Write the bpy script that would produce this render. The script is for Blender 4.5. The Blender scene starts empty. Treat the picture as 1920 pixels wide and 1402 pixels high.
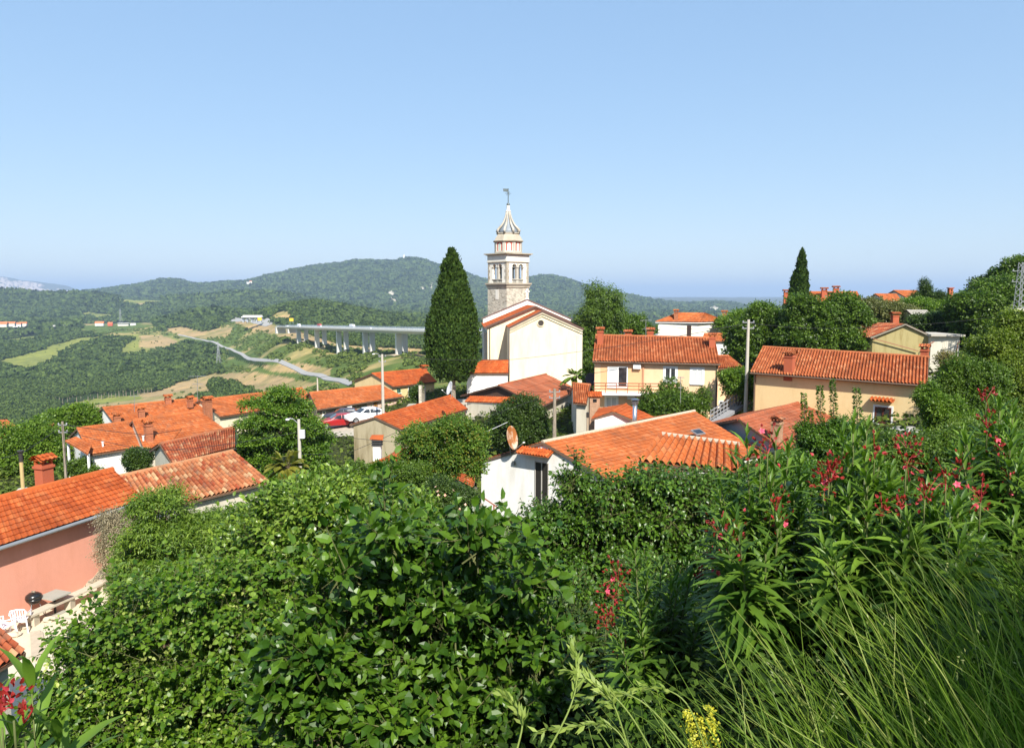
import bpy, math, random
import numpy as np
random.seed(7)
PI = math.pi
sc = bpy.context.scene
# ------------------------------------------------------------------ camera, sky, sun, exposure
FPX, CX, CY = 1400.0, 960.0, 701.0
PITCH = math.radians(6.0)
cam = bpy.data.objects.new("camera", bpy.data.cameras.new("camera"))
sc.collection.objects.link(cam)
cam.data.sensor_width = 36.0
cam.data.lens = 36.0 * FPX / 1920.0
cam.data.clip_start = 0.05
cam.data.clip_end = 90000.0
cam.location = (0, 0, 0)
cam.rotation_euler = (PI / 2 - PITCH, 0, 0)
sc.camera = cam
SUN_AZ, SUN_EL = math.radians(16), math.radians(43)      # azimuth: from straight behind the viewer, towards the right
to_sun = np.array([math.sin(SUN_AZ) * math.cos(SUN_EL), -math.cos(SUN_AZ) * math.cos(SUN_EL), math.sin(SUN_EL)])
w = bpy.data.worlds.new("World"); sc.world = w; w.use_nodes = True
nt = w.node_tree; bg = nt.nodes["Background"]
sky = nt.nodes.new("ShaderNodeTexSky"); sky.sky_type = 'NISHITA'; sky.sun_disc = False
sky.sun_elevation = SUN_EL; sky.sun_rotation = PI - SUN_AZ
sky.altitude = 300; sky.air_density = 1.0; sky.dust_density = 0.6; sky.ozone_density = 6.0
gmn = nt.nodes.new('ShaderNodeGamma'); gmn.inputs[1].default_value = .33       # the camera's flat rendering of the sky's range
hsn = nt.nodes.new('ShaderNodeHueSaturation'); hsn.inputs['Hue'].default_value = .505; hsn.inputs['Saturation'].default_value = 1.72; hsn.inputs['Value'].default_value = 2.84
nt.links.new(sky.outputs[0], gmn.inputs[0]); nt.links.new(gmn.outputs[0], hsn.inputs['Color']); nt.links.new(hsn.outputs[0], bg.inputs[0]); bg.inputs[1].default_value = 0.112
sl = bpy.data.lights.new("sun", 'SUN'); sl.energy = 5.0; sl.angle = math.radians(0.53); sl.color = (1.0, 0.95, 0.86)
so = bpy.data.objects.new("sun", sl); sc.collection.objects.link(so)
from mathutils import Vector
so.rotation_euler = Vector(to_sun).to_track_quat('Z', 'Y').to_euler()
so.location = tuple(to_sun * 60)
vs = sc.view_settings
vs.view_transform = 'Standard'; vs.look = 'None'; vs.exposure = 0.78; vs.gamma = 1.0; vs.use_curve_mapping = False
cy = sc.cycles
cy.max_bounces = 6; cy.diffuse_bounces = 3; cy.glossy_bounces = 2; cy.transmission_bounces = 4
cy.transparent_max_bounces = 8; cy.volume_bounces = 0
cy.caustics_reflective = False; cy.caustics_refractive = False
cy.use_denoising = True

# ------------------------------------------------------------------ pixel <-> world
sp_, cp_ = math.sin(PITCH), math.cos(PITCH)
def ray(px, py):
    u, v = (px - CX) / FPX, (CY - py) / FPX
    return np.array([u, cp_ + v * sp_, -sp_ + v * cp_])
def AT(px, py, Y):                 # point at forward distance Y on the sight line of a pixel
    r = ray(px, py); return r * (Y / r[1])
def AZ(px, py, z):                 # point of the sight line at height z
    r = ray(px, py); return r * (z / r[2])
def slope(py):                     # z / Y for an image row
    v = (CY - py) / FPX
    return (-sp_ + v * cp_) / (cp_ + v * sp_)
def project(V):
    x, y, z = V[:, 0], V[:, 1], V[:, 2]
    d = y * cp_ - z * sp_
    d = np.where(d < 0.01, 0.01, d)
    return CX + FPX * x / d, CY - FPX * (y * sp_ + z * cp_) / d
def nrm(a):
    a = np.asarray(a, float)
    n = np.linalg.norm(a, axis=-1, keepdims=True); n[n == 0] = 1
    return a / n

# ------------------------------------------------------------------ noise
def _h(ix, iy, s):
    n = (ix * 374761393 + iy * 668265263 + s * 974634777) & 0x7fffffff
    n = ((n ^ (n >> 13)) * 1274126177) & 0x7fffffff
    return ((n ^ (n >> 16)) & 0xffff) / 65535.0
def vnoise(x, y, s=0):
    x = np.asarray(x, float); y = np.asarray(y, float)
    ix = np.floor(x).astype(np.int64); iy = np.floor(y).astype(np.int64)
    fx = x - ix; fy = y - iy
    fx = fx * fx * (3 - 2 * fx); fy = fy * fy * (3 - 2 * fy)
    a = _h(ix, iy, s); b = _h(ix + 1, iy, s); c = _h(ix, iy + 1, s); d = _h(ix + 1, iy + 1, s)
    return (a * (1 - fx) + b * fx) * (1 - fy) + (c * (1 - fx) + d * fx) * fy - 0.5
def fbm(x, y, s=0, o=4):
    r = 0; a = 1
    for k in range(o):
        r = r + a * vnoise(x * 2 ** k, y * 2 ** k, s + k * 17); a *= 0.5
    return r
def n3(P, f, s=0):                 # cheap 3-d noise in -1..1
    x, y, z = P[:, 0] * f, P[:, 1] * f, P[:, 2] * f
    return (vnoise(x + z * .7, y - z * .5, s) + vnoise(y + x * .3, z * 1.1 + x * .4, s + 5) + vnoise(z + y * .4, x - y * .6, s + 9)) * 0.9

# ------------------------------------------------------------------ mesh building
class MB:
    def __init__(s): s.V = []; s.F = []; s.U = []; s.n = 0; s.uv = False
    def add(s, V, F, U=None):
        V = np.asarray(V, float).reshape(-1, 3)
        if isinstance(F, np.ndarray): s.F.append(F + s.n)
        else:
            for f in F: s.F.append(np.array([f]) + s.n)
        s.V.append(V); s.n += len(V)
        if U is None: U = np.zeros((len(V), 2))
        else: s.uv = True
        s.U.append(U); return s
    def box(s, c, h, ax=None):     # centre, half sizes, optional axes (3x3 rows)
        ax = np.eye(3) if ax is None else np.asarray(ax, float)
        c = np.asarray(c, float); h = np.asarray(h, float)
        k = np.array([[-1,-1,-1],[1,-1,-1],[1,1,-1],[-1,1,-1],[-1,-1,1],[1,-1,1],[1,1,1],[-1,1,1]]) * h
        return s.add(c + k @ ax, np.array([[0,3,2,1],[4,5,6,7],[0,1,5,4],[1,2,6,5],[2,3,7,6],[3,0,4,7]]))
    def bar(s, a, b, w, h, up=(0,0,1)):   # a box from a to b, w wide, h high
        a = np.asarray(a, float); b = np.asarray(b, float)
        x = nrm(b - a); y = nrm(np.cross(up, x)); z = np.cross(x, y)
        return s.box((a + b) / 2, (np.linalg.norm(b - a) / 2, w / 2, h / 2), [x, y, z])
    def tube(s, P, R, k=8, cap=True):
        P = np.asarray(P, float); n = len(P)
        R = np.full(n, R) if np.isscalar(R) else np.asarray(R, float)
        T = np.gradient(P, axis=0) if n > 2 else np.repeat([P[-1] - P[0]], n, 0)
        T = nrm(T); ref = np.array([0, 0, 1.]) if abs(T[0][2]) < .9 else np.array([1., 0, 0])
        a = np.arange(k) * 2 * PI / k; V = []
        for i in range(n):
            x = nrm(np.cross(ref, T[i])); y = np.cross(T[i], x); ref = np.cross(x, T[i]) * -1 if False else ref
            V.append(P[i] + R[i] * (np.cos(a)[:, None] * x + np.sin(a)[:, None] * y))
        i = np.arange(n - 1)[:, None] * k; j = np.arange(k)[None]; j2 = (j + 1) % k
        F = np.stack([i + j, i + j2, i + k + j2, i + k + j], -1).reshape(-1, 4)
        m = s.n; s.add(np.concatenate(V), F)
        if cap:
            s.F.append(np.array([list(range(k))[::-1]]) + m); s.F.append(np.array([list(range(k))]) + m + (n - 1) * k)
        return s
    def lathe(s, c, prof, k=16, ax=None, a0=0.0):   # profile of (r, z)
        ax = np.eye(3) if ax is None else np.asarray(ax, float)
        a = a0 + np.arange(k) * 2 * PI / k; V = []
        for r, z in prof: V.append(np.stack([r * np.cos(a), r * np.sin(a), np.full(k, z)], 1))
        V = np.concatenate(V) @ ax + np.asarray(c, float); n = len(prof)
        i = np.arange(n - 1)[:, None] * k; j = np.arange(k)[None]; j2 = (j + 1) % k
        F = np.stack([i + j, i + j2, i + k + j2, i + k + j], -1).reshape(-1, 4)
        m = s.n; s.add(V, F)
        s.F.append(np.array([list(range(k))[::-1]]) + m); s.F.append(np.array([list(range(k))]) + m + (n - 1) * k)
        return s
    def prism(s, poly, z0, z1):    # plan polygon (counter-clockwise) extruded; z1 may be a list
        n = len(poly); P = np.array([[p[0], p[1]] for p in poly], float)
        z1 = np.full(n, z1) if np.isscalar(z1) else np.array(z1, float)
        V = np.concatenate([np.c_[P, np.full(n, z0)], np.c_[P, z1]])
        F = [[i, (i + 1) % n, n + (i + 1) % n, n + i] for i in range(n)] + [list(range(n))[::-1], list(range(n, 2 * n))]
        return s.add(V, F)
    def slab(s, P, th, d=(0,0,-1)):      # polygon given a thickness
        P = np.asarray(P, float); n = len(P); Q = P + np.asarray(d, float) * th
        F = [[i, n + i, n + (i + 1) % n, (i + 1) % n] for i in range(n)] + [list(range(n)), list(range(n, 2 * n))[::-1]]
        return s.add(np.concatenate([P, Q]), F)
    def data(s, name, origin):
        V = np.concatenate(s.V) - np.asarray(origin, float)
        flat = [f.ravel() for f in s.F]; cnt = [np.full(len(f), f.shape[1]) for f in s.F]
        L = np.concatenate(flat).astype(np.int32); C = np.concatenate(cnt).astype(np.int32)
        me = bpy.data.meshes.new(name)
        me.vertices.add(len(V)); me.vertices.foreach_set("co", V.astype(np.float32).ravel())
        me.loops.add(len(L)); me.loops.foreach_set("vertex_index", L)
        me.polygons.add(len(C))
        st = np.concatenate([[0], np.cumsum(C)[:-1]]).astype(np.int32)
        me.polygons.foreach_set("loop_start", st)
        if s.uv:
            U = np.concatenate(s.U); uv = me.uv_layers.new(name="UVMap")
            uv.data.foreach_set("uv", U[L].astype(np.float32).ravel())
        me.update(calc_edges=True)
        return me
ORG = {}
def tag(o, label=None, cat=None, group=None, kind=None):
    if label: o["label"] = label
    if cat: o["category"] = cat
    if group: o["group"] = group
    if kind: o["kind"] = kind
    return o
def empty(name, loc, label=None, cat=None, group=None):
    o = bpy.data.objects.new(name, None); sc.collection.objects.link(o)
    o.location = tuple(float(v) for v in loc); o.empty_display_size = .3
    ORG[o] = np.asarray(loc, float); return tag(o, label, cat, group)
def build(mb, name, mat, parent=None, smooth=False, origin=None, label=None):
    if parent is not None: org = ORG[parent]
    else:
        org = np.zeros(3) if origin is None else np.asarray(origin, float)
    me = mb.data(name, org); o = bpy.data.objects.new(name, me); sc.collection.objects.link(o)
    me.materials.append(mat)
    me.polygons.foreach_set("use_smooth", np.full(len(me.polygons), bool(smooth)))
    if parent is not None: o.parent = parent
    else: o.location = tuple(org)
    ORG[o] = org
    if label: o["label"] = label
    return o
def bare(mb, name, mat, label, cat, group=None, kind=None, smooth=False, origin=None):   # a thing that is one mesh
    V = np.concatenate(mb.V)
    if origin is None: origin = (V[:, 0].mean(), V[:, 1].mean(), V[:, 2].min())
    return tag(build(mb, name, mat, None, smooth, origin), label, cat, group, kind)
def dup(root, loc, rotz=0.0, label=None, scale=None):
    r = root.copy(); sc.collection.objects.link(r); r.location = tuple(float(v) for v in loc); r.rotation_euler = (0, 0, rotz)
    if scale: r.scale = (scale,) * 3
    if label: r["label"] = label
    ORG[r] = np.asarray(loc, float)
    def rec(src, dst):
        for ch in list(src.children):
            c = ch.copy(); sc.collection.objects.link(c); c.parent = dst; rec(ch, c)
    rec(root, r); return r

# ------------------------------------------------------------------ materials
MATS = {}
class NG:
    def __init__(s, name):
        s.m = bpy.data.materials.new(name); s.m.use_nodes = True; s.t = s.m.node_tree
        s.b = s.t.nodes["Principled BSDF"]; s.out = s.t.nodes["Material Output"]
        s.tc = None
    def n(s, kind, **kw):
        nd = s.t.nodes.new(kind)
        for k, v in kw.items():
            if k.startswith('i_'):
                key = k[2:]; key = int(key) if key.isdigit() else key
                nd.inputs[key].default_value = v
            else: setattr(nd, k, v)
        return nd
    def l(s, a, b): s.t.links.new(a, b)
    def co(s):
        if not s.tc: s.tc = s.n("ShaderNodeNewGeometry").outputs["Position"]
        return s.tc
    def noise(s, scale, detail=4, rough=.55, vec=None):
        nd = s.n("ShaderNodeTexNoise"); nd.inputs["Scale"].default_value = scale; nd.inputs["Detail"].default_value = detail
        nd.inputs["Roughness"].default_value = rough
        s.l(vec if vec is not None else s.co(), nd.inputs["Vector"]); return nd.outputs["Fac"]
    def ramp(s, fac, stops):
        r = s.n("ShaderNodeValToRGB"); e = r.color_ramp.elements
        while len(e) < len(stops): e.new(0.5)
        for i, (p, c) in enumerate(stops):
            e[i].position = p; e[i].color = (c[0], c[1], c[2], 1) if hasattr(c, '__len__') else (c, c, c, 1)
        s.l(fac, r.inputs[0]); return r.outputs[0]
    def mix(s, f, a, b, mode='MIX'):
        m = s.n("ShaderNodeMix", data_type='RGBA', blend_type=mode)
        for sock, v in ((m.inputs[0], f), (m.inputs[6], a), (m.inputs[7], b)):
            if hasattr(v, 'is_linked') or isinstance(v, bpy.types.NodeSocket): s.l(v, sock)
            elif hasattr(v, '__len__'): sock.default_value = (v[0], v[1], v[2], 1)
            else: sock.default_value = v
        return m.outputs[2]
    def bump(s, fac, dist, strength=1.0):
        b = s.n("ShaderNodeBump"); b.inputs["Strength"].default_value = strength; b.inputs["Distance"].default_value = dist
        s.l(fac, b.inputs["Height"]); s.l(b.outputs[0], s.b.inputs["Normal"]); return b
    def fin(s, col, rough=.8, spec=.3, metal=0):
        if isinstance(col, bpy.types.NodeSocket): s.l(col, s.b.inputs["Base Color"])
        else: s.b.inputs["Base Color"].default_value = (col[0], col[1], col[2], 1)
        s.b.inputs["Roughness"].default_value = rough; s.b.inputs["Specular IOR Level"].default_value = spec
        s.b.inputs["Metallic"].default_value = metal; return s.m
def cached(f):
    def g(*a, **k):
        key = (f.__name__, a, tuple(sorted(k.items())))
        if key not in MATS: MATS[key] = f(*a, **k)
        return MATS[key]
    return g
@cached
def plain(c, rough=.7, metal=0.0, spec=.3, var=.12, sc_=3.0):
    g = NG("surface"); f = g.noise(sc_, 4)
    col = g.mix(f, tuple(x * (1 - var) for x in c), tuple(min(1, x * (1 + var)) for x in c))
    return g.fin(col, rough, spec, metal)
@cached
def plaster(c, dirt=.25, dc=(.30, .27, .21), sc_=1.0):
    g = NG("plaster"); p = g.co()
    st = g.n("ShaderNodeMapping"); st.inputs["Scale"].default_value = (1.4, 1.4, .28); g.l(p, st.inputs[0])
    a = g.noise(.9 * sc_, 6, .65, st.outputs[0]); b = g.noise(5 * sc_, 5, .6)
    k = g.ramp(a, [(.48, 0), (.78, 1)])
    base = g.mix(b, tuple(x * .93 for x in c), tuple(min(1, x * 1.05) for x in c))
    m = g.n("ShaderNodeMath", operation='MULTIPLY'); g.l(k, m.inputs[0]); m.inputs[1].default_value = dirt
    col = g.mix(m.outputs[0], base, tuple(c[i] * dc[i] * 2 for i in range(3)))
    g.bump(g.noise(22, 4), .012, .6); return g.fin(col, .92, .15)
@cached
def tiles(c1, c2, c3, old=0.0, mortar_or_groove_shade=0.0):
    g = NG("roof_tiles"); uv = g.n("ShaderNodeUVMap"); fl = g.n("ShaderNodeVectorMath", operation='FLOOR')
    g.l(uv.outputs[0], fl.inputs[0]); wn = g.n("ShaderNodeTexWhiteNoise", noise_dimensions='2D'); g.l(fl.outputs[0], wn.inputs["Vector"])
    col = g.ramp(wn.outputs["Value"], [(0, c1), (.45, c2), (.8, c2), (1, c3)])
    big = g.ramp(g.noise(.5, 5), [(.3, (.70, .70, .70)), (.7, (1.10, 1.10, 1.10))])
    col = g.mix(1.0, col, big, 'MULTIPLY')
    if mortar_or_groove_shade > 0:  # on roofs: shade in the barrel-tile grooves, painted into the colour
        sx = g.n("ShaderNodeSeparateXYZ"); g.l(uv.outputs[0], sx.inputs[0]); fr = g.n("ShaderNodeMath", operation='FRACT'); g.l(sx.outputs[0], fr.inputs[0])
        col = g.mix(1.0, col, g.ramp(fr.outputs[0], [(.32, 1), (.47, (1 - mortar_or_groove_shade, 1 - mortar_or_groove_shade * 1.1, 1 - mortar_or_groove_shade)), (.53, (1 - mortar_or_groove_shade, 1 - mortar_or_groove_shade * 1.1, 1 - mortar_or_groove_shade)), (.68, 1)]), 'MULTIPLY')
    if old > 0:
        f = g.noise(1.7, 7, .75); k = g.ramp(f, [(.50, 0), (.68, old)])
        col = g.mix(k, col, (.15, .12, .085))
    f2 = g.ramp(g.noise(14, 4), [(.3, .82), (.7, 1.0)])
    col = g.mix(1.0, col, f2, 'MULTIPLY')
    g.bump(g.noise(30, 3), .01, .5)
    return g.fin(col, .82, .2)
@cached
def leaf(c1, c2, trans=.35, rough=.45, spec=.4, tip=None):
    g = NG("leaf"); geo = g.n("ShaderNodeNewGeometry"); g.tc = geo.outputs["Position"]
    r = geo.outputs["Random Per Island"]
    col = g.ramp(r, [(0, c1), (.75, c2), (1, tip or tuple(min(1, x * 1.25) for x in c2))])
    bn = g.ramp(g.noise(.9, 2), [(.35, (.8, .85, .8)), (.65, (1.12, 1.08, 1.0))])
    col = g.mix(1.0, col, bn, 'MULTIPLY')
    g.fin(col, rough, spec)
    t = g.n("ShaderNodeBsdfTranslucent"); m = g.n("ShaderNodeMixShader"); m.inputs[0].default_value = trans
    tcol = g.mix(1.0, col, (1.25, 1.5, .55), 'MULTIPLY'); g.l(tcol, t.inputs[0])
    g.l(g.b.outputs[0], m.inputs[1]); g.l(t.outputs[0], m.inputs[2]); g.l(m.outputs[0], g.out.inputs[0])
    return g.m
@cached
def stone(c1, c2, c3, scale=2.2, mortar_or_groove_shade=(.42, .38, .3)):
    g = NG("stone"); mp = g.n("ShaderNodeMapping"); mp.inputs["Scale"].default_value = (1, 1, 1.6); g.l(g.co(), mp.inputs[0])
    v = g.n("ShaderNodeTexVoronoi"); v.inputs["Scale"].default_value = scale; g.l(mp.outputs[0], v.inputs["Vector"])
    e = g.n("ShaderNodeTexVoronoi", feature='DISTANCE_TO_EDGE'); e.inputs["Scale"].default_value = scale; g.l(mp.outputs[0], e.inputs["Vector"])
    sep = g.n("ShaderNodeSeparateColor"); g.l(v.outputs["Color"], sep.inputs[0])
    col = g.ramp(sep.outputs[0], [(0, c1), (.5, c2), (1, c3)])
    k = g.ramp(e.outputs["Distance"], [(.02, 1), (.07, 0)])
    col = g.mix(k, col, mortar_or_groove_shade); col = g.mix(1.0, col, g.ramp(g.noise(6, 5), [(.3, .75), (.7, 1.1)]), 'MULTIPLY')
    g.bump(g.ramp(e.outputs["Distance"], [(.0, 0), (.12, 1)]), .03, .8); return g.fin(col, .92, .15)
@cached
def brick(c1=(.42, .13, .06), c2=(.5, .18, .08), mortar_or_groove_shade=(.35, .26, .2)):
    g = NG("brick"); tcn = g.n("ShaderNodeTexCoord"); geo = g.n("ShaderNodeNewGeometry")
    sp = g.n("ShaderNodeSeparateXYZ"); g.l(geo.outputs["Position"], sp.inputs[0]); ad = g.n("ShaderNodeMath"); g.l(sp.outputs[0], ad.inputs[0]); g.l(sp.outputs[1], ad.inputs[1])
    cb = g.n("ShaderNodeCombineXYZ"); g.l(ad.outputs[0], cb.inputs[0]); g.l(sp.outputs[2], cb.inputs[1])
    b = g.n("ShaderNodeTexBrick"); b.inputs["Scale"].default_value = 1; b.inputs["Brick Width"].default_value = .25; b.inputs["Row Height"].default_value = .075
    b.inputs["Mortar Size"].default_value = .01
    g.l(cb.outputs[0], b.inputs["Vector"]); b.inputs["Color1"].default_value = (*c1, 1); b.inputs["Color2"].default_value = (*c2, 1); b.inputs["Mortar"].default_value = (*mortar_or_groove_shade, 1)
    col = g.mix(1.0, b.outputs[0], g.ramp(g.noise(5, 4), [(.3, .75), (.7, 1.1)]), 'MULTIPLY')
    return g.fin(col, .9, .15)
@cached
def bark(c=(.16, .12, .08)):
    g = NG("bark"); mp = g.n("ShaderNodeMapping"); mp.inputs["Scale"].default_value = (6, 6, 1.2); g.l(g.co(), mp.inputs[0])
    f = g.noise(2.5, 5, .6, mp.outputs[0]); col = g.ramp(f, [(.3, tuple(x * .55 for x in c)), (.7, tuple(x * 1.3 for x in c))])
    g.bump(f, .03, .8); return g.fin(col, .95, .1)
GLASS = None
def glass():
    global GLASS
    if GLASS is None:
        g = NG("window_glass"); c = g.ramp(g.noise(1.3, 2), [(.35, (.015, .018, .022)), (.7, (.06, .065, .07))]); GLASS = g.fin(c, .06, .8)
    return GLASS
WHITE = plain((.78, .78, .76), .5); DARKMETAL = plain((.05, .045, .04), .5, .2); CONC = plain((.42, .39, .33), .9)
# ------------------------------------------------------------------ terrain: one sheet to the horizon
PXC = [-300, 0, 300, 600, 900, 1200, 1500, 1800, 2200]
NEAR = {            # ground height by forward distance (rows) and picture column (PXC)
 0:   [-1.60]*9,
 1.2: [-1.7, -1.7, -1.7, -1.7, -1.65, -1.6, -1.55, -1.5, -1.4],
 2.5: [-2.6, -2.6, -2.5, -2.4, -2.2, -1.9, -1.65, -1.5, -1.35],
 5:   [-4.6, -4.5, -4.3, -4.0, -3.8, -3.3, -2.7, -2.2, -1.8],
 9:   [-7.6, -7.5, -7.2, -6.6, -6.3, -5.6, -4.6, -3.6, -2.8],
 14:  [-9.8, -9.8, -9.8, -9.0, -8.6, -7.6, -6.3, -5.0, -4.0],
 19:  [-11.5, -11.5, -11.2, -10.6, -10.3, -9.0, -7.4, -6.0, -4.6],
 24:  [-11.6, -11.6, -11.8, -11.6, -11.2, -10.0, -8.2, -6.6, -5.0],
 31:  [-11.7, -11.7, -12.4, -12.6, -12.2, -11.0, -9.0, -7.4, -5.0],
 45:  [-14, -14, -13.8, -14.0, -13.8, -12.6, -10.0, -8.8, -5.0],
 60:  [-15.5, -15, -15.3, -15, -14.2, -12.8, -10.4, -8.8, -4.0],
 80:  [-17, -16.5, -16.3, -14.2, -13.2, -12.4, -9.8, -8.4, -1.0],
 105: [-20, -19, -17.5, -15.0, -12.4, -12.0, -7.5, -5.6, 3.0],
 140: [-32, -30, -26, -21, -17, -13, -6.5, -3.0, 8.0],
 200: [-52, -50, -45, -40, -32, -24, -9, 0, 14],
}
FARC = {            # distance: (column, picture row) pairs
 300: [(-300, 880), (0, 870), (300, 850), (650, 800), (850, 760), (1100, 700), (1500, 600), (1800, 556), (2200, 500)],
 450: [(-300, 880), (0, 872), (300, 832), (450, 795), (550, 770), (650, 738), (750, 700), (850, 685), (1100, 655), (1500, 596), (1800, 560), (2200, 520)],
 600: [(-300, 835), (0, 829), (150, 829), (300, 805), (450, 757), (550, 730), (600, 712), (650, 690), (700, 672), (750, 662), (850, 668), (1100, 640), (1500, 595), (2200, 530)],
 700: [(-300, 800), (0, 795), (150, 802), (300, 786), (450, 738), (550, 709), (600, 683), (640, 664), (690, 657), (750, 662), (800, 665), (1100, 635), (1500, 595), (2200, 540)],
 850: [(-300, 765), (0, 762), (150, 768), (250, 757), (300, 755), (450, 708), (520, 664), (560, 642), (600, 642), (640, 655), (690, 665), (750, 662), (1100, 630), (2200, 560)],
 1000:[(-300, 742), (0, 739), (150, 744), (300, 730), (370, 722), (450, 692), (510, 646), (550, 628), (620, 632), (700, 640), (1100, 628), (2200, 570)],
 1300:[(-300, 700), (0, 696), (150, 690), (300, 683), (450, 652), (500, 624), (560, 613), (650, 625), (1100, 622), (2200, 575)],
 1700:[(-300, 655), (0, 650), (100, 645), (200, 637), (300, 634), (400, 624), (440, 606), (490, 588), (525, 575), (560, 568), (620, 576), (700, 591), (800, 605), (900, 612), (1100, 618), (2200, 575)],
 2100:[(-300, 630), (0, 627), (200, 612), (300, 607), (360, 592), (400, 588), (440, 592), (500, 590), (560, 584), (700, 600), (900, 612), (2200, 580)],
 2600:[(-300, 606), (0, 608), (200, 608), (300, 606), (450, 592), (560, 590), (700, 600), (1100, 606), (2200, 580)],
 3000:[(-300, 590), (0, 590), (150, 590), (300, 592), (450, 580), (560, 578), (700, 592), (1100, 600), (2200, 580)],
 3500:[(-300, 551), (0, 553), (20, 552), (55, 556), (75, 561), (110, 556), (160, 558), (220, 562), (330, 566), (390, 561), (430, 557), (490, 553), (540, 558), (600, 572), (700, 585), (900, 592), (1100, 600), (2200, 580)],
 4200:[(-300, 568), (0, 568), (300, 570), (450, 566), (600, 572), (800, 580), (1000, 584), (1200, 592), (1400, 598), (2200, 590)],
 6000:[(-300, 568), (0, 562), (80, 560), (110, 556), (150, 550), (200, 545), (260, 537), (285, 532), (312, 527), (340, 529), (370, 535), (420, 532), (460, 530), (500, 519), (560, 507), (620, 497), (680, 490), (720, 491), (745, 489), (770, 484), (800, 491), (830, 501), (870, 514), (905, 527), (940, 531), (980, 527), (1000, 522), (1030, 518), (1060, 524), (1100, 538), (1140, 550), (1180, 556), (1240, 568), (1280, 573), (1310, 571), (1340, 569), (1380, 573), (1415, 582), (1500, 592), (2200, 590)],
 8000:[(-300, 570), (2200, 575)],
 11500:[(-300, 549), (0, 550), (90, 553), (150, 553), (200, 556), (2200, 562)],
 15000:[(-300, 508), (0, 518), (20, 521), (45, 525), (62, 526), (90, 531), (120, 534), (142, 541), (155, 546), (175, 553), (230, 557), (1400, 558), (2200, 558)],
 20000:[(-300, 557), (2200, 558)],
 40000:[(-300, 556), (2200, 556)],
}
COLS = np.arange(-700, 2601, 5.0)
rowsD, rowsZ = [], []
for d, zz in sorted(NEAR.items()):
    rowsD.append(d + 1.0); rowsZ.append(np.interp(COLS, PXC, zz))
for d, pr in sorted(FARC.items()):
    y = np.interp(COLS, [p[0] for p in pr], [p[1] for p in pr]); rowsD.append(d + 1.0); rowsZ.append(slope(y) * d)
LOGD = np.log(rowsD); TZ = np.array(rowsZ)
_k = np.exp(-np.arange(-12, 13) ** 2 / 40.0); _k /= _k.sum()
for i in range(len(TZ)):
    sm = np.convolve(np.pad(TZ[i], 12, mode='edge'), _k if rowsD[i] < 5500 else np.array([0]*10+[1, 2, 3, 2, 1]+[0]*10) / 9.0, mode='valid')
    TZ[i] = sm
LIM = 1.6
def height(X, Y):
    X = np.asarray(X, float); Y = np.asarray(Y, float)
    D = np.maximum(Y, np.abs(X) / LIM * 1.0); D = np.maximum(D, 0.0)
    back = np.hypot(X, np.minimum(Y, 0)); D = np.where(Y < 0, np.maximum(D, 0), D)
    t = np.clip(np.where(D > 0, X / np.maximum(D, 1e-6), 0), -LIM, LIM)
    c = np.clip(CX + FPX / cp_ * t * 1.0, COLS[0], COLS[-1]); ci = (c - COLS[0]) / 5.0
    c0 = np.clip(ci.astype(int), 0, len(COLS) - 2); cf = ci - c0
    ld = np.log(np.clip(D, 0, 39000) + 1.0); r = np.clip(np.searchsorted(LOGD, ld, 'right') - 1, 0, len(LOGD) - 2)
    rf = np.clip((ld - LOGD[r]) / (LOGD[r + 1] - LOGD[r]), 0, 1); rf = rf * .5 + .5 * rf * rf * (3 - 2 * rf)
    z = (TZ[r, c0] * (1 - cf) + TZ[r, c0 + 1] * cf) * (1 - rf) + (TZ[r + 1, c0] * (1 - cf) + TZ[r + 1, c0 + 1] * cf) * rf
    near = np.clip((D - 160) / 400.0, 0, 1)
    z = z + near * (fbm(X / 170.0, Y / 170.0, 3, 4) * np.clip(D * .006, 1, 11)) + near * fbm(X / 900.0, Y / 900.0, 11, 3) * np.clip((D - 1000) * .002, 0, 14)
    z = z + .12 * fbm(X / 2.5, Y / 2.5, 5, 3) * (1 - near) * np.clip(D / 4, 0, 1)
    return z + np.where(Y < 0, np.clip(-Y, 0, 60) * .12, 0)
def gz(x, y): return float(height(np.array([x]), np.array([y]))[0])
def hit(px, py, d0=8.0, d1=30000.0):      # where the sight line of a pixel meets the ground
    D = np.exp(np.linspace(math.log(d0), math.log(d1), 1500)); r = ray(px, py)
    P = r[None] * (D / r[1])[:, None]; below = P[:, 2] < height(P[:, 0], P[:, 1])
    i = int(np.argmax(below)) if below.any() else len(D) - 1
    p = P[i].copy(); p[2] = gz(p[0], p[1]); return p
def inpoly(x, y, poly):
    poly = np.asarray(poly, float); c = np.zeros(len(x), bool); n = len(poly); j = n - 1
    for i in range(n):
        xi, yi = poly[i]; xj, yj = poly[j]
        m = ((yi > y) != (yj > y)) & (x < (xj - xi) * (y - yi) / (yj - yi + 1e-9) + xi); c ^= m; j = i
    return c
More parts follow.
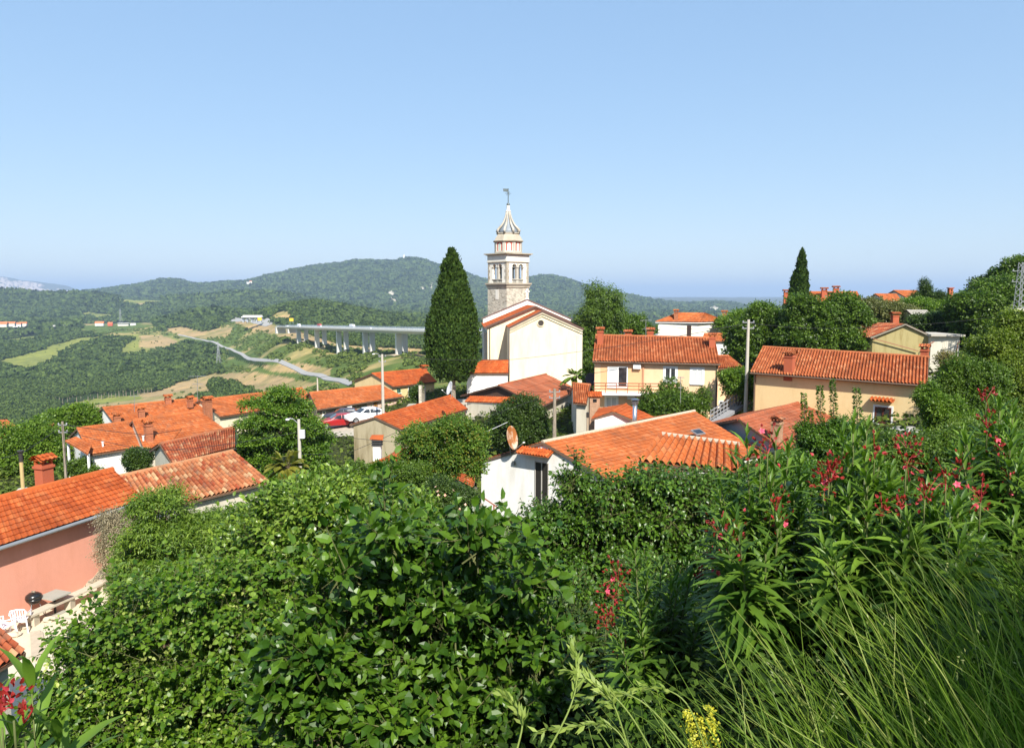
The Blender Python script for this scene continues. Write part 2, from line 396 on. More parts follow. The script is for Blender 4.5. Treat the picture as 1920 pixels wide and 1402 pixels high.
# grid: fine where the picture looks, coarse elsewhere
tin = np.arange(-520, 2420, 3.6); tin = (tin - CX) * cp_ / FPX
ang = np.concatenate([np.arctan(tin), np.linspace(math.atan(tin[-1]), 2 * PI + math.atan(tin[0]), 60)[1:-1]])
Dn = np.concatenate([[0.0], np.geomspace(.6, 250, 95), np.geomspace(256, 7000, 300), np.geomspace(7300, 30000, 45)])
A_, R_ = np.meshgrid(ang, Dn)
inside = (np.cos(A_) > 0.5)
rr = np.where(inside, R_ / np.maximum(np.cos(A_), .5), R_ * 2)
TX, TY = rr * np.sin(A_), rr * np.cos(A_)
TZZ = height(TX.ravel(), TY.ravel())
TV = np.stack([TX.ravel(), TY.ravel(), TZZ], 1)
nr, nc = A_.shape
i = np.arange(1, nr - 1)[:, None] * nc; j = np.arange(nc)[None]; j2 = (j + 1) % nc
TF = np.stack([i + j, i + j2, i + nc + j2, i + nc + j], -1).reshape(-1, 4)
# land cover (what grows where): forest 0, pasture 1, dry grass / bare earth 2, scrub 3, village ground 4, pale rock 5
FIELDS = [  # cover, picture outline on the ground, nearest and farthest distance
 (3, [(390, 660), (430, 668), (500, 690), (560, 700), (660, 724), (700, 700), (760, 690), (900, 690), (900, 740), (640, 790), (500, 760), (420, 700)], 300, 1500),
 (3, [(395, 620), (440, 595), (500, 600), (560, 625), (700, 660), (800, 660), (900, 665), (900, 740), (640, 720), (520, 690), (400, 645)], 450, 2200),
 (3, [(150, 590), (290, 605), (300, 620), (400, 622), (400, 640), (300, 640), (150, 625)], 1500, 2600),
 (1, [(-60, 715), (0, 676), (60, 660), (110, 645), (150, 635), (220, 628), (262, 626), (262, 634), (200, 636), (150, 648), (110, 668), (80, 690), (62, 697), (30, 693), (0, 687), (-60, 740)], 900, 2300),
 (1, [(232, 650), (262, 628), (330, 634), (345, 645), (320, 655), (280, 662), (240, 668), (222, 668)], 900, 2300),
 (2, [(262, 630), (300, 628), (332, 638), (320, 652), (290, 655), (258, 650)], 900, 2300),
 (2, [(305, 618), (340, 612), (380, 622), (437, 612), (430, 632), (380, 634), (335, 628)], 900, 2600),
 (1, [(205, 562), (260, 560), (320, 566), (290, 572), (240, 576), (230, 570)], 2700, 4200),
 (2, [(230, 566), (290, 570), (260, 576), (240, 577)], 2700, 4200),
 (2, [(118, 760), (240, 742), (300, 733), (345, 716), (410, 700), (480, 697), (560, 712), (640, 726), (600, 745), (500, 735), (440, 722), (400, 716), (390, 740), (300, 765), (150, 775)], 600, 1500),
 (1, [(120, 757), (200, 742), (262, 741), (270, 748), (170, 760)], 700, 1400),
 (2, [(470, 600), (560, 620), (640, 648), (720, 652), (800, 655), (790, 668), (700, 658), (640, 652), (575, 640), (520, 632), (480, 612)], 450, 1600),
 (1, [(120, 590), (160, 585), (210, 590), (240, 600), (180, 602)], 2000, 3300),
 (1, [(0, 640), (40, 632), (90, 625), (80, 632), (30, 645)], 1500, 2600),
 (2, [(430, 600), (450, 598), (480, 606), (500, 622), (470, 618)], 1200, 2200),
 (2, [(490, 685), (560, 680), (620, 690), (615, 705), (560, 700), (500, 695)], 500, 1400),
 (2, [(495, 600), (515, 588), (540, 583), (548, 596), (540, 604)], 1200, 2200),
 (1, [(522, 560), (545, 558), (570, 565), (572, 570), (545, 572)], 1500, 2500),
 (5, [(720, 547), (736, 545), (742, 560), (758, 574), (750, 575), (732, 560)], 4300, 6200),
 (5, [(770, 545), (800, 538), (806, 530), (816, 528), (812, 540), (795, 543)], 4300, 6200),
 (2, [(764, 574), (820, 578), (840, 583), (780, 579)], 4000, 6200),
 (5, [(1190, 593), (1200, 589), (1215, 596), (1245, 603), (1240, 608), (1205, 603)], 4000, 6200),
 (5, [(1316, 579), (1340, 574), (1352, 577), (1345, 588), (1336, 585), (1325, 580)], 4000, 6200),
 (5, [(703, 575), (710, 573), (708, 580)], 4000, 6200), (5, [(760, 602), (775, 600), (772, 606)], 3000, 6200),
 (2, [(640, 556), (670, 560), (668, 563)], 4000, 6200),
 (5, [(1050, 590), (1075, 588), (1085, 600)], 4000, 6200),
]
tpx, tpy = project(TV); TD = TV[:, 1]
cover = np.zeros(len(TV), int)
for cv, poly, a, b in FIELDS:
    jx = fbm(TV[:, 0] / 40, TV[:, 1] / 40, 31, 3) * 6; cover[inpoly(tpx + jx, tpy + jx * .4, poly) & (TD > a) & (TD < b)] = cv
# rock, not woods, on the coast far away; village ground near by
cover[(np.hypot(TV[:, 0], TV[:, 1]) < 170)] = 4
PAL = np.array([(.045, .075, .018), (.22, .24, .06), (.40, .285, .15), (.10, .145, .035), (.055, .065, .025), (.5, .46, .38)])
cc = PAL[cover]
_m = np.clip(fbm(TV[:, 0] / 55, TV[:, 1] / 55, 61, 4) * 3.2 - .1, 0, 1)[:, None] * (cover == 3)[:, None]; cc = cc * (1 - _m) + np.array([.36, .29, .13]) * _m
_m = np.clip(fbm(TV[:, 0] / 35, TV[:, 1] / 35, 67, 4) * 3 , 0, 1)[:, None] * ((cover == 2) | (cover == 1))[:, None] * .6; cc = cc * (1 - _m) + np.array([.17, .19, .06]) * _m
far = TD > 7600
cc[far] = np.array([.10, .12, .10])
cc = np.c_[cc, (cover == 0).astype(float)]
def covermap():
    g = NG("terrain"); at = g.n("ShaderNodeAttribute", attribute_name="cover"); P = g.co()
    a = g.ramp(g.noise(.06, 6, .7), [(.3, (.62, .66, .62)), (.5, (1, 1, 1)), (.72, (1.35, 1.25, 1.1))])
    b = g.ramp(g.noise(.0045, 5, .6), [(.3, (.78, .82, .85)), (.7, (1.2, 1.15, 1.0))])
    c = g.ramp(g.noise(1.1, 5, .7), [(.3, (.7, .7, .7)), (.7, (1.2, 1.2, 1.2))])
    col = g.mix(1.0, g.mix(1.0, g.mix(1.0, at.outputs["Color"], a, 'MULTIPLY'), b, 'MULTIPLY'), c, 'MULTIPLY')
    bt = g.noise(.09, 7, .72); ml = g.n("ShaderNodeMath", operation='MULTIPLY'); g.l(bt, ml.inputs[0]); g.l(at.outputs["Alpha"], ml.inputs[1]); g.bump(ml.outputs[0], 8.0, .9)
    return g.fin(col, .95, .05)
mb = MB(); mb.add(TV, TF)
ter = build(mb, "ground", covermap(), smooth=True, origin=(0, 0, 0)); ter["kind"] = "structure"
ca = ter.data.attributes.new("cover", 'FLOAT_COLOR', 'POINT'); ca.data.foreach_set("color", cc.astype(np.float32).ravel())

# ------------------------------------------------------------------ roads in the valley
def ribbon(name, pts, width, mat, lift=.7, kind="structure", n=60):
    P = np.array([hit(*p) for p in pts]); 
    t = np.linspace(0, len(P) - 1, n); Q = np.stack([np.interp(t, range(len(P)), P[:, k]) for k in range(3)], 1)
    for _ in range(3): Q[1:-1] = (Q[:-2] + 2 * Q[1:-1] + Q[2:]) / 4
    T = nrm(np.gradient(Q[:, :2], axis=0)); N = np.c_[-T[:, 1], T[:, 0]]
    L = Q[:, :2] + N * width / 2; R = Q[:, :2] - N * width / 2
    zl, zr_ = height(L[:, 0], L[:, 1]) + lift, height(R[:, 0], R[:, 1]) + lift
    V = np.concatenate([np.c_[L, zl], np.c_[R, zr_], np.c_[L, zl - 3], np.c_[R, zr_ - 3]])
    i = np.arange(n - 1); F = np.concatenate([np.stack([n + i, n + i + 1, i + 1, i], 1), np.stack([i, i + 1, 2 * n + i + 1, 2 * n + i], 1), np.stack([3 * n + i, 3 * n + i + 1, n + i + 1, n + i], 1)])
    m = MB(); m.add(V, F); o = build(m, name, mat, origin=(0, 0, 0)); o["kind"] = kind; return Q
ASPH = plain((.33, .32, .30), .9, var=.08, sc_=.2); GRAVEL = plain((.46, .45, .42), .95, var=.12, sc_=.3)
ribbon("road", [(335, 628), (352, 632), (378, 637), (410, 646), (450, 661), (500, 678), (560, 694), (600, 704), (640, 714), (660, 722)], 4.6, ASPH)
ribbon("path", [(565, 640), (600, 650), (650, 655), (700, 662), (745, 668)], 4.5, plain((.5, .4, .26), .95), n=40)
# ------------------------------------------------------------------ woods and scrub in the valley
rng = np.random.default_rng(11)
def ico():
    t = (1 + 5 ** .5) / 2
    V = nrm(np.array([(-1,t,0),(1,t,0),(-1,-t,0),(1,-t,0),(0,-1,t),(0,1,t),(0,-1,-t),(0,1,-t),(t,0,-1),(t,0,1),(-t,0,-1),(-t,0,1)], float))
    F = np.array([(0,11,5),(0,5,1),(0,1,7),(0,7,10),(0,10,11),(1,5,9),(5,11,4),(11,10,2),(10,7,6),(7,1,8),(3,9,4),(3,4,2),(3,2,6),(3,6,8),(3,8,9),(4,9,5),(2,4,11),(6,2,10),(8,6,7),(9,8,1)])
    return V, F
ICOV, ICOF = ico()
def ico2():
    V = [tuple(v) for v in ICOV]; C = {}; F = []
    def mid(a, b):
        k = (min(a, b), max(a, b))
        if k not in C: V.append(tuple(nrm(np.array(V[a]) + np.array(V[b])))); C[k] = len(V) - 1
        return C[k]
    for a, b, c in ICOF:
        ab, bc, ca = mid(a, b), mid(b, c), mid(c, a); F += [(a, ab, ca), (b, bc, ab), (c, ca, bc), (ab, bc, ca)]
    return np.array(V), np.array(F)
ICO2V, ICO2F = ico2()
def crown_templates(k, quads, qs, inner=.8):
    out = []
    for _ in range(k):
        V = ICOV * (inner + .18 * rng.standard_normal((12, 1))); V = V * [1, 1, .85]
        d = nrm(rng.standard_normal((quads, 3)) * [1, 1, .9]); d[:, 2] = np.where(d[:, 2] < -.25, -d[:, 2], d[:, 2])
        p = d * (.78 + .3 * rng.random((quads, 1))) * [1, 1, .9]
        n = nrm(d + .55 * rng.standard_normal((quads, 3))); a = nrm(np.cross(n, rng.standard_normal((quads, 3)))); b = np.cross(n, a)
        s = qs * (.7 + .6 * rng.random((quads, 1)))
        Q = np.stack([p - a * s, p - b * s * .8, p + a * s, p + b * s * .8], 1).reshape(-1, 3)
        F3 = ICOF; F4 = np.arange(quads * 4).reshape(-1, 4) + 12
        out.append((np.concatenate([V, Q]), F3, F4))
    return out
T_NEAR = crown_templates(6, 46, .30); T_FAR = crown_templates(4, 16, .42)
def spread(mb, T, P, R, sq=1.0):
    ids = rng.integers(0, len(T), len(P)); ang = rng.random(len(P)) * 2 * PI
    for k, (V, F3, F4) in enumerate(T):
        m = ids == k; p, r, a = P[m], R[m], ang[m]
        if not len(p): continue
        c, s = np.cos(a)[:, None], np.sin(a)[:, None]
        X = V[None, :, 0] * c - V[None, :, 1] * s; Y = V[None, :, 0] * s + V[None, :, 1] * c; Z = np.repeat(V[None, :, 2], len(p), 0)
        W = np.stack([X * r[:, None], Y * r[:, None], Z * r[:, None] * sq], -1) + p[:, None]
        off = (np.arange(len(p)) * len(V))[:, None, None]
        mb.add(W.reshape(-1, 3), (F3[None] + off).reshape(-1, 3))
        mb.F.append((F4[None] + off).reshape(-1, 4) + mb.n - len(p) * len(V))
def cover_at(X, Y):
    P = np.stack([X, Y, height(X, Y)], 1); px, py = project(P); cv = np.zeros(len(X), int)
    for c, poly, a, b in FIELDS:
        jx = fbm(X / 40, Y / 40, 31, 3) * 6
        cv[inpoly(px + jx, py + jx * .4, poly) & (Y > a) & (Y < b)] = c
    return P, px, py, cv
ROADP = [np.array(o) for o in ([(335, 628), (378, 637), (410, 646), (450, 661), (500, 678), (560, 694), (600, 704), (640, 714), (660, 722)],
         [(425, 664), (450, 675), (480, 688), (520, 692), (560, 700)], [(110, 757), (160, 745), (262, 741), (300, 738)])]
def near_road(px, py, d=5):
    m = np.zeros(len(px), bool)
    for R in ROADP: yy = np.interp(px, R[:, 0], R[:, 1], left=-99, right=-99); m |= (py - yy > -5) & (py - yy < 13)
    return m
def field(d0, d1, cell, pxa, pxb):
    x0, x1 = (pxa - CX) / FPX * d1, (pxb - CX) / FPX * d1
    X, Y = np.meshgrid(np.arange(x0, x1, cell), np.arange(d0, d1, cell)); X = X.ravel(); Y = Y.ravel()
    X = X + rng.uniform(-.45, .45, len(X)) * cell; Y = Y + rng.uniform(-.45, .45, len(Y)) * cell
    t = CX + FPX * X / Y; m = (t > pxa) & (t < pxb); return X[m], Y[m]
wm = MB(); sm_ = MB()
for d0, d1, cell, r0, r1, T, pa, pb in ((300, 620, 6.5, 2.4, 4.6, T_NEAR, -260, 1150), (620, 1150, 7.5, 3.0, 5.2, T_NEAR, -200, 1000), (1150, 2000, 10.5, 5, 7.8, T_FAR, -200, 1000),
                               (2000, 3400, 20, 10, 16, T_FAR, -200, 1050), (3400, 4300, 30, 14, 24, T_FAR, -200, 1500)):
    X, Y = field(d0, d1, cell, pa, pb); P, px, py, cv = cover_at(X, Y)
    m = (cv == 0) & ~near_road(px, py) & (fbm(X / 60, Y / 60, 77, 3) > -.62) & (py < 900)
    p = P[m].copy(); r = rng.uniform(r0, r1, m.sum()) * (1 + .25 * fbm(p[:, 0] / 90, p[:, 1] / 90, 8, 2)); p[:, 2] += r * .55
    spread(wm, T, p, r)
    if d1 <= 2000:
        m = (cv == 3) & ~near_road(px, py) & (fbm(X / 45, Y / 45, 91, 3) > -.16) & (rng.random(len(X)) < .85)
        p = P[m].copy(); r = rng.uniform(1.3, 3.6, m.sum()); p[:, 2] += r * .4; spread(sm_, T_NEAR if d1 < 1200 else T_FAR, p, r, .8)
        m = ((cv == 1) | (cv == 2)) & ~near_road(px, py) & (rng.random(len(X)) < .05)
        p = P[m].copy(); r = rng.uniform(1.0, 2.4, m.sum()); p[:, 2] += r * .4; spread(sm_, T_FAR, p, r, .8)
FOREST = leaf((.034, .062, .014), (.078, .115, .024), .12, .7, .15)
SCRUB = leaf((.05, .085, .018), (.13, .17, .035), .12, .7, .15)
bare(wm, "woodland", FOREST, "dense green woods covering the valley and low hills", "woodland", kind="stuff")
bare(sm_, "scrub", SCRUB, "loose green scrub scattered on the open slopes of the valley", "scrub", kind="stuff")
hm = MB(); X, Y = field(4300, 7000, 34, -200, 1700); P, px, py, cv = cover_at(X, Y); m = cv == 0
p = P[m].copy(); r = rng.uniform(14, 26, m.sum()); p[:, 2] += r * .1; spread(hm, T_FAR, p, r, .9)
bare(hm, "forest", FOREST, "unbroken forest over the far blue-green mountain", "forest", kind="stuff")

# pines with bare stems at the edge of the wood
pine_group = "bare-stemmed pines along the edge of the valley wood"
ORDS = ['first', 'second', 'third', 'fourth', 'fifth', 'sixth', 'seventh', 'eighth', 'ninth', 'tenth', 'eleventh', 'twelfth', 'thirteenth', 'fourteenth', 'fifteenth', 'sixteenth', 'seventeenth', 'eighteenth', 'nineteenth', 'twentieth'] + ['twenty-' + o for o in 'first second third fourth fifth sixth seventh eighth ninth'.split()] + ['thirtieth', 'thirty-first', 'thirty-second', 'thirty-third']
pr = empty("pine_tree", (0, 0, 0))
t = MB().tube([(0, 0, -1), (.1, 0, 4), (0, .1, 9.5)], [.38, .32, .2], 6); build(t, "trunk", bark((.30, .25, .2)), pr)
c = MB(); spread(c, T_NEAR, np.array([(0, 0, 10.), (1, .6, 9), (-1.2, -.4, 9.3)]), np.array([3., 2.3, 2.2]), .9); build(c, "crown", FOREST, pr)
k = 0
for px in np.arange(92, 288, 6.6):
    q = hit(px + rng.uniform(-2, 2), np.interp(px, [90, 120, 180, 240, 290], [752, 756, 749, 742, 736]) + rng.uniform(-1, 1), 300)
    s_ = rng.uniform(.85, 1.2)
    if k == 0: pr.location = tuple(q); o = pr
    else: o = dup(pr, q, rng.random() * 6, scale=s_)
    tag(o, "bare-stemmed pine, %s from the left along the edge of the valley wood" % ORDS[k], "pine tree", pine_group); k += 1

# ------------------------------------------------------------------ the motorway viaduct
VIA = lambda i, off=0.0: np.array([-257 + 41.3 * i + .873 * off, 900 - 74.25 * i + .486 * off, -40.5 + 2.52 * i])   # underside of the deck at pier i
vroot = lambda lab: empty("viaduct", VIA(2), lab, "viaduct", None)
CON = plain((.66, .64, .58), .85, var=.1, sc_=.15); RAIL = plain((.30, .36, .42), .5, .3, var=.1)
for off, lab in ((0, "nearer carriageway of the pale concrete motorway viaduct on tall piers"), (15, "farther carriageway of the pale concrete motorway viaduct, behind the nearer one")):
    v = vroot(lab); v.name = "viaduct"
    I = np.linspace(-1.15, 9, 60); C = np.array([VIA(i, off) for i in I]); N = np.array([.873, .486, 0]); up = np.array([0, 0, 1.])
    sec = [(-2.6, 0), (2.6, 0), (3.2, 1.7), (5.8, 2.0), (5.8, 2.35), (-5.8, 2.35), (-5.8, 2.0), (-3.2, 1.7)]
    V = np.concatenate([c_[None] + np.array([N * a + up * b for a, b in sec]) for c_ in C]); n = len(C); q = len(sec)
    i = np.arange(n - 1)[:, None] * q; j = np.arange(q)[None]; F = np.stack([i + j, i + (j + 1) % q, i + q + (j + 1) % q, i + q + j], -1).reshape(-1, 4)
    m = MB(); m.add(V, F); m.F.append(np.array([list(range(q))])); build(m, "deck", CON, v)
    for s_ in (-5.7, 5.7):
        m = MB()
        for a in range(n - 1): m.bar(C[a] + N * s_ + up * 2.85, C[a + 1] + N * s_ + up * 2.85, .25, 1.0)
        build(m, "parapet", CON, v)
        m = MB(); A = np.linspace(-1.15, 9, 260); G = np.array([VIA(i, off) for i in A])
        for g_ in G: m.box(g_ + N * s_ + up * 4.0, (.1, .1, .85))
        for a in range(n - 1): m.bar(C[a] + N * s_ + up * 4.7, C[a + 1] + N * s_ + up * 4.7, .1, .12)
        build(m, "railing", RAIL, v)
    for i in range(0, 9):
        b = VIA(i - (.3 if off else 0), off); ax = [[.486, -.873, 0], [.873, .486, 0], [0, 0, 1]]; g0 = gz(b[0], b[1]) - 2
        if b[2] - g0 < 2: continue
        m = MB(); m.box((b[0], b[1], (b[2] + g0) / 2), (1.6, 2.3, (b[2] - g0) / 2 - .01), ax); m.box((b[0], b[1], b[2] - .5), (1.3, 2.5, .45), ax); build(m, "pier", CON, v)
    b = VIA(-1.2, off); m = MB(); m.box((b[0], b[1], b[2] - 2.2), (3.5, 6.2, 4.2), [[.486, -.873, 0], [.873, .486, 0], [0, 0, 1]]); build(m, "abutment", CON, v)
ribbon("road", [(390, 598), (430, 598), (462, 599), (490, 603), (512, 607.5)], 24, ASPH, n=30)
ORD = 'first second third fourth fifth sixth seventh eighth ninth tenth'.split()
# toll plaza, signs and far houses
def at_ground(px, py, d0=8): return hit(px, py, d0)
def small_building(px, py, wpx, hpx, wall, roof, label, name="far_house", cat="house", group=None, ang=0.3, rz=.45, D=None):
    q = hit(px, py, 250) if D is None else np.array([*AT(px, py, D)[:2], 0.0])
    if D is not None: q[2] = AT(px, py, D)[2]
    s = q[1] / FPX; W, H, Dp = wpx * s / 2, hpx * s, wpx * s * .35
    r = empty(name, q, label, cat, group); c, sn = math.cos(ang), math.sin(ang)
    ax = [[c, sn, 0], [-sn, c, 0], [0, 0, 1]]
    build(MB().box(q + [0, 0, H * .5 - H * .3], (W, Dp, H * .8), ax), "wall", wall, r)
    if roof:
        m = MB(); A = np.array(ax); e = 1.08; hh = H
        pts = [(-W * e, -Dp * e, 0), (W * e, -Dp * e, 0), (W * e, Dp * e, 0), (-W * e, Dp * e, 0), (-W * e, 0, rz * Dp * 1.6), (W * e, 0, rz * Dp * 1.6)]
        m.add(np.array(pts) @ A + q + [0, 0, hh], [[0, 1, 5, 4], [2, 3, 4, 5], [0, 4, 3], [1, 2, 5], [0, 3, 2, 1]]); build(m, "roof", roof, r)
    else:
        build(MB().box(q + [0, 0, H + .3], (W * 1.1, Dp * 1.3, .3), ax), "roof", CON, r)
    return r
OR = plain((.55, .17, .06), .85); CRW = plain((.70, .66, .56), .9); WW = plain((.75, .74, .72), .8); YEL = plain((.75, .48, .03), .6)
gf = "orange-roofed houses at the edge of the valley woods"
for k, (px, w_, cw) in enumerate([(4, 18, CRW), (21, 14, CRW), (33, 13, WW), (44, 12, CRW), (48, 7, WW)]):
    small_building(px, 611 - k % 2, w_, 3.4, cw, OR, ORD[k] + " house from the left in the orange-roofed row at the far left woods", group=gf, D=2050 + 30 * k)
for px, w_, lab in ((104, 7, "first small white farm building from the left on the far pasture edge"), (117, 9, "domed pale farm building on the far pasture edge"), (131, 13, "long low white farm building on the far pasture edge")):
    small_building(px, 613, w_, 3, WW, None if px != 131 else None, lab, "farm_building", "farm building", D=2050)
for px, w_, cw, rf, lab in ((187, 14, WW, OR, "long white depot with a red roof beside the far motorway"), (207, 8, plain((.6, .1, .05), .7), OR, "small bright red roadside hall near the far motorway"), (232, 18, CRW, None, "long low beige depot left of the far junction"), (250, 9, WW, None, "little white block right of the beige depot")):
    small_building(px, 609, w_, 3, cw, rf, lab, "depot", "depot", D=2080)
t = empty("toll_plaza", AT(473, 602, 1450), "grey motorway toll plaza with a wide white canopy", "toll plaza")
q = AT(473, 602, 1450)
build(MB().box(q + [0, 0, 8.2], (19, 7, .9)), "canopy", WW, t); build(MB().box(q + [0, 3, 10.3], (19, .4, 1.0)), "gantry", CON, t)
for dx in (-17, -9, 0, 9, 17):
    build(MB().box(q + [dx, 0, 3.2], (1.3, 2.5, 5.6)), "booth", plain((.35, .38, .42), .5), t)
for px, py, lab in ((487, 599, "yellow motorway sign nearer the toll plaza"), (546.5, 600.5, "yellow motorway sign at the left end of the viaduct")):
    q = AT(px, py + 3, 1100); r = empty("road_sign", q, lab, "road sign")
    build(MB().box(q + [0, 0, 3.2], (2.9, .15, 2.3)), "sign_panel", YEL, r)
    for dx in (-2, 2): build(MB().box(q + [dx, .4, -.5], (.15, .15, 2.5)), "post", RAIL, r)
VEHC = [plain((.8, .8, .8), .4), plain((.03, .1, .3), .4), plain((.5, .04, .03), .4), plain((.6, .6, .62), .4)]
for k, (i, off, L) in enumerate(((-.6, -2, 4.4), (-.1, 2.4, 9), (.5, 14, 11), (1.9, 16.5, 12), (3.1, 2, 4.4))):
    b = VIA(i, off) + [0, 0, 2.4]; ax = np.array([[.486, -.873, 0], [.873, .486, 0], [0, 0, 1]])
    truck = L > 6; r = empty("lorry" if truck else "car", b, ("white lorry" if k != 2 else "red lorry") + " driving over the %s of the viaduct" % ["", "left end, nearer carriageway", "left end, farther carriageway", "middle"][k] if truck else ("small pale car at the left end of the viaduct" if k == 0 else "small grey car on the nearer carriageway of the viaduct"), "lorry" if truck else "car")
    hgt = 1.7 if truck else .55
    build(MB().box(b + [0, 0, hgt + .5], (L / 2, 1.15 if truck else .85, hgt), ax), "body", VEHC[[0, 0, 2, 0, 3][k]], r)
    build(MB().box(b + ax[0] * (L / 2 + .9 if truck else -.2) + [0, 0, 1.55 if truck else 1.4], (.85 if truck else 1.1, 1.1 if truck else .75, 1.1 if truck else .35), ax), "cab", VEHC[3], r)
    for dx in (-.35, .35):
        for sy in (-1, 1): build(MB().lathe(b + ax[0] * L * dx + ax[1] * sy * .9 + [0, 0, .5], [(.5, -.12), (.5, .12)], 10, [[1, 0, 0], [0, 0, 1], ax[1]]), "wheel", DARKMETAL, r)
# mountain villages
for k, (px, py, w_) in enumerate([(716, 491, 5), (723, 492, 5), (729, 491.5, 6), (735, 492, 5), (740, 491, 5), (746, 489, 5), (752, 488, 6), (758, 485.5, 4), (763, 486, 5), (769, 485.5, 5)]):
    small_building(px, py + 1.2, w_, 2.4, WW if k % 2 else CRW, OR, "tiny %s house from the left in the village on top of the far mountain" % ORD[k], "hilltop_house", "house", "houses of the village on the far mountain top", D=5950)
ct = AT(757.5, 487, 5940); r = empty("church_tower", ct, "tiny white church tower rising above the village on the far mountain top", "church tower")
build(MB().box(ct + [0, 0, 14], (5, 5, 16)), "tower_body", WW, r); build(MB().lathe(ct + [0, 0, 30], [(7, 0), (.3, 14)], 4), "spire", CRW, r)
for k, (px, py) in enumerate([(447, 547), (451, 548), (461, 546), (464, 544.5), (468, 542), (472, 541), (477, 540), (481, 538), (465, 531), (470, 530)]):
    small_building(px, py, 4.5, 2.4, WW if k % 3 else CRW, OR if k % 2 else None, "tiny %s house of the hamlet on the left flank of the far mountain" % ORD[k], "hamlet_house", "house", "houses of the hamlet on the flank of the far mountain", D=5300)
for k, (px, py) in enumerate([(670, 542.5), (678, 543), (694, 543.5)]):
    small_building(px, py, 3.5, 1.6, WW, None, "%s of three tiny white barns on the mountain side above the viaduct" % ['leftmost', 'middle', 'rightmost'][k], "barn", "barn", "white barns on the mountain side", D=5450)
# city on the coast, too far and hazy to count
cm = MB(); N_ = 2600
px = np.concatenate([rng.uniform(-260, 170, N_)]); tt = rng.random(N_)
lo = np.interp(px, [-260, 0, 60, 120, 170], [556, 555, 556, 556, 557]); hi = np.interp(px, [-260, 0, 25, 60, 100, 130, 170], [524, 528, 527, 532, 541, 547, 555])
py = lo + (hi - lo) * tt ** 1.3
keep = (fbm(px / 22, py / 5, 41, 3) > -.1); px, py = px[keep], py[keep]
Dc = 11800 + (556 - py) / 34 * 3000
for a, b, d_ in zip(px, py, Dc):
    q = AT(a, b, d_); g0 = gz(q[0], q[1]); s = rng.uniform(10, 26); cm.box((q[0], q[1], g0 + s * .3), (s * 1.3, s, s * rng.uniform(.5, 1.1)))
bare(cm, "city", plain((.55, .47, .43), .9, var=.3, sc_=.01), "pale hazy city spread over the coastal hill at the far left", "city", kind="stuff")
# pylons
for px, yt, yb, D in ((226.5, 578, 608, 1950), (410, 640, 676, 1050)):
    b = AT(px, yb, D); top = AT(px, yt, D); h_ = top[2] - b[2]; m = MB()
    for sx in (-1, 1):
        for sy in (-1, 1): m.bar(b + [sx * h_ * .09, sy * h_ * .09, -3], b + [0, 0, h_], .35, .35)
    for k in range(6):
        z = h_ * k / 6; wd = h_ * .09 * (1 - k / 6); m.bar(b + [-wd, -wd, z], b + [wd * .85, -wd * .85, z + h_ / 6], .25, .25); m.bar(b + [wd, -wd, z], b + [-wd * .85, -wd * .85, z + h_ / 6], .25, .25)
    for z in (.7, .85): m.bar(b + [-h_ * .13, 0, h_ * z], b + [h_ * .13, 0, h_ * z], .3, .3)
    bare(m, "pylon", plain((.35, .37, .38), .6, .3), "grey lattice power pylon %s" % ("rising from the woods left of the far junction" if px < 300 else "standing in the woods below the valley road"), "pylon")
# ------------------------------------------------------------------ houses
T_OR = tiles((.35, .066, .014), (.46, .098, .022), (.54, .15, .042), old=.22)
T_OR2 = tiles((.39, .098, .026), (.50, .138, .038), (.57, .195, .07), old=.42)
T_RED = tiles((.33, .085, .03), (.45, .13, .045), (.58, .23, .10), old=.12, mortar_or_groove_shade=.38)
T_OLD = tiles((.32, .065, .025), (.46, .17, .07), (.60, .38, .20), old=.75, mortar_or_groove_shade=.45)
T_OLD2 = tiles((.28, .06, .025), (.38, .10, .04), (.54, .28, .14), old=.65, mortar_or_groove_shade=.45)
T_FADE = tiles((.32, .088, .036), (.40, .115, .05), (.46, .16, .08), old=.5)
P_WHITE = plaster((.77, .76, .73), .6); P_CREAM = plaster((.72, .64, .46), .3); P_BEIGE = plaster((.42, .36, .24), 1.0, (.22, .2, .15))
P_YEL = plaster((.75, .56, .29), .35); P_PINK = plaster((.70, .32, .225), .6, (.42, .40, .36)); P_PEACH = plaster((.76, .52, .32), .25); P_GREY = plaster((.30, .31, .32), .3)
P_KHAKI = plaster((.38, .32, .15), 1.0, (.26, .22, .15)); P_OFF = plaster((.62, .57, .46), .5); P_ROSE = plaster((.72, .50, .40), .3); P_CHURCH = plaster((.76, .68, .50), .55)
STONE = stone((.22, .17, .11), (.32, .25, .17), (.42, .35, .25), 2.4); BRICK = brick((.36, .09, .035), (.44, .13, .05), (.36, .22, .14)); BRCK2 = brick((.36, .19, .10), (.46, .26, .15))
CHIM = plaster((.40, .11, .055), .6); BROWN = plain((.09, .05, .035), .7); EDGE = plain((.14, .09, .06), .7); GREYM = plain((.35, .36, .36), .45, .5)
MORT = plain((.45, .38, .28), .95)
Z3 = np.array([0, 0, 1.])
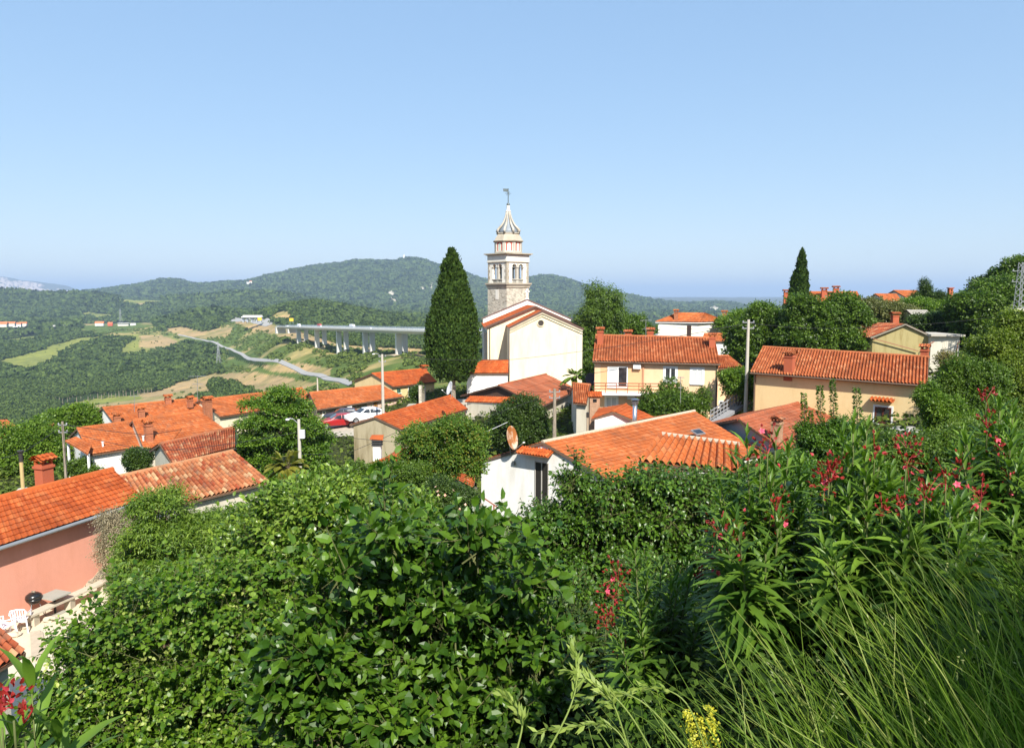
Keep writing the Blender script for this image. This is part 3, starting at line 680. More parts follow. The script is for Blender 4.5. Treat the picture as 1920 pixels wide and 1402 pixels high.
def tile_surface(mb, EA, EB, RA, RB, tw=.22, tl=.36, amp=.035, style='wave', k=6, step=.035):
    EA, EB, RA, RB = [np.asarray(a, float) for a in (EA, EB, RA, RB)]
    Lu = max(np.linalg.norm(EB - EA), np.linalg.norm(RB - RA)); Lv = (np.linalg.norm(RA - EA) + np.linalg.norm(RB - EB)) / 2
    nu = max(2, int(round(Lu / tw))); nv = max(2, int(round(Lv / tl)))
    u = np.arange(nu * k + 1) / (nu * k); v = np.repeat(np.arange(nv + 1), 2)[1:-1] / nv
    lift = np.tile([step, 0.0], nv); vt = np.repeat(np.arange(nv), 2) + np.tile([.02, .98], nv)
    U, Vv = np.meshgrid(u, v)
    P = (EA * (1 - U[..., None]) + EB * U[..., None]) * (1 - Vv[..., None]) + (RA * (1 - U[..., None]) + RB * U[..., None]) * Vv[..., None]
    n = nrm(np.cross(EB - EA, RA - EA)); n = n if n[2] > 0 else -n
    ph = U * nu * 2 * PI
    if style == 'wave': h = amp * np.cos(ph)
    elif style == 'barrel': h = amp * 1.5 * (np.abs(np.cos(ph / 2)) * 2 - 1)
    else: h = amp * (np.exp(-((U * nu) % 1 - .5) ** 2 * 40) - .2)
    jit = (vnoise(np.floor(U * nu) * 1.7, Vv * nv, 3)) * .012
    P = P + n * (h + lift[:, None] + jit)[..., None]
    cu = np.tile((np.arange(nu * k + 1) / k)[None], (len(v), 1)); cu[:, -1] -= .01
    UV = np.stack([cu, np.tile(vt[:, None], (1, nu * k + 1))], -1).reshape(-1, 2)
    w_ = nu * k + 1; i = np.arange(len(v) - 1)[:, None] * w_; j = np.arange(w_ - 1)[None]
    F = np.stack([i + j, i + j + 1, i + w_ + j + 1, i + w_ + j], -1).reshape(-1, 4)
    mb.add(P.reshape(-1, 3), F, UV)
    a_, b_ = np.meshgrid(np.linspace(0, 1, 9), np.linspace(0, 1, 5)); a_ = a_[..., None]; b_ = b_[..., None]
    Q = ((EA * (1 - a_) + EB * a_) * (1 - b_) + (RA * (1 - a_) + RB * a_) * b_ - n * .06).reshape(-1, 3); i = np.arange(4)[:, None] * 9; j = np.arange(8)[None]
    mb.add(Q, np.stack([i + j, i + j + 1, i + 10 + j, i + 9 + j], -1).reshape(-1, 4))
def plane(p, q, r): n = nrm(np.cross(np.asarray(q) - p, np.asarray(r) - p)); return np.asarray(p, float), n
def onto(px, py, pl):
    r = ray(px, py); return r * (np.dot(pl[0], pl[1]) / np.dot(r, pl[1]))
class House: pass
def PT(px, z, Y): p = AT(px, 570, Y); p[2] = z; return p
def mirror(E, R, d):
    b = 2 * R - E; b[2] = E[2]; return b
def house(name, label, cat, D, eA, eB, rA, rB, pitch=20, wall=P_WHITE, roof=T_OR, oh=.35, og=.15, tw=.24, tl=.38, amp=.03, style='wave', group=None, zb=None, depth_down=.5,
          gutter=None, pts=None, cap=True, capm=None, ze=None, dbg=True, backmat=None, k=6, roofkids=True):
    H = House(); z = (slope(eA[1]) * D if ze is None else ze) if pts is None else pts[0][2]; H.ze = z
    EA, EB = (AZ(*eA, z), AZ(*eB, z)) if pts is None else (pts[0].copy(), pts[1].copy()); tp = math.tan(math.radians(pitch)); e = nrm((EB - EA) * [1, 1, 0]); pn = np.array([-e[1], e[0], 0]); pn = pn if np.dot(pn, EA) > 0 else -pn
    lo, hi = z + .01, min(-.02, z + 9.0) if z < -.1 else z + 5
    mid = lambda zr: (AZ(*rA, zr) + AZ(*rB, zr)) / 2
    f = lambda zr: (zr - z) - tp * np.dot(mid(zr) - EA, pn)
    for _ in range(50 if pts is None else 0):
        c = (lo + hi) / 2
        if f(c) < 0: lo = c
        else: hi = c
    zr = (lo + hi) / 2 if pts is None else pts[2][2]; RA, RB = (AZ(*rA, zr), AZ(*rB, zr)) if pts is None else (pts[2].copy(), pts[3].copy()); d = nrm((RB - RA) * [1, 1, 0])
    BA, BB = mirror(EA.copy(), RA, d), mirror(EB.copy(), RB, d)
    if dbg: print("HOUSE %-18s D %.0f-%.0f len %.1f ridge %.1f halfw %.1f/%.1f zr-ze %.2f ang %.0f ze %.1f ground %.1f" % (label[:18], EA[1], EB[1], np.linalg.norm(EB - EA), np.linalg.norm(RB - RA), abs(np.dot(RA - EA, pn)), abs(np.dot(RB - EB, pn)), zr - z, math.degrees(math.acos(min(1, abs(np.dot(d, e))))), z, gz(EA[0], EA[1])))
    cen = (EA + EB + BA + BB) / 4; inward = nrm((cen - EA) * [1, 1, 0])
    iv = pn if np.dot(cen - EA, pn) > 0 else -pn
    def inset(P, along, s): return P + s * og * along + 0
    ip = -1 if np.dot(iv, pn) < 0 else 1
    a = EA + iv * oh + e * og; b = EB + iv * oh - e * og
    bd = nrm((BB - BA) * [1, 1, 0]); c = BB - iv * oh - bd * og; dd = BA - iv * oh + bd * og
    zt = z + oh * tp - .13
    ra = RA + d * og; rb = RB - d * og; zrw = zr - .14
    if zb is None:
        xs = [a, b, c, dd]; zb = min(gz(p[0], p[1]) for p in xs) - depth_down
    H.root = empty(name, (cen[0], cen[1], zb), label, cat, group)
    V = [(*a[:2], zb), (*b[:2], zb), (*c[:2], zb), (*dd[:2], zb), (*a[:2], zt), (*b[:2], zt), (*c[:2], zt), (*dd[:2], zt), (*ra[:2], zrw), (*rb[:2], zrw)]
    m = MB(); m.add(V, [[0, 1, 5, 4], [1, 2, 6, 9, 5], [2, 3, 7, 6], [3, 0, 4, 8, 7], [3, 2, 1, 0]])
    H.wall = build(m, "wall", wall, H.root)
    m = MB(); tile_surface(m, EA, EB, RA, RB, tw, tl, amp, style, k); tile_surface(m, BB, BA, RB, RA, tw * 1.01, tl, amp, style, max(2, k - 2)); H.roof = build(m, "roof", roof, H.root)
    if cap:
        m = MB(); n = max(3, int(np.linalg.norm(RB - RA) / .4)); up = nrm(np.cross(e, iv)); 
        for i in range(n):
            p = RA + (RB - RA) * i / n; q = RA + (RB - RA) * (i + 1.08) / n; m.tube([p + Z3 * (-.03), q + Z3 * (-.015)], [.135, .115], 8, True)
        build(m, "ridge_cap", capm or roof, H.root)
    m = MB()
    for s, t in ((EA, RA), (EB, RB), (BA, RA), (BB, RB)): m.bar(s - Z3 * .09, t - Z3 * .09, .05, .14)
    m.bar(EA + iv * .06 - Z3 * .10, EB + iv * .06 - Z3 * .10, .05, .12); build(m, "fascia", gutter or EDGE, H.root)
    if gutter:
        m = MB(); m.tube([EA - iv * .07 - Z3 * .07, EB - iv * .07 - Z3 * .07], .07, 8); build(m, "gutter", gutter, H.root)
    H.front = plane(a, b, np.array([*a[:2], zt])); H.A = plane(a, dd, np.array([*a[:2], zt])); H.B = plane(b, c, np.array([*b[:2], zt]))
    H.F = plane(EA, EB, RA); H.EA, H.EB, H.RA, H.RB, H.BA, H.BB, H.zr, H.zb, H.iv, H.e, H.d = EA, EB, RA, RB, BA, BB, zr, zb, iv, e, d
    H.a, H.b, H.c, H.dd, H.zt, H.Bk = a, b, c, dd, zt, plane(BA, BB, RA); return H
def axes_of(pl):      # wall frame: along, out (towards the viewer), up
    n = pl[1] * [1, 1, 0]; n = nrm(n); n = n if np.dot(n, -pl[0]) > 0 else -n
    x = np.cross(Z3, n); return np.array([x, n, Z3])
def opening(root, pl, box, kind="window", frame=WHITE, pane=None, panes=2, fw=.07, sill=True, surround=None, label=None, shutter=None):
    x0, y0, x1, y1 = box; ax = axes_of(pl); c = onto((x0 + x1) / 2, (y0 + y1) / 2, pl)
    L, R_, T_, B_ = onto(x0, (y0 + y1) / 2, pl), onto(x1, (y0 + y1) / 2, pl), onto((x0 + x1) / 2, y0, pl), onto((x0 + x1) / 2, y1, pl)
    w = abs(np.dot(R_ - L, ax[0])) / 2; h = (T_[2] - B_[2]) / 2
    o = build(MB().box(c, (w - fw, .012, h - fw), ax), kind, pane or glass(), root, label=label)
    m = MB()
    for sx in (-1, 1): m.box(c + ax[0] * sx * (w - fw / 2) + ax[1] * .015, (fw / 2, .035, h), ax)
    for sz in (-1, 1): m.box(c + Z3 * sz * (h - fw / 2) + ax[1] * .015, (w - fw, .035, fw / 2), ax)
    for k in range(1, panes): m.box(c + ax[0] * (-w + 2 * w * k / panes) + ax[1] * .018, (fw * .55, .03, h - fw), ax)
    build(m, "frame", frame, o)
    if surround:
        m = MB(); g = .13
        for sx in (-1, 1): m.box(c + ax[0] * sx * (w + g / 2), (g / 2, .03, h + g), ax)
        for sz in (-1, 1): m.box(c + Z3 * sz * (h + g / 2), (w, .03, g / 2), ax)
        build(m, "surround", surround, o)
    if sill: build(MB().box(c - Z3 * (h + .03 + (.13 if surround else 0)) + ax[1] * .05, (w + .08, .09, .03), ax), "sill", surround or WHITE, o)
    return o
def chimney(H, bx, by, ty, w=.45, mat=None, capm=None, style='gable', pl=None, root=None, P=None):
    b = onto(bx, by, pl or H.F) if P is None else P; top = AT(bx, ty, b[1]); h = top[2] - b[2]; root = root or H.root
    ax = np.array([H.e, H.iv, Z3]) if H else np.eye(3); mat = mat or CHIM
    hs = h - (.38 if style == 'gable' else .12)
    m = MB(); m.box((b[0], b[1], b[2] + (hs - .7) / 2), (w / 2, w / 2 * .9, (hs + .7) / 2), ax); m.box((b[0], b[1], b[2] + hs - .12), (w / 2 + .05, w * .45 + .05, .05), ax)
    o = build(m, "chimney", mat, root); c = np.array([b[0], b[1], b[2] + hs]); m = MB()
    if style == 'gable':
        for sx in (-1, 1):
            for sy in (-1, 1): m.box(c + ax[0] * sx * w * .38 + ax[1] * sy * w * .36 + Z3 * .1, (.05, .05, .1), ax)
        for s in (-1, 1):
            A = c + Z3 * .2 + ax[1] * s * (w * .72); Rr = c + Z3 * .40
            tile_surface(m, A - ax[0] * w * .75, A + ax[0] * w * .75, Rr - ax[0] * w * .75, Rr + ax[0] * w * .75, .18, .2, .02, 'wave', 6)
        m.box(c + Z3 * .19, (w * .6, w * .55, .02), ax)
    else: m.box(c + Z3 * .03, (w / 2 + .08, w / 2 + .06, .04), ax)
    build(m, "chimney_cap", capm or T_OR, o); return o
def dish(label, c, r, dirv, mat, arm=None, name="satellite_dish", mast=None):
    dirv = nrm(np.asarray(dirv, float)); x = nrm(np.cross(Z3, dirv)); y = np.cross(dirv, x); ax = np.array([x, y, dirv]); c = np.asarray(c, float)
    R = empty(name, c, label, "satellite dish"); prof = [(r * t, r * .16 * t * t) for t in np.linspace(.02, 1, 9)]; prof += [(r * t, r * .16 * t * t - .02) for t in np.linspace(1, .02, 9)]
    build(MB().lathe(c, prof, 28, ax), "reflector", mat, R, True)
    f = c + dirv * r * 1.05 - y * r * .55; m = MB(); m.tube([c - y * r * .98 + dirv * r * .12, f], .018, 6); m.tube([c - y * r * .3 - dirv * .03, c - dirv * .16 - y * .1], .03, 6); build(m, "arm", GREYM, R)
    build(MB().lathe(f, [(.035, -.06), (.045, .0), (.03, .07)], 10, ax), "receiver", WHITE, R)
    if mast is not None: build(MB().tube([c - dirv * .15, np.asarray(mast) ], .03, 8), "mast", GREYM, R)
    return R

def RUSTD():
    g = NG("rusty_white"); k = g.ramp(g.noise(1.6, 4, .6), [(.42, 0), (.56, 1)]); return g.fin(g.mix(k, (.62, .52, .38), (.36, .13, .035)), .7, .2)
# --- left cluster
H1 = house("pink_house", "long pink plastered house with a bright orange tile roof at the left edge", "house", 30.5, (272, 935), (-140, 1068), (211, 879), (-140, 967), 19, P_PINK, T_RED if 0 else T_OR, tw=.23, tl=.36, amp=.022, style='roll', gutter=GREYM, zb=-12.6, k=8)
chimney(H1, 117.5, 905, 852, .5, CHIM, T_OR, pl=H1.Bk, P=onto(117.5, 903, H1.F) + H1.iv * 1.0)
chimney(H1, 10, 930, 893, .55, P_WHITE, T_OR, P=onto(10, 933, H1.F) + H1.iv * 1.2)
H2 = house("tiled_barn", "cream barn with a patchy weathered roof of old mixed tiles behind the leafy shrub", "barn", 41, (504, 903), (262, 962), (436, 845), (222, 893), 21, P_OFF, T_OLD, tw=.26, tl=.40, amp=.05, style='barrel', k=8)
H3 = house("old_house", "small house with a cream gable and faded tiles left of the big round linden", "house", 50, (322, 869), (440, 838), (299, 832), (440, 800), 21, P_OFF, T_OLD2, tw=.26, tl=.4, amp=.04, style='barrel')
H4 = house("white_house", "white house with an orange roof and covered porch beside the dark round bush", "house", 57, (168, 852), (292, 833), (144, 803), (249, 789), 18, P_WHITE, T_OR2, tw=.25, amp=.02, style='roll')
H4b = house("village_house", "house with a long orange roof stepping up behind the white porch house, two brick chimneys", "house", 58, (270, 842), (440, 817), (248, 788), (374, 770), 18, P_OFF, T_OR2, tw=.25, amp=.02, style='roll')
chimney(H4b, 279, 825, 786, .55, BRICK, T_OR2)
for x, y in ((269, 826), (193, 837)):
    H_ = H4b if x > 250 else H4; b = onto(x, y, H_.F); build(MB().tube([b - Z3 * .1, b + Z3 * .25, b + Z3 * .4], [.07, .07, .12], 8), "vent_pipe", WHITE, H_.root)
H5 = house("village_house", "house with a white gable and the longest orange roof of the left cluster", "house", 76, (213, 792), (388, 776), (192, 764), (370, 746), 18, P_WHITE, T_OR2, tw=.26, amp=.02, style='roll')
for bx, by, ty in ((220, 795, 773), (265.5, 783, 761), (315, 750, 739)): chimney(H5, bx, by, ty, .6, BRICK, T_OR2)
H6 = house("village_house", "house with a grey gable and brick chimney left of the round tree", "house", 80, (413, 781), (597, 753), (375, 750), (566, 727), 18, P_CREAM, T_OR2, tw=.26, amp=.02, style='roll')
chimney(H6, 389.5, 780, 743, .75, BRICK, T_OR2); chimney(H6, 363, 760, 742, .5, BRICK, T_OR2, P=H6.RA - H6.d * 1.2); 
H7 = house("stone_cottage", "low stone cottage with pink plastered end behind the parked white car", "house", 84, (595, 768), (757, 743), (580, 736), (716, 722), 18, STONE, T_OR2, tw=.26, amp=.02, style='roll', gutter=EDGE)
pl = (H7.front[0] - axes_of(H7.front)[1] * -.03, H7.front[1]); pA, pB = onto(688, 770, H7.front), H7.b
axw = axes_of(H7.front); cmid = (pA + pB) / 2; wd = np.linalg.norm((pB - pA)[:2]) / 2
build(MB().box((cmid[0] + axw[1][0] * .02, cmid[1] + axw[1][1] * .02, (H7.zb + H7.zt) / 2 + .15), (wd, .05, (H7.zt - H7.zb) / 2 - .35), axw), "render_coat", P_ROSE, H7.root, label="pink plastered end wall")
opening(H7.root, H7.front, (604, 770, 610.5, 778), "window", P_CREAM, panes=1, fw=.12)
DR = plain((.28, .08, .03), .6)
opening(H7.root, H7.front, (630, 766, 638.5, 781), "door", P_CREAM, DR, panes=1, fw=.14, sill=False)
opening(H7.root, (H7.front[0] + axw[1] * .08, H7.front[1]), (700.5, 750, 707.5, 774), "door", BROWN, plain((.45, .22, .06), .6), panes=2, fw=.06, sill=False)
build(MB().box(onto(651, 765.5, H7.front) + axw[1] * .3, (.32, .18, .28), axw), "meter_box", WHITE, H7.root)
H8 = house("yellow_house", "house with a yellow gable and vivid orange roof beside the tall cypress", "house", 97, (737, 725), (819, 715), (697, 700), (797, 691), 18, P_YEL, T_OR, tw=.26, amp=.02, style='roll')
opening(H8.root, H8.front, (744, 728, 751, 737), "window", plain((.12, .3, .2), .6), panes=2, fw=.06); opening(H8.root, H8.front, (765, 724, 771.5, 744), "door", WHITE, panes=1, fw=.08, sill=False)
chimney(H8, 802, 700, 684, .8, BRICK, T_OR, P=H8.RB - H8.d * .3)
H9 = house("plastered_house", "house with a stained beige gable and long orange roof running back to the awning", "house", 61, (753, 805), (877, 766), (703, 781.5), (846, 741), 17, P_BEIGE, T_OR, tw=.26, amp=.018, style='roll', og=.08)
# small roofs and the little ribbed chimney in front of it
H9b = house("lean_to_shed", "low shed with an orange roof below the stained beige gable, white chimney in front", "shed", 47, (686, 878), (784, 858), (697, 866), (768, 842), 12, P_WHITE, T_OR, tw=.26, amp=.018, style='roll', cap=False)
q = AT(708, 872, 50); o = build(MB().box(q + [0, 0, .3], (.26, .24, 1.1)), "chimney", P_WHITE, H9b.root)
m = MB(); [m.box(q + [0, 0, 1.42 + .16 * i], (.34, .3, .045)) for i in range(3)]; m.box(q + [0, 0, 1.6], (.2, .18, .28)); build(m, "chimney_cap", plain((.05, .05, .05), .8), o)
m = MB(); m.slab([q + [-.45, -.3, 1.9], q + [.45, -.3, 1.85], q + [.4, .3, 2.05], q + [-.4, .3, 2.05]], .06); build(m, "rain_hood", T_OR, o)
H9c = house("low_annex", "small orange-roofed annex with a grey wall left of the white cottage with the dish", "house", 51, (888, 915), (846, 893), (893, 877), (850, 864), 16, P_OFF, T_OR, tw=.26, amp=.018, style='roll', cap=False)

# --- brown gable house with corrugated awning
H10 = house("gabled_house", "house with a dark brown timber gable and rusty awning in front of the church", "house", 74, (1015, 762), (1085, 730), (935, 722), (1024, 701), 19, P_OFF, T_FADE, tw=.5, tl=1.6, amp=.012, style='roll', oh=.4, og=.6, gutter=BROWN)
g = H10; ga = np.array([*g.dd[:2], 0]); gb = np.array([*g.a[:2], 0])
out = nrm(-(g.d)); pa = g.BA + g.d * .35; pb = g.EA + g.d * .35; pr_ = g.RA + g.d * .35
m = MB(); m.slab([pb + [0, 0, -.15], pa + [0, 0, -.15], pr_ + [0, 0, -.2]], .12, g.d); build(m, "gable_boards", BROWN, g.root)
w0, w1 = AT(871, 753, 73.5), AT(978, 756, 70.8); d_ = np.array([g.d[0], g.d[1], 0]) * 1.2; m = MB()
tile_surface(m, w0, w1, w0 + d_ + Z3 * .45, w1 + d_ + Z3 * .45, .2, 1.3, .035, 'wave', 6); build(m, "awning", T_OR, g.root)
m = MB()
for px in (872, 976): p = AT(px, 760, 73.5 if px < 900 else 71.5); build(MB().box((p[0], p[1], (p[2] + g.zb) / 2 + .1), (.07, .07, (p[2] - g.zb) / 2)), "porch_post", BROWN, g.root)
opening(g.root, g.A, (920, 770, 934, 792), "door", BROWN, plain((.03, .025, .02), .8), panes=1, fw=.05, sill=False)

# --- the white house with the dish (nearest white wall)
H11 = house("white_cottage", "white cottage with a rusty satellite dish and a broad orange roof, mid-picture", "house", 40, (1152, 905), (1432, 850), (1017, 828), (1302, 770), 17, P_WHITE, T_OR2, tw=.23, tl=.38, amp=.022, style='roll', k=8, og=.10, capm=MORT, oh=.2)
g = H11
print("H11 BA", g.BA, project(np.array([g.BA])), 'want 884,865')
# dark door in the gable wall, corrugated canopy above it
ax = axes_of(g.A)
opening(g.root, g.A, (1003, 866, 1029, 950), "door", plain((.45, .42, .38), .6), plain((.03, .028, .025), .3), panes=2, fw=.05, sill=False)
p0, p1 = onto(981, 842, g.A), onto(1040, 846, g.A); p0[2] = p1[2] = (p0[2] + p1[2]) / 2 + .15; m = MB()
tile_surface(m, p0 + ax[1] * .75 - Z3 * .28, p1 + ax[1] * .75 - Z3 * .28, p0 + ax[1] * .02, p1 + ax[1] * .02, .2, .8, .045, 'wave', 8); build(m, "canopy", T_OR, g.root)
build(MB().box(onto(964, 867, g.A) + ax[1] * .06, (.09, .06, .11), ax), "lamp", GREYM, g.root)
c_ = onto(905, 962, g.A); V = [c_ + ax[0] * r_ * .34 * math.cos(t) + Z3 * r_ * .62 * math.sin(t) + ax[1] * .012 for t, r_ in zip(np.linspace(0, 2 * PI, 17)[:-1], [1, .9, 1.1, .85, 1, 1.15, .9, 1, .8, 1.1, 1, .9, 1.1, 1, .85, 1.05])]
build(MB().slab(V, .01, -ax[1]), "plaster_patch", plaster((.50, .42, .32), .5), g.root)
sk = onto(1308, 812, g.F); nr_ = g.F[1] if g.F[1][2] > 0 else -g.F[1]; sx = g.e; sy = np.cross(nr_, sx); o = build(MB().box(sk + nr_ * .08, (.42, .3, .05), [sx, sy, nr_]), "skylight", GREYM, g.root); build(MB().box(sk + nr_ * .135, (.35, .23, .006), [sx, sy, nr_]), "pane", glass(), o)
# tiled porch roof in front of it
H11b = house("tiled_canopy", "open canopy of big rounded orange tiles in front of the broad roof", "canopy", 33, (1198, 864), (1394, 884), (1240, 813), (1384, 832), 17, plain((.08, .05, .04), .7), T_OR2, tw=.36, tl=.42, amp=.075, style='barrel', k=10, og=3.0 * 0 + .3, zb=-9.0, ze=None, capm=MORT)
bpy.data.objects.remove(H11b.wall)
m = MB()
for P in (H11b.EA + H11b.iv * .3, H11b.EB + H11b.iv * .3, H11b.BA - H11b.iv * .3, H11b.BB - H11b.iv * .3):
    b0 = gz(P[0], P[1]) - .3; build(MB().box((P[0], P[1], (P[2] + b0) / 2 - .1), (.06, .06, (P[2] - b0) / 2)), "post", DARKMETAL, H11b.root)
m.bar(H11b.EA + H11b.iv * .3 - Z3 * .22, H11b.EB + H11b.iv * .3 - Z3 * .22, .1, .12); build(m, "beam", DARKMETAL, H11b.root)
dc = AT(958, 821, 43.6); dish("large rust-stained satellite dish on the roof edge of the white cottage", dc, .72, (.95, -.42, .25), RUSTD(), mast=dc + [0, .25, -1.1])

# --- white shed with steel flue
H12 = house("white_shed", "small white shed with an orange roof and steel flue, in front of the leafy bush", "shed", 55, (1192, 789), (1228, 782), (1150, 771), (1174, 757.5), 17, P_WHITE, T_OR, tw=.26, amp=.018, style='roll')
q = AT(1190, 792, 50); r = empty("flue_pipe", q, "shiny steel flue pipe with a round cap rising behind the orange ridge", "chimney pipe"); m = MB().tube([q - Z3 * 1.0, q + Z3 * 1.25], .15, 14); build(m, "pipe", plain((.6, .6, .62), .25, .9), r, True)
build(MB().lathe(q + Z3 * 1.25, [(.16, 0), (.24, .05), (.24, .22), (.16, .26), (.3, .3), (.3, .33), (.05, .42)], 14), "cowl", plain((.35, .36, .38), .3, .9), r)
q = AT(1101.5, 812, 46); r = empty("stove_pipe", q, "thin rusty pipe with a black cap in front of the white shed", "chimney pipe"); build(MB().tube([q - Z3, q + Z3 * 1.0], .07, 8), "pipe", plain((.42, .34, .24), .7, .3), r); build(MB().lathe(q + Z3 * 1.0, [(.09, 0), (.09, .25), (.12, .27), (.03, .34)], 8), "pipe_cap", DARKMETAL, r)
# --- small tiled roof and garden grill
H13 = house("small_outbuilding", "small outbuilding with a deep orange barrel-tiled roof between church and peach house", "shed", 66, (1100, 757), (1075, 755), (1107, 721), (1074, 718), 20, P_OFF, T_RED, tw=.24, amp=.045, style='barrel')
q = AT(1114, 776, 62); r = empty("brick_grill", (q[0], q[1], gz(q[0], q[1]) - .2), "tall brick garden grill with a small tiled hood beside the peach house", "grill"); zt_ = AT(1114, 742, 62)[2]; zb_ = gz(q[0], q[1]) - .2
build(MB().box((q[0], q[1], (zt_ + zb_) / 2), (.42, .4, (zt_ - zb_) / 2)), "stack", BRCK2, r); m = MB(); tile_surface(m, (q[0] - .6, q[1] - .55, zt_), (q[0] + .6, q[1] - .55, zt_), (q[0] - .6, q[1], zt_ + .4), (q[0] + .6, q[1], zt_ + .4), .2, .3); tile_surface(m, (q[0] + .6, q[1] + .55, zt_), (q[0] - .6, q[1] + .55, zt_), (q[0] + .6, q[1], zt_ + .4), (q[0] - .6, q[1], zt_ + .4), .2, .3); build(m, "hood", T_OR, r)
build(MB().box((q[0], q[1] - .405, zt_ - .35), (.16, .01, .14)), "flue_opening", plain((.01, .01, .01), .9), r)

# --- peach two-storey house
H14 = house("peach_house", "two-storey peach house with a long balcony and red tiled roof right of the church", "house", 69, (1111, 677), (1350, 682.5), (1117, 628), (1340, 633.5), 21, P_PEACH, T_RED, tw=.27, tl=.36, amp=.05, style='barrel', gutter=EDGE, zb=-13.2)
g = H14; ax = axes_of(g.front)
for bx, by, ty in ((1125.5, 645, 613), (1335, 659, 624)): chimney(g, bx, by, ty, .55, CHIM, T_RED)
for bx, ty in ((1176, 618), (1218, 614)): chimney(g, bx, 634, ty, .6, CHIM, T_RED, P=onto(bx, 631, g.F) + g.iv * 1.0)
P_DEEP = plaster((.72, .42, .22), .1)
def panel(root, pl, box, mat, name, th=.03, off=0.0, label=None):
    x0, y0, x1, y1 = box; a_ = axes_of(pl); c = onto((x0 + x1) / 2, (y0 + y1) / 2, pl); w = abs(np.dot(onto(x1, (y0 + y1) / 2, pl) - onto(x0, (y0 + y1) / 2, pl), a_[0])) / 2; h = (onto((x0 + x1) / 2, y0, pl)[2] - onto((x0 + x1) / 2, y1, pl)[2]) / 2
    return build(MB().box(c + a_[1] * (off + th / 2), (w, th / 2, h), a_), name, mat, root, label=label)
panel(g.root, g.front, (1126, 683.5, 1207, 731), P_DEEP, "balcony_wall", .02, label="deeper orange wall behind the balcony")
off = (g.front[0] + ax[1] * .05, g.front[1])
CURT = plain((.55, .57, .56), .5)
opening(g.root, off, (1139, 687, 1158, 727), "balcony_door", WHITE, CURT, panes=1, fw=.09, sill=False); opening(g.root, off, (1158, 687, 1177, 727), "balcony_door", WHITE, None, panes=1, fw=.09, sill=False)
opening(g.root, g.front, (1246, 689, 1268, 714), "window", WHITE, panes=2, fw=.1, surround=WHITE); opening(g.root, g.front, (1296, 691, 1318, 717), "window", WHITE, CURT, panes=2, fw=.1, surround=WHITE, label="white window with closed curtains")
opening(g.root, g.front, (1136, 743, 1157, 770), "garden_door", WHITE, CURT, panes=2, fw=.1, surround=WHITE, sill=False)
for b in ((1188, 682.5, 1202, 691), (1177, 739, 1190, 748)):
    panel(g.root, off, b, WHITE, "air_conditioner", .28); 
s0, s1 = onto(1118, 735.5, g.front), onto(1242, 737, g.front); out = ax[1]; sw = nrm(s1 - s0)
m = MB(); m.bar(s0 + out * .6, s1 + out * .6, 1.2, .2); o = build(m, "balcony", WHITE, g.root); m = MB(); BR = plain((.30, .10, .05), .6)
for dz in (.45, .75, 1.0): m.bar(s0 + out * 1.15 + Z3 * dz, s1 + out * 1.15 + Z3 * dz, .06, .08)
for t in np.linspace(0, 1, 7): p = s0 + (s1 - s0) * t + out * 1.15; m.box(p + Z3 * .5, (.03, .03, .5))
build(m, "balcony_rail", BR, o)
m = MB(); p = g.b + ax[1] * .08; m.tube([(p[0] - .1, p[1], g.zt), (p[0] - .1, p[1], g.zb)], .05, 8); build(m, "downpipe", EDGE, g.root)
panel(g.root, off, (1204.5, 683, 1207.5, 731), plain((.5, .25, .14), .8), "corner_strip", .05)
# annex on the right
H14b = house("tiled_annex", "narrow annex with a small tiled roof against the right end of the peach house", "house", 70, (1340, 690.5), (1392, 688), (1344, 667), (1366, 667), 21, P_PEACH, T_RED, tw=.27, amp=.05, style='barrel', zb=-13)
opening(H14b.root, H14b.front, (1350, 694, 1359, 706), "window", GREYM, panes=1, fw=.06); opening(H14b.root, H14b.front, (1347, 751, 1356, 764), "window", WHITE, panes=1, fw=.1)

# --- white house with hipped roof behind the peach house
def hip(name, label, D, c0, c1, c2, top0, top1, wall, roof, ztop, zb):
    z = slope(c1[1]) * D; A, B, C = AZ(*c0, z), AT(*c1, D), AZ(*c2, z); A = A if A[1] < 300 else A; Dp = A + C - B
    A[2] = B[2] = C[2] = Dp[2] = z; ctr = (A + C) / 2; r = empty(name, (ctr[0], ctr[1], zb), label, "house")
    inn = [P + nrm((ctr - P) * [1, 1, 0]) * .5 for P in (A, B, C, Dp)]; build(MB().prism([p[:2] for p in inn], zb, z - .02), "wall", wall, r)
    T0 = (A + Dp) / 2 * .6 + ctr * .4; T1 = (B + C) / 2 * .6 + ctr * .4; T0[2] = T1[2] = z + ztop; m = MB()
    tile_surface(m, A, B, T0, T1, .27, .4, .03); tile_surface(m, C, Dp, T1, T0, .27, .4, .03); tile_surface(m, B, C, T1, T1 + (C - B) * .01, .27, .4, .03); tile_surface(m, Dp, A, T0, T0 + (A - Dp) * .01, .27, .4, .03)
    build(m, "roof", roof, r); m = MB(); m.slab([p - Z3 * .12 for p in (A, B, C, Dp)], .1); build(m, "eaves", WHITE, r)
    H = House(); H.root = r; H.F = plane(A, B, T0); H.e = nrm(B - A); H.iv = np.cross(Z3, H.e); H.front = plane(inn[0], inn[1], inn[0] + Z3); H.side = plane(inn[1], inn[2], inn[1] + Z3); return H
Dz = 118; zz = slope(603.5) * Dz; P1 = AT(1312, 603.5, Dz); P0 = P1 + np.array([-6.6, 2.2, 0]); P2 = P1 + np.array([5.2, 3.2, 0])
pj = lambda P: tuple(float(v[0]) for v in project(np.array([P])))
H15 = hip("hip_roof_house", "white house with a hipped orange roof and two brick chimneys behind the peach house", Dz, pj(P0), (1312, 603.5), pj(P2), None, None, plaster((.74, .70, .62), .3), T_OR2, 1.4, -10)
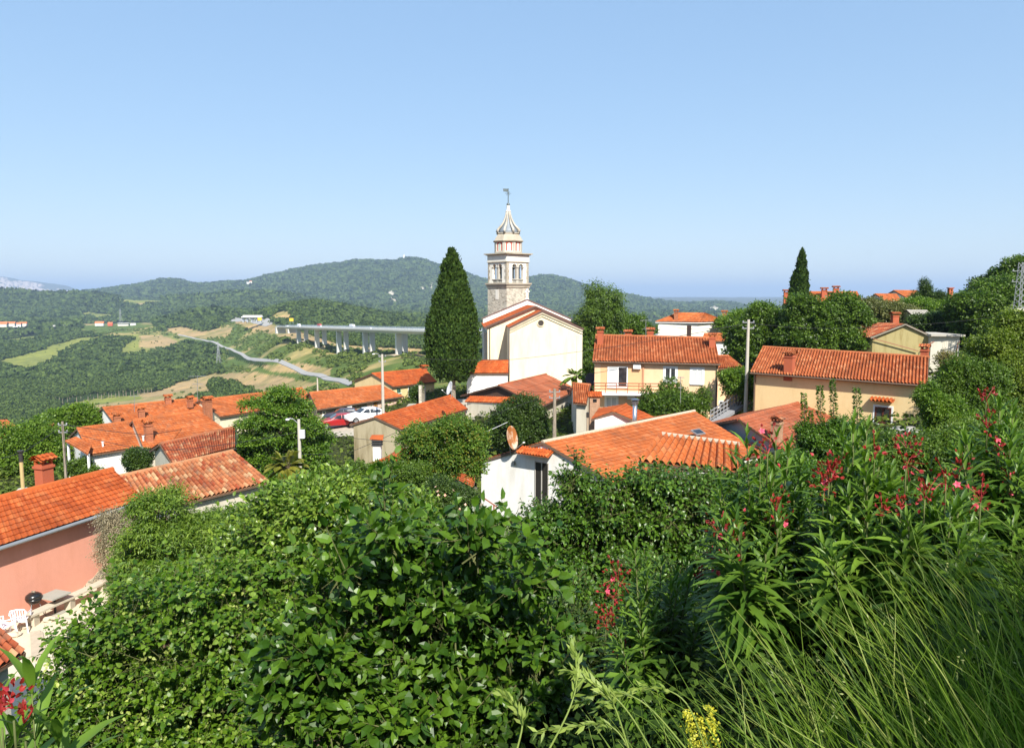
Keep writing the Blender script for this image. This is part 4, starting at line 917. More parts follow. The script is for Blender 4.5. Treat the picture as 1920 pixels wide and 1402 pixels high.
opening(H15.root, H15.front, (1288, 610, 1296, 634), "door", BROWN, plain((.05, .03, .025), .6), panes=1, fw=.06, sill=False)
chimney(H15, 1267.5, 598, 580, .6, BRICK, T_OR2); chimney(H15, 1358, 601, 582, .7, BRICK, T_OR2, P=AT(1358, 603, 120.5))
H15b = house("low_extension", "low white extension with an orange lean-to roof under the hip-roofed house", "house", 0, 0, 0, 0, 0, pts=(PT(1316, -6.7, 110), PT(1375, -6.7, 110), PT(1322, -5.7, 112.5), PT(1368, -5.7, 112.5)), wall=P_WHITE, roof=T_OR2, oh=.3) if 0 else house("low_extension", "low white extension with an orange lean-to roof under the hip-roofed house", "house", 0, 0, 0, 0, 0, 16, pts=(PT(1316, -6.7, 110), PT(1375, -6.7, 110), PT(1322, -5.7, 112.5), PT(1368, -5.7, 112.5)), wall=P_WHITE, roof=T_OR2, tw=.26, amp=.02, zb=-11)

# --- grey gable house (right of centre) and the yellow house
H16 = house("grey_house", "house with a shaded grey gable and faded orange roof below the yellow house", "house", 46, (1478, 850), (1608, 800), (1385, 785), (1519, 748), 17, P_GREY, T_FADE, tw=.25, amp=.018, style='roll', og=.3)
chimney(H16, 1456, 826, 779, .62, BRCK2, T_OLD2)
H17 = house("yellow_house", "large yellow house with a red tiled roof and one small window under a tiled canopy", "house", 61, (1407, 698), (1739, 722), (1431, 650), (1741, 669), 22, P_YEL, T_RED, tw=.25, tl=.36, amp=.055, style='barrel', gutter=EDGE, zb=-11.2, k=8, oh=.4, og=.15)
g = H17; ax = axes_of(g.front)
chimney(g, 1480, 697, 657, .68, CHIM, T_RED); chimney(g, 1726, 675, 645, .5, CHIM, T_RED, P=onto(1726, 672, g.F) + g.iv * 1.1)
opening(g.root, g.front, (1640, 763, 1671, 794), "window", plain((.10, .03, .02), .5), panes=2, fw=.11, surround=WHITE)
p0, p1 = onto(1635, 747, g.front), onto(1679, 749, g.front); p0[2] = p1[2] = (p0[2] + p1[2]) / 2 + .1; m = MB()
tile_surface(m, p0 + ax[1] * .55 - Z3 * .2, p1 + ax[1] * .55 - Z3 * .2, p0 + ax[1] * .02, p1 + ax[1] * .02, .25, .3, .055, 'barrel', 8); build(m, "window_canopy", T_OR, g.root)
m = MB()
for P, s in ((g.a, .12), (g.b, -.12)): p = P + g.e * s + ax[1] * .07; build(MB().tube([(p[0], p[1], g.zt), (p[0], p[1], g.zb)], .055, 8), "downpipe", EDGE, g.root)

# --- right side: khaki gable house with annex, far houses
D8 = 84; L8, R8, A8 = AT(1634, 630, D8), AT(1748, 636, D8 - 1.5), AT(1693, 607, D8 - .8); R8[2] = L8[2]; dep = np.array([3.5, 8.5, 0.]) * [-1, 1, 1]
r8 = empty("plaster_house", (A8[0], A8[1] + 4, -10), "old khaki plastered house with a stained gable and chimney on the right", "house"); zb8 = -10.5
m = MB(); V = []
for o_ in (np.zeros(3), dep):
    V += [(L8[0] + o_[0] + .15, L8[1] + o_[1], zb8), (R8[0] + o_[0] - .2, R8[1] + o_[1], zb8), (R8[0] + o_[0] - .2, R8[1] + o_[1], R8[2] - .1), (A8[0] + o_[0], A8[1] + o_[1], A8[2] - .12), (L8[0] + o_[0] + .15, L8[1] + o_[1], L8[2] - .1)]
m.add(V, [[0, 1, 2, 3, 4], [9, 8, 7, 6, 5], [1, 6, 7, 2], [0, 4, 9, 5], [2, 7, 8, 3], [3, 8, 9, 4]]); build(m, "wall", P_KHAKI, r8)
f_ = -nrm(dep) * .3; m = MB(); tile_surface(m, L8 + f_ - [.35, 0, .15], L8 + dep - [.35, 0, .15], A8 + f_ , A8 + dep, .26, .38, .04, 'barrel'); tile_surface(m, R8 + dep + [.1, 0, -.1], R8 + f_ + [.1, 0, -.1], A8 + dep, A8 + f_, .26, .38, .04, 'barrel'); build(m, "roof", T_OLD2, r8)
m = MB(); m.bar(L8 + f_ * 1.1 - [.35, 0, .2], A8 + f_ * 1.1 - Z3 * .06, .1, .16); m.bar(R8 + f_ * 1.1 + [.1, 0, -.18], A8 + f_ * 1.1 - Z3 * .06, .1, .16); build(m, "fascia", plain((.25, .22, .17), .9), r8)
H_ = House(); H_.root = r8; H_.e = np.array([1, 0, 0.]); H_.iv = np.array([0, 1., 0]); chimney(H_, 1677, 606, 585, .7, CHIM, T_RED, P=AT(1677, 608, 88))
m = MB(); m.bar(AT(1636, 634, D8 - .3), AT(1722, 658, D8 - 1.5), .09, .09); m.tube([AT(1735, 664, 81.9), AT(1736, 648, 81.9), AT(1752, 640, 81.9)], .05, 6); build(m, "rain_pipe", plain((.30, .13, .08), .6), r8)
w0, w1 = AT(1746, 634, 82), AT(1803, 634, 81); r = empty("flat_roof_annex", (*((w0 + w1) / 2)[:2], -10), "small off-white annex with a flat grey roof right of the khaki house", "annex")
zt_ = slope(630) * 82; build(MB().prism([w0[:2], w1[:2] + [-.2, 0], w1[:2] + [-.2, 5], w0[:2] + [0, 5]], -10.2, zt_), "wall", plaster((.62, .58, .48), .4), r); build(MB().prism([w0[:2] + [-.3, -.5], w1[:2] + [.1, -.5], w1[:2] + [.1, 5.3], w0[:2] + [-.3, 5.3]], zt_, zt_ + .22), "roof", CONC, r)
pl_ = (w0, nrm(np.cross(w1 - w0, Z3))); opening(r, plane(w0, w1, w0 + Z3), (1768, 639, 1786, 653), "vent_window", P_OFF, plain((.40, .34, .22), .7), panes=5, fw=.06, sill=False)
m = MB(); m.tube([AT(1800, 640, 80.8), AT(1796, 643, 80.8), AT(1791, 678, 80.8)], .05, 6); build(m, "downpipe", plain((.30, .13, .08), .6), r)
H19 = house("hillside_house", "white-gabled house with red chimneys half hidden by the big trees beside the thin cypress", "house", 0, 0, 0, 0, 0, pts=(PT(1500, -1.9, 120), PT(1626, -1.9, 118), PT(1482, .6, 126), PT(1606, .6, 124)), wall=P_WHITE, roof=T_OR2, tw=.3, zb=-8, k=3)
for bx, by, ty in ((1474, 564, 543), (1545, 556, 539), (1567, 554, 536)): chimney(H19, bx, by, ty, .8, CHIM, T_RED, P=AT(bx, by, 123))
H20 = house("hillside_house", "low far house with a cream gable and orange roof on the right skyline", "house", 0, 0, 0, 0, 0, pts=(PT(1662, -1.15, 128), PT(1692, -1.15, 138), PT(1640, .25, 131), PT(1680, .25, 141)), wall=P_OFF, roof=T_OR2, tw=.3, zb=-6, k=3)
H21 = house("hillside_house", "second far house, higher orange roof beside the dark conifer on the skyline", "house", 0, 0, 0, 0, 0, pts=(PT(1702, -.6, 140), PT(1740, -.6, 150), PT(1674, .95, 144), PT(1718, .95, 154)), wall=P_OFF, roof=T_OR2, tw=.3, zb=-6, k=3)
q = AT(1780.5, 566, 112); r = empty("tall_chimney", q, "tall free-rising red chimney among the trees on the right skyline", "chimney"); build(MB().box(q + Z3 * .6, (.28, .28, 1.4)), "stack", CHIM, r); build(MB().box(q + Z3 * 2.05, (.38, .38, .07)), "chimney_cap", CHIM, r)
H22 = house("small_shed", "small shed with a grey roof in the bushes above the khaki house", "shed", 0, 0, 0, 0, 0, pts=(PT(1722, -3.2, 98), PT(1762, -3.2, 96), PT(1700, -1.9, 101), PT(1738, -1.9, 99)), wall=P_KHAKI, roof=CONC, tw=.4, amp=.01, cap=False, zb=-8)
H23 = house("orange_roof_house", "far-left house showing only an orange roof with a grey patch", "house", 74, (44, 808), (-80, 818), (14, 788), (-90, 796), 18, P_OFF, T_OR2, tw=.26, amp=.02)
chimney(H23, 3, 812, 787, .55, CHIM, T_OR2); 
H24 = house("orange_roof_house", "house mostly hidden by the light green tree on the left, orange roof corner visible", "house", 66, (122, 820), (74, 832), (100, 794), (72, 800), 18, P_WHITE, T_OLD2, tw=.26, amp=.03)
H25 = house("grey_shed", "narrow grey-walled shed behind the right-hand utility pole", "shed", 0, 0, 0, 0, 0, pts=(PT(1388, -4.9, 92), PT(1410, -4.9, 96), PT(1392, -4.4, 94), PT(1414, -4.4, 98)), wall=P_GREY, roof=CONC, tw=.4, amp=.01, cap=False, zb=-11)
# porch of the white house on the left
q0, q1, q2 = AT(122, 822, 59), AT(165, 852, 55.5), AT(172, 833, 57.5); m = MB(); tile_surface(m, AZ(121, 826, q0[2]), AZ(164, 851, q0[2] - .0) if 0 else q1, AT(143, 818, 59), q2, .26, .4, .02, 'roll'); build(m, "porch_roof", T_OR2, H4.root)
m = MB()
for px, py, D in ((128, 832, 58.5), (166, 856, 55.8)): p = AT(px, py, D); build(MB().box((p[0], p[1], p[2] - 1.4), (.07, .07, 1.6)), "porch_post", WHITE, H4.root)
# small roof bottom left
H26 = house("tiled_shelter", "corner of a small shelter with old orange tiles at the bottom left", "shelter", 17.5, (46, 1222), (-70, 1290), (-2, 1178), (-90, 1215), 18, P_OFF, T_OLD2, tw=.22, tl=.36, amp=.035, style='barrel', zb=-11.8, k=8, cap=False)
# ------------------------------------------------------------------ church and bell tower
yaw = math.radians(3.7); cx_ = np.array([math.cos(yaw), math.sin(yaw), 0]); cy_ = np.array([-math.sin(yaw), math.cos(yaw), 0])
DC = 95.0; zg = -13.5
O = AT(1016, 700, DC); O[2] = 0
def loc(px, py, back=0.0):             # point on the front plane of the church, pushed back along its axis
    r = ray(px, py); base = O + cy_ * back; t = np.dot(base, cy_) / np.dot(r, cy_); return r * t
ch = empty("church", (O[0], O[1] + 8, zg), "cream church with a blank gabled end wall and tower, orange ridge roof beside the cypress", "church")
FL, FA, FR = loc(955.5, 613), loc(1016.5, 582.5), loc(1092, 615.5)
def gable_block(L, A, R, depth, mat, name, z0=zg):
    o = cy_ * depth; P = [np.array([L[0], L[1], z0]), np.array([R[0], R[1], z0]), R, A, L]
    m = MB(); m.add(P + [p + o for p in P], [[0, 1, 2, 3, 4], [9, 8, 7, 6, 5], [1, 6, 7, 2], [0, 4, 9, 5], [2, 7, 8, 3], [3, 8, 9, 4]]); return build(m, name, mat, ch)
dn = Z3 * .12
gable_block(FL - dn, FA - dn, FR - dn, 6.4, P_CHURCH, "wall")
NL, NA, NR = loc(914, 611, 6.0), loc(1003, 573.5, 6.0), loc(1090, 612, 6.0)
gable_block(NL - dn, NA - dn, NR - dn, 15, P_CHURCH, "wall")
def roof_pair(L, A, R, d0, d1, ex, mat, tw=.3):
    m = MB(); l = nrm(L - A); r = nrm(R - A)
    tile_surface(m, L + l * ex + cy_ * d0, L + l * ex + cy_ * d1, A + cy_ * d0, A + cy_ * d1, tw, .45, .02, 'roll', 5)
    tile_surface(m, R + r * ex + cy_ * d1, R + r * ex + cy_ * d0, A + cy_ * d1, A + cy_ * d0, tw, .45, .02, 'roll', 5)
    o = build(m, "roof", mat, ch); m = MB()
    for s in (L + l * ex, R + r * ex): m.bar(s + cy_ * (d0 - .05) - Z3 * .06, A + cy_ * (d0 - .05) - Z3 * .06, .12, .22)
    build(m, "verge", plain((.12, .07, .055), .6), ch); return o
T_CH = tiles((.38, .072, .015), (.48, .104, .024), (.54, .15, .04), old=.1)
roof_pair(FL, FA, FR, -.25, 6.3, .15, T_CH); roof_pair(NL, NA, NR, -.3, 15.5, .5, T_CH)
# white gable of the nave front behind, with cross
PL_, PA_, PR_ = NL + cy_ * 12 + Z3 * .55, NA + cy_ * 12 + Z3 * .75, NR + cy_ * 12 + Z3 * .55
m = MB(); b_ = [PL_ - Z3 * 1.6 - cx_ * .3, PR_ - Z3 * 1.6 + cx_ * .3, PR_ + cx_ * .3, PA_, PL_ - cx_ * .3]; m.slab(b_, .5, cy_); build(m, "gable_parapet", P_WHITE, ch)
m = MB(); 
for a in (PL_ - cx_ * .5, PR_ + cx_ * .5): m.bar(a + cy_ * .25 + Z3 * .06, PA_ + cy_ * .25 + Z3 * .06, .75, .12)
build(m, "coping", plain((.16, .11, .10), .7), ch)
c0 = PA_ + cy_ * .25 + Z3 * .1; m = MB(); m.box(c0 + Z3 * .75, (.09, .09, .85)); m.box(c0 + Z3 * 1.15, (.36, .09, .09)); m.box(c0, (.25, .2, .12)); build(m, "cross", WHITE, ch)
# raking cornice and pilaster strips on the end wall
m = MB(); f = -cy_ * .12
for k, (dz, pr2) in enumerate(((.28, .16), (.62, .08))):
    for s in (FL, FR):
        a = s + Z3 * (-dz) - cy_ * pr2; b2 = FA - Z3 * dz - cy_ * pr2; m.bar(a, b2, pr2 * 1.6, .16)
build(m, "cornice", P_CHURCH, ch)
m = MB()
for s, sg in ((FL, 1), (FR, -1)): m = MB(); m.box((s[0] + cx_[0] * sg * .35 - cy_[0] * .04, s[1] + cx_[1] * sg * .35 - cy_[1] * .04, (s[2] - .9 + zg) / 2), (.35, .05, (s[2] - .9 - zg) / 2), [cx_, cy_, Z3]); build(m, "pilaster", P_CHURCH, ch)
oc = loc(1014, 605.5) - cy_ * .02; wx = build(MB().lathe(oc, [(.36, -.05), (.36, .05)], 20, [cx_, Z3, -cy_]), "round_window", plain((.05, .04, .035), .7), ch)
m = MB(); [m.bar(oc - cy_ * .06 + .42 * (cx_ * math.cos(t) + Z3 * math.sin(t)), oc - cy_ * .06 + .42 * (cx_ * math.cos(t + .33) + Z3 * math.sin(t + .33)), .1, .1, up=tuple(cy_)) for t in np.arange(0, 2 * PI, .3142)]; build(m, "frame", P_CHURCH, wx)
# dark side wing
m = MB(); w0 = NL + cx_ * .25 + cy_ * 1.0; m.box((w0[0] - .5, w0[1] + 6, (w0[2] - 1 + zg) / 2 - .0), (.55, 5, (w0[2] - 1.0 - zg) / 2), [cx_, cy_, Z3]); build(m, "side_buttress", P_OFF, ch)
m = MB()
p = NL + cx_ * .3 - cy_ * .1; build(m.tube([(p[0], p[1], NL[2] - .3), (p[0], p[1], zg)], .06, 8), "downpipe", DARKMETAL, ch)
# sacristy with hipped roof
zs = slope(699) * 92; S0, S1 = AZ(872, 699, zs), AZ(953, 699, zs); S0[1] = S1[1] = 92; S3, S2 = S0 + [0, 5, 0], S1 + [0, 5, 0]
sa = empty("sacristy", ((S0 + S2) / 2 * [1, 1, 0] + [0, 0, zg]), "low white sacristy with a hipped orange roof against the left side of the church", "sacristy")
build(MB().prism([p[:2] + q_ for p, q_ in zip((S0, S1, S2, S3), ([.2, .2], [-.1, .2], [-.1, -.2], [.2, -.2]))], zg, zs - .03), "wall", P_WHITE, sa)
zt2 = slope(674) * 94.5; T0 = PT(906, zt2, 94.5); T1 = S1 * [1, 0, 1] + [0, 94.5, 0]; T1[2] = zt2; m = MB()
tile_surface(m, S0, S1, T0, T1, .3, .45, .02, 'roll'); tile_surface(m, S3, S0, T0, T0 + [0, -.01, 0], .3, .45, .02, 'roll'); tile_surface(m, S2, S3, T1, T0, .3, .45, .02, 'roll'); build(m, "roof", T_CH, sa)
m = MB(); m.slab([p - Z3 * .1 for p in (S0, S1, S2, S3)], .12); build(m, "eaves", EDGE, sa)
# --- bell tower
DT = 117.0; th = math.radians(41); s = 4.55; hs = s / 2
tcx = AT(950.5, 560, DT); tc = np.array([tcx[0], tcx[1], 0.])
tx = np.array([math.cos(th), math.sin(th), 0]); ty = np.array([-math.sin(th), math.cos(th), 0]); TA = np.array([tx, ty, Z3])
# nearest corner at px 950
near = -tx * hs - ty * hs if False else (-ty * hs - tx * hs)
corners = [tx * a * hs + ty * b * hs for a, b in ((-1, -1), (1, -1), (1, 1), (-1, 1))]; nc_ = min(corners, key=lambda v: v[1])
want = AT(950, 560, DT - 3.1); tc = np.array([want[0] - nc_[0], want[1] - nc_[1], 0.]); DTc = tc[1]
zz_ = lambda py: slope(py) * (DTc - 2.6)
tw_ = empty("bell_tower", (tc[0], tc[1], zg), "tall stone bell tower with open arches, red-panelled drum and weather vane", "bell tower")
RUB = stone((.36, .32, .25), (.52, .47, .38), (.66, .60, .48), 2.2, (.58, .53, .44)); LIME = plaster((.46, .43, .37), .9, (.28, .25, .2)); LIMEW = plaster((.78, .74, .65), .35)
CORN = plaster((.42, .37, .29), .8, (.3, .27, .22))
z1, z2, z3, z4 = zz_(536), zz_(529), zz_(481), zz_(449)
build(MB().box(tc + Z3 * ((z1 + zg) / 2), (hs, hs, (z1 - zg) / 2), TA), "shaft", RUB, tw_)
m = MB(); m.box(tc + Z3 * (z1 + .0), (hs + .12, hs + .12, .25), TA); m.box(tc + Z3 * (z1 + .35), (hs + .32, hs + .32, .12), TA); m.box(tc + Z3 * (z1 + .15), (hs + .2, hs + .2, .12), TA); build(m, "cornice", CORN, tw_)
m = MB(); m.box(tc - tx * (hs + .01) + Z3 * zz_(552), (.02, .35, .75), TA); build(m, "date_stone", LIMEW, tw_)
zb2 = z1 + .47; ztop = z3 - .15; hb = hs - .05; th_ = .45; zo0 = zz_(523); zo1 = zz_(500)
m = MB(); bal = MB(); qn = MB(); cap_ = MB(); clm = MB(); inn = MB()
for sd in range(4):
    a = sd * PI / 2; ex = tx * math.cos(a) + ty * math.sin(a); ey = -tx * math.sin(a) + ty * math.cos(a); AX = np.array([ex, ey, Z3]); fc = tc - ey * (hb - th_ / 2)
    ow = .40; c1, c2 = -.72, .72
    for x0, x1 in ((-hb, -1.12), (1.12, hb)): m.box(fc + ex * (x0 + x1) / 2 + Z3 * (zb2 + ztop) / 2, ((x1 - x0) / 2 - (0.0), th_ / 2 + (.0015 if sd % 2 else 0), (ztop - zb2) / 2), AX)
    m.box(fc + Z3 * (zb2 + zo0 - .75) / 2, (1.12, th_ / 2 - .05, (zo0 - .75 - zb2) / 2), AX)
    m.box(fc + Z3 * ((zo1 + .45 + ztop) / 2), (1.12, th_ / 2, (ztop - zo1 - .45) / 2), AX)
    clm.box(fc + Z3 * (zo0 + zo1) / 2, (.22, th_ / 2 - .03, (zo1 - zo0) / 2 + .6), AX); 
    for c in (-.67, .67):
        T = np.linspace(0, PI, 9); pts = [(c - .45 * math.cos(t), zo1 + .43 * math.sin(t)) for t in T]
        for (xa, za), (xb, zb_) in zip(pts[:-1], pts[1:]):
            A4 = [fc + ex * xa + Z3 * za, fc + ex * xb + Z3 * zb_, fc + ex * xb + Z3 * (zo1 + .46), fc + ex * xa + Z3 * (zo1 + .46)]
            m.slab([p - ey * th_ / 2 for p in A4], th_, ey)
    for c in (-1.12, 0, 1.12): cap_.box(fc + ex * c + Z3 * (zo1 - .05) - ey * .06, (.15 if c else .27, th_ / 2, .08), AX)
    bal.box(fc + Z3 * (zo0 - .05) - ey * .05, (1.2, th_ / 2, .07), AX); bal.box(fc + Z3 * (zo0 - .70) - ey * .03, (1.2, th_ / 2, .06), AX)
    for c in np.linspace(-1.0, 1.0, 9): bal.lathe(fc + ex * c + Z3 * (zo0 - .64) - ey * .1, [(.06, 0), (.09, .18), (.05, .38), (.07, .52)], 8)
    qn = MB()
    for k in range(9):
        zq = zb2 + .3 + k * .5; wq = .5 if k % 2 else .3
        for sg in (-1, 1): qn.box(fc + ex * sg * (hb - wq / 2 + .02) + Z3 * zq - ey * (th_ / 2 + .01), (wq / 2, .02, .22), AX)
    build(qn, "quoin", CORN, tw_)
build(m, "belfry_wall", LIMEW, tw_); build(bal, "balustrade", LIME, tw_); build(clm, "column", LIME, tw_); build(cap_, "capital", LIME, tw_)
zbell = (zo0 + zo1) / 2; build(MB().lathe(tc + Z3 * (zbell - .6), [(.55, 0), (.42, .3), (.33, .8), (.22, 1.05), (.05, 1.15)], 16), "bell", plain((.12, .10, .06), .4, .8), tw_, True)
build(MB().bar(tc - tx * 2 + Z3 * (zbell + .75), tc + tx * 2 + Z3 * (zbell + .75), .2, .2), "bell_beam", BROWN, tw_)
m = MB(); m.box(tc + Z3 * (z3 - .22), (hs + .03, hs + .03, .5), TA); build(m, "frieze", LIMEW, tw_)
m = MB(); m.box(tc + Z3 * (z3 + .34), (hs + .22, hs + .22, .07), TA); m.box(tc + Z3 * (z3 + .47), (hs + .42, hs + .42, .09), TA); m.box(tc + Z3 * (z3 - .78), (hs + .1, hs + .1, .05), TA); build(m, "cornice", CORN, tw_)
# octagonal drum
zd0 = z3 + .56; zd1 = zz_(451.5); r8_ = 2.12; a0 = th + PI / 8 - PI / 4; a0 = math.radians(-90 + 4) + PI / 8
dr = MB().lathe(tc + Z3 * zd0, [(r8_, 0), (r8_, zd1 - zd0)], 8, None, a0); build(dr, "drum", LIMEW, tw_)
m = MB(); m.lathe(tc + Z3 * zd0, [(r8_ + .14, 0), (r8_ + .14, .25), (r8_ + .02, .27)], 8, None, a0)
for k in range(8):
    a = a0 + k * PI / 4; m.box(tc + np.array([math.cos(a), math.sin(a), 0]) * (r8_ - .05) + Z3 * (zd0 + zd1) / 2, (.12, .19, (zd1 - zd0) / 2), [[math.cos(a), math.sin(a), 0], [-math.sin(a), math.cos(a), 0], [0, 0, 1]])
build(m, "drum_pilaster", LIME, tw_)
REDP = plain((.48, .11, .08), .85); red = MB(); ap = r8_ * math.cos(PI / 8); H_ = zd1 - zd0
for k in range(8):
    a = a0 + (k + .5) * PI / 4; o_ = np.array([math.cos(a), math.sin(a), 0]); t_ = np.array([-math.sin(a), math.cos(a), 0]); AX = np.array([t_, o_, Z3]); c = tc + o_ * ap + Z3 * (zd0 + .25 + (H_ - .25) / 2)
    red.box(c + o_ * .01, (.50, .02, H_ / 2 - .24), AX)
    f_ = MB(); Pq = [(-.30, -.65)] + [(-.30 * math.cos(t), .18 + .34 * math.sin(t)) for t in np.linspace(0, PI, 9)] + [(.30, -.65)]
    f_.slab([c + o_ * .035 + t_ * x + Z3 * y for x, y in Pq], .03, -o_); wn_ = build(f_, "drum_window", LIMEW, tw_)
    f_ = MB(); f_.slab([c + o_ * .05 + t_ * x * .62 + Z3 * (y * .82) for x, y in Pq], .015, -o_); build(f_, "shutter", plain((.42, .55, .48), .6), wn_)
build(red, "red_panel", REDP, tw_)
zc = zd1; m = MB(); m.lathe(tc + Z3 * zc, [(r8_ + .05, -.08), (r8_ + .32, .0), (r8_ + .36, .12), (r8_ + .2, .2), (r8_ - .1, .75), (r8_ - .38, 1.12), (r8_ - .45, 1.22)], 8, None, a0); build(m, "drum_roof", CORN, tw_)
zo = zc + 1.22; Rk = [(1.72, 0), (1.93, .12), (1.98, .42), (1.86, .72), (1.55, 1.08), (1.15, 1.55), (.86, 2.05), (.62, 2.65), (.42, 3.35), (.30, 4.0)]
sc_z = (zz_(393) - zo) / 4.0; Rk = [(r * .93, z * sc_z) for r, z in Rk]
m = MB(); m.lathe(tc + Z3 * zo, [(1.78, -.02), (1.84, .08), (1.7, .16)], 8, None, a0)
for k in range(8):
    a = a0 + k * PI / 4; d_ = np.array([math.cos(a), math.sin(a), 0]); P = [tc + d_ * r + Z3 * (zo + z) for r, z in Rk]; m.tube(P, [.19, .2, .2, .2, .19, .18, .16, .14, .13, .12], 6)
build(m, "crown_rib", LIME, tw_, True)
m = MB(); m.lathe(tc + Z3 * zo, [(r * .80 if i < 6 else r * .86, z) for i, (r, z) in enumerate(Rk)], 16, None, a0); build(m, "onion_dome", plain((.22, .25, .28), .6, .2), tw_, True)
m = MB(); ztp = zo + Rk[-1][1]
m.lathe(tc + Z3 * ztp, [(.42, -.05), (.42, .12), (.26, .18), (.24, .7), (.3, .8), (.2, .9), (.12, 1.2)], 12); build(m, "finial", LIMEW, tw_)
zb_ball = zz_(379.5); m = MB(); m.tube([tc + Z3 * (ztp + 1.0), tc + Z3 * zz_(349)], .07, 8); 
m.lathe(tc + Z3 * (zb_ball - .25), [(.05, 0), (.2, .08), (.27, .25), (.2, .42), (.05, .5)], 12)
zv = zz_(349); m.slab([tc + Z3 * (zv - .05) + [-.8, -.3, 0], tc + Z3 * (zv - .05), tc + Z3 * (zv - .5), tc + Z3 * (zv - .5) + [-.75, -.3, 0]], .04, [0, 1, 0])
zc_ = zz_(358.5); m.bar(tc + Z3 * zc_ + [-.5, 0, 0], tc + Z3 * zc_ + [.5, 0, 0], .05, .05)
for t in range(8): a = t * PI / 4; m.bar(tc + Z3 * zc_, tc + Z3 * (zc_ + .42 * math.sin(a)) + [.42 * math.cos(a), 0, 0], .05, .05)
build(m, "weather_vane", plain((.14, .17, .17), .5, .5), tw_)
# ------------------------------------------------------------------ foliage
rt = np.random.default_rng(23)
def tmpl(kind):
    if kind == 'quad': return np.array([(0, 0, 0), (.45, .34, -.02), (1, 0, -.1), (.45, -.34, -.02)]), [np.array([[0, 3, 2, 1]])]
    if kind == 'slim': return np.array([(0, 0, 0), (.4, .16, 0), (1, 0, -.12), (.4, -.16, 0)]), [np.array([[0, 3, 2, 1]])]
    if kind in ('ovate', 'heart', 'tiny'):
        w1, w2, x1, x2 = dict(ovate=(.24, .27, .28, .62), heart=(.42, .34, .18, .58), tiny=(.3, .28, .3, .6))[kind]
        V = [(0, 0, 0), (x1, 0, .015), (x2, 0, -.02), (1, 0, -.16), (x1 * .85, w1, .06), (x2, w2, .03), (x1 * .85, -w1, .06), (x2, -w2, .03)]
        return np.array(V), [np.array([[0, 1, 4], [2, 3, 5], [0, 6, 1], [2, 7, 3]]), np.array([[1, 2, 5, 4], [1, 6, 7, 2]])]
    if kind == 'lance':
        X = [0, .22, .5, .78, 1.0]; W = [0.012, .062, .085, .05, 0]; Zc = [0, .02, 0, -.07, -.20]
        V = [(x, 0, z) for x, z in zip(X, Zc)] + [(x, w, z + w * .35) for x, w, z in zip(X[:4], W[:4], Zc[:4])] + [(x, -w, z + w * .35) for x, w, z in zip(X[:4], W[:4], Zc[:4])]
        F4 = [[0, 1, 6, 5], [1, 2, 7, 6], [2, 3, 8, 7], [0, 9, 10, 1], [1, 10, 11, 2], [2, 11, 12, 3]]; F3 = [[3, 4, 8], [3, 12, 4]]
        return np.array(V), [np.array(F3), np.array(F4)]
TM = {k: tmpl(k) for k in ('quad', 'slim', 'ovate', 'heart', 'tiny', 'lance')}
def put_leaves(mb, P, Dr, N, S, kind):
    T, Fs = TM[kind]; x = nrm(Dr); z = nrm(N - (N * x).sum(1, keepdims=True) * x); y = np.cross(z, x); S = S.reshape(-1, 1, 1)
    V = P[:, None] + S * (T[None, :, 0:1] * x[:, None] + T[None, :, 1:2] * y[:, None] + T[None, :, 2:3] * z[:, None])
    b = mb.n; off = (np.arange(len(P)) * len(T))[:, None, None]; mb.add(V.reshape(-1, 3), (Fs[0][None] + off).reshape(-1, Fs[0].shape[1]))
    for F in Fs[1:]: mb.F.append((F[None] + off).reshape(-1, F.shape[1]) + b)
def sample_blobs(blobs, n, lump=.22, inner=.2, seed=0, lf=1.0):
    B = np.array([b[:3] for b in blobs]); R = np.array([b[3:6] for b in blobs]); w = (R[:, 0] * R[:, 2] + R[:, 0] * R[:, 1] + R[:, 1] * R[:, 2]); w = w / w.sum()
    k = rt.choice(len(B), int(n * 2.2), p=w); u = nrm(rt.standard_normal((len(k), 3)))
    q = B[k] + u * R[k]; f = 1 + 1.25 * lump * n3(q, 1.1 * lf / max(.4, R.mean()), seed) + lump * .5 * n3(q, 3.0 * lf / max(.4, R.mean()), seed + 3)
    r = np.where(rt.random(len(k)) < inner, rt.uniform(.3, .85, len(k)), rt.uniform(.80, 1.06, len(k)) + (rt.random(len(k)) < .06) * rt.uniform(.05, .3, len(k))) * f
    P = B[k] + u * R[k] * r[:, None]
    ok = np.ones(len(k), bool)
    for j in range(len(B)): dj = (((P - B[j]) / R[j]) ** 2).sum(1); ok &= (dj > .42) | (rt.random(len(k)) < .12) | (k == j)
    P, k, u = P[ok][:n], k[ok][:n], u[ok][:n]; return P, nrm(u / R[k])
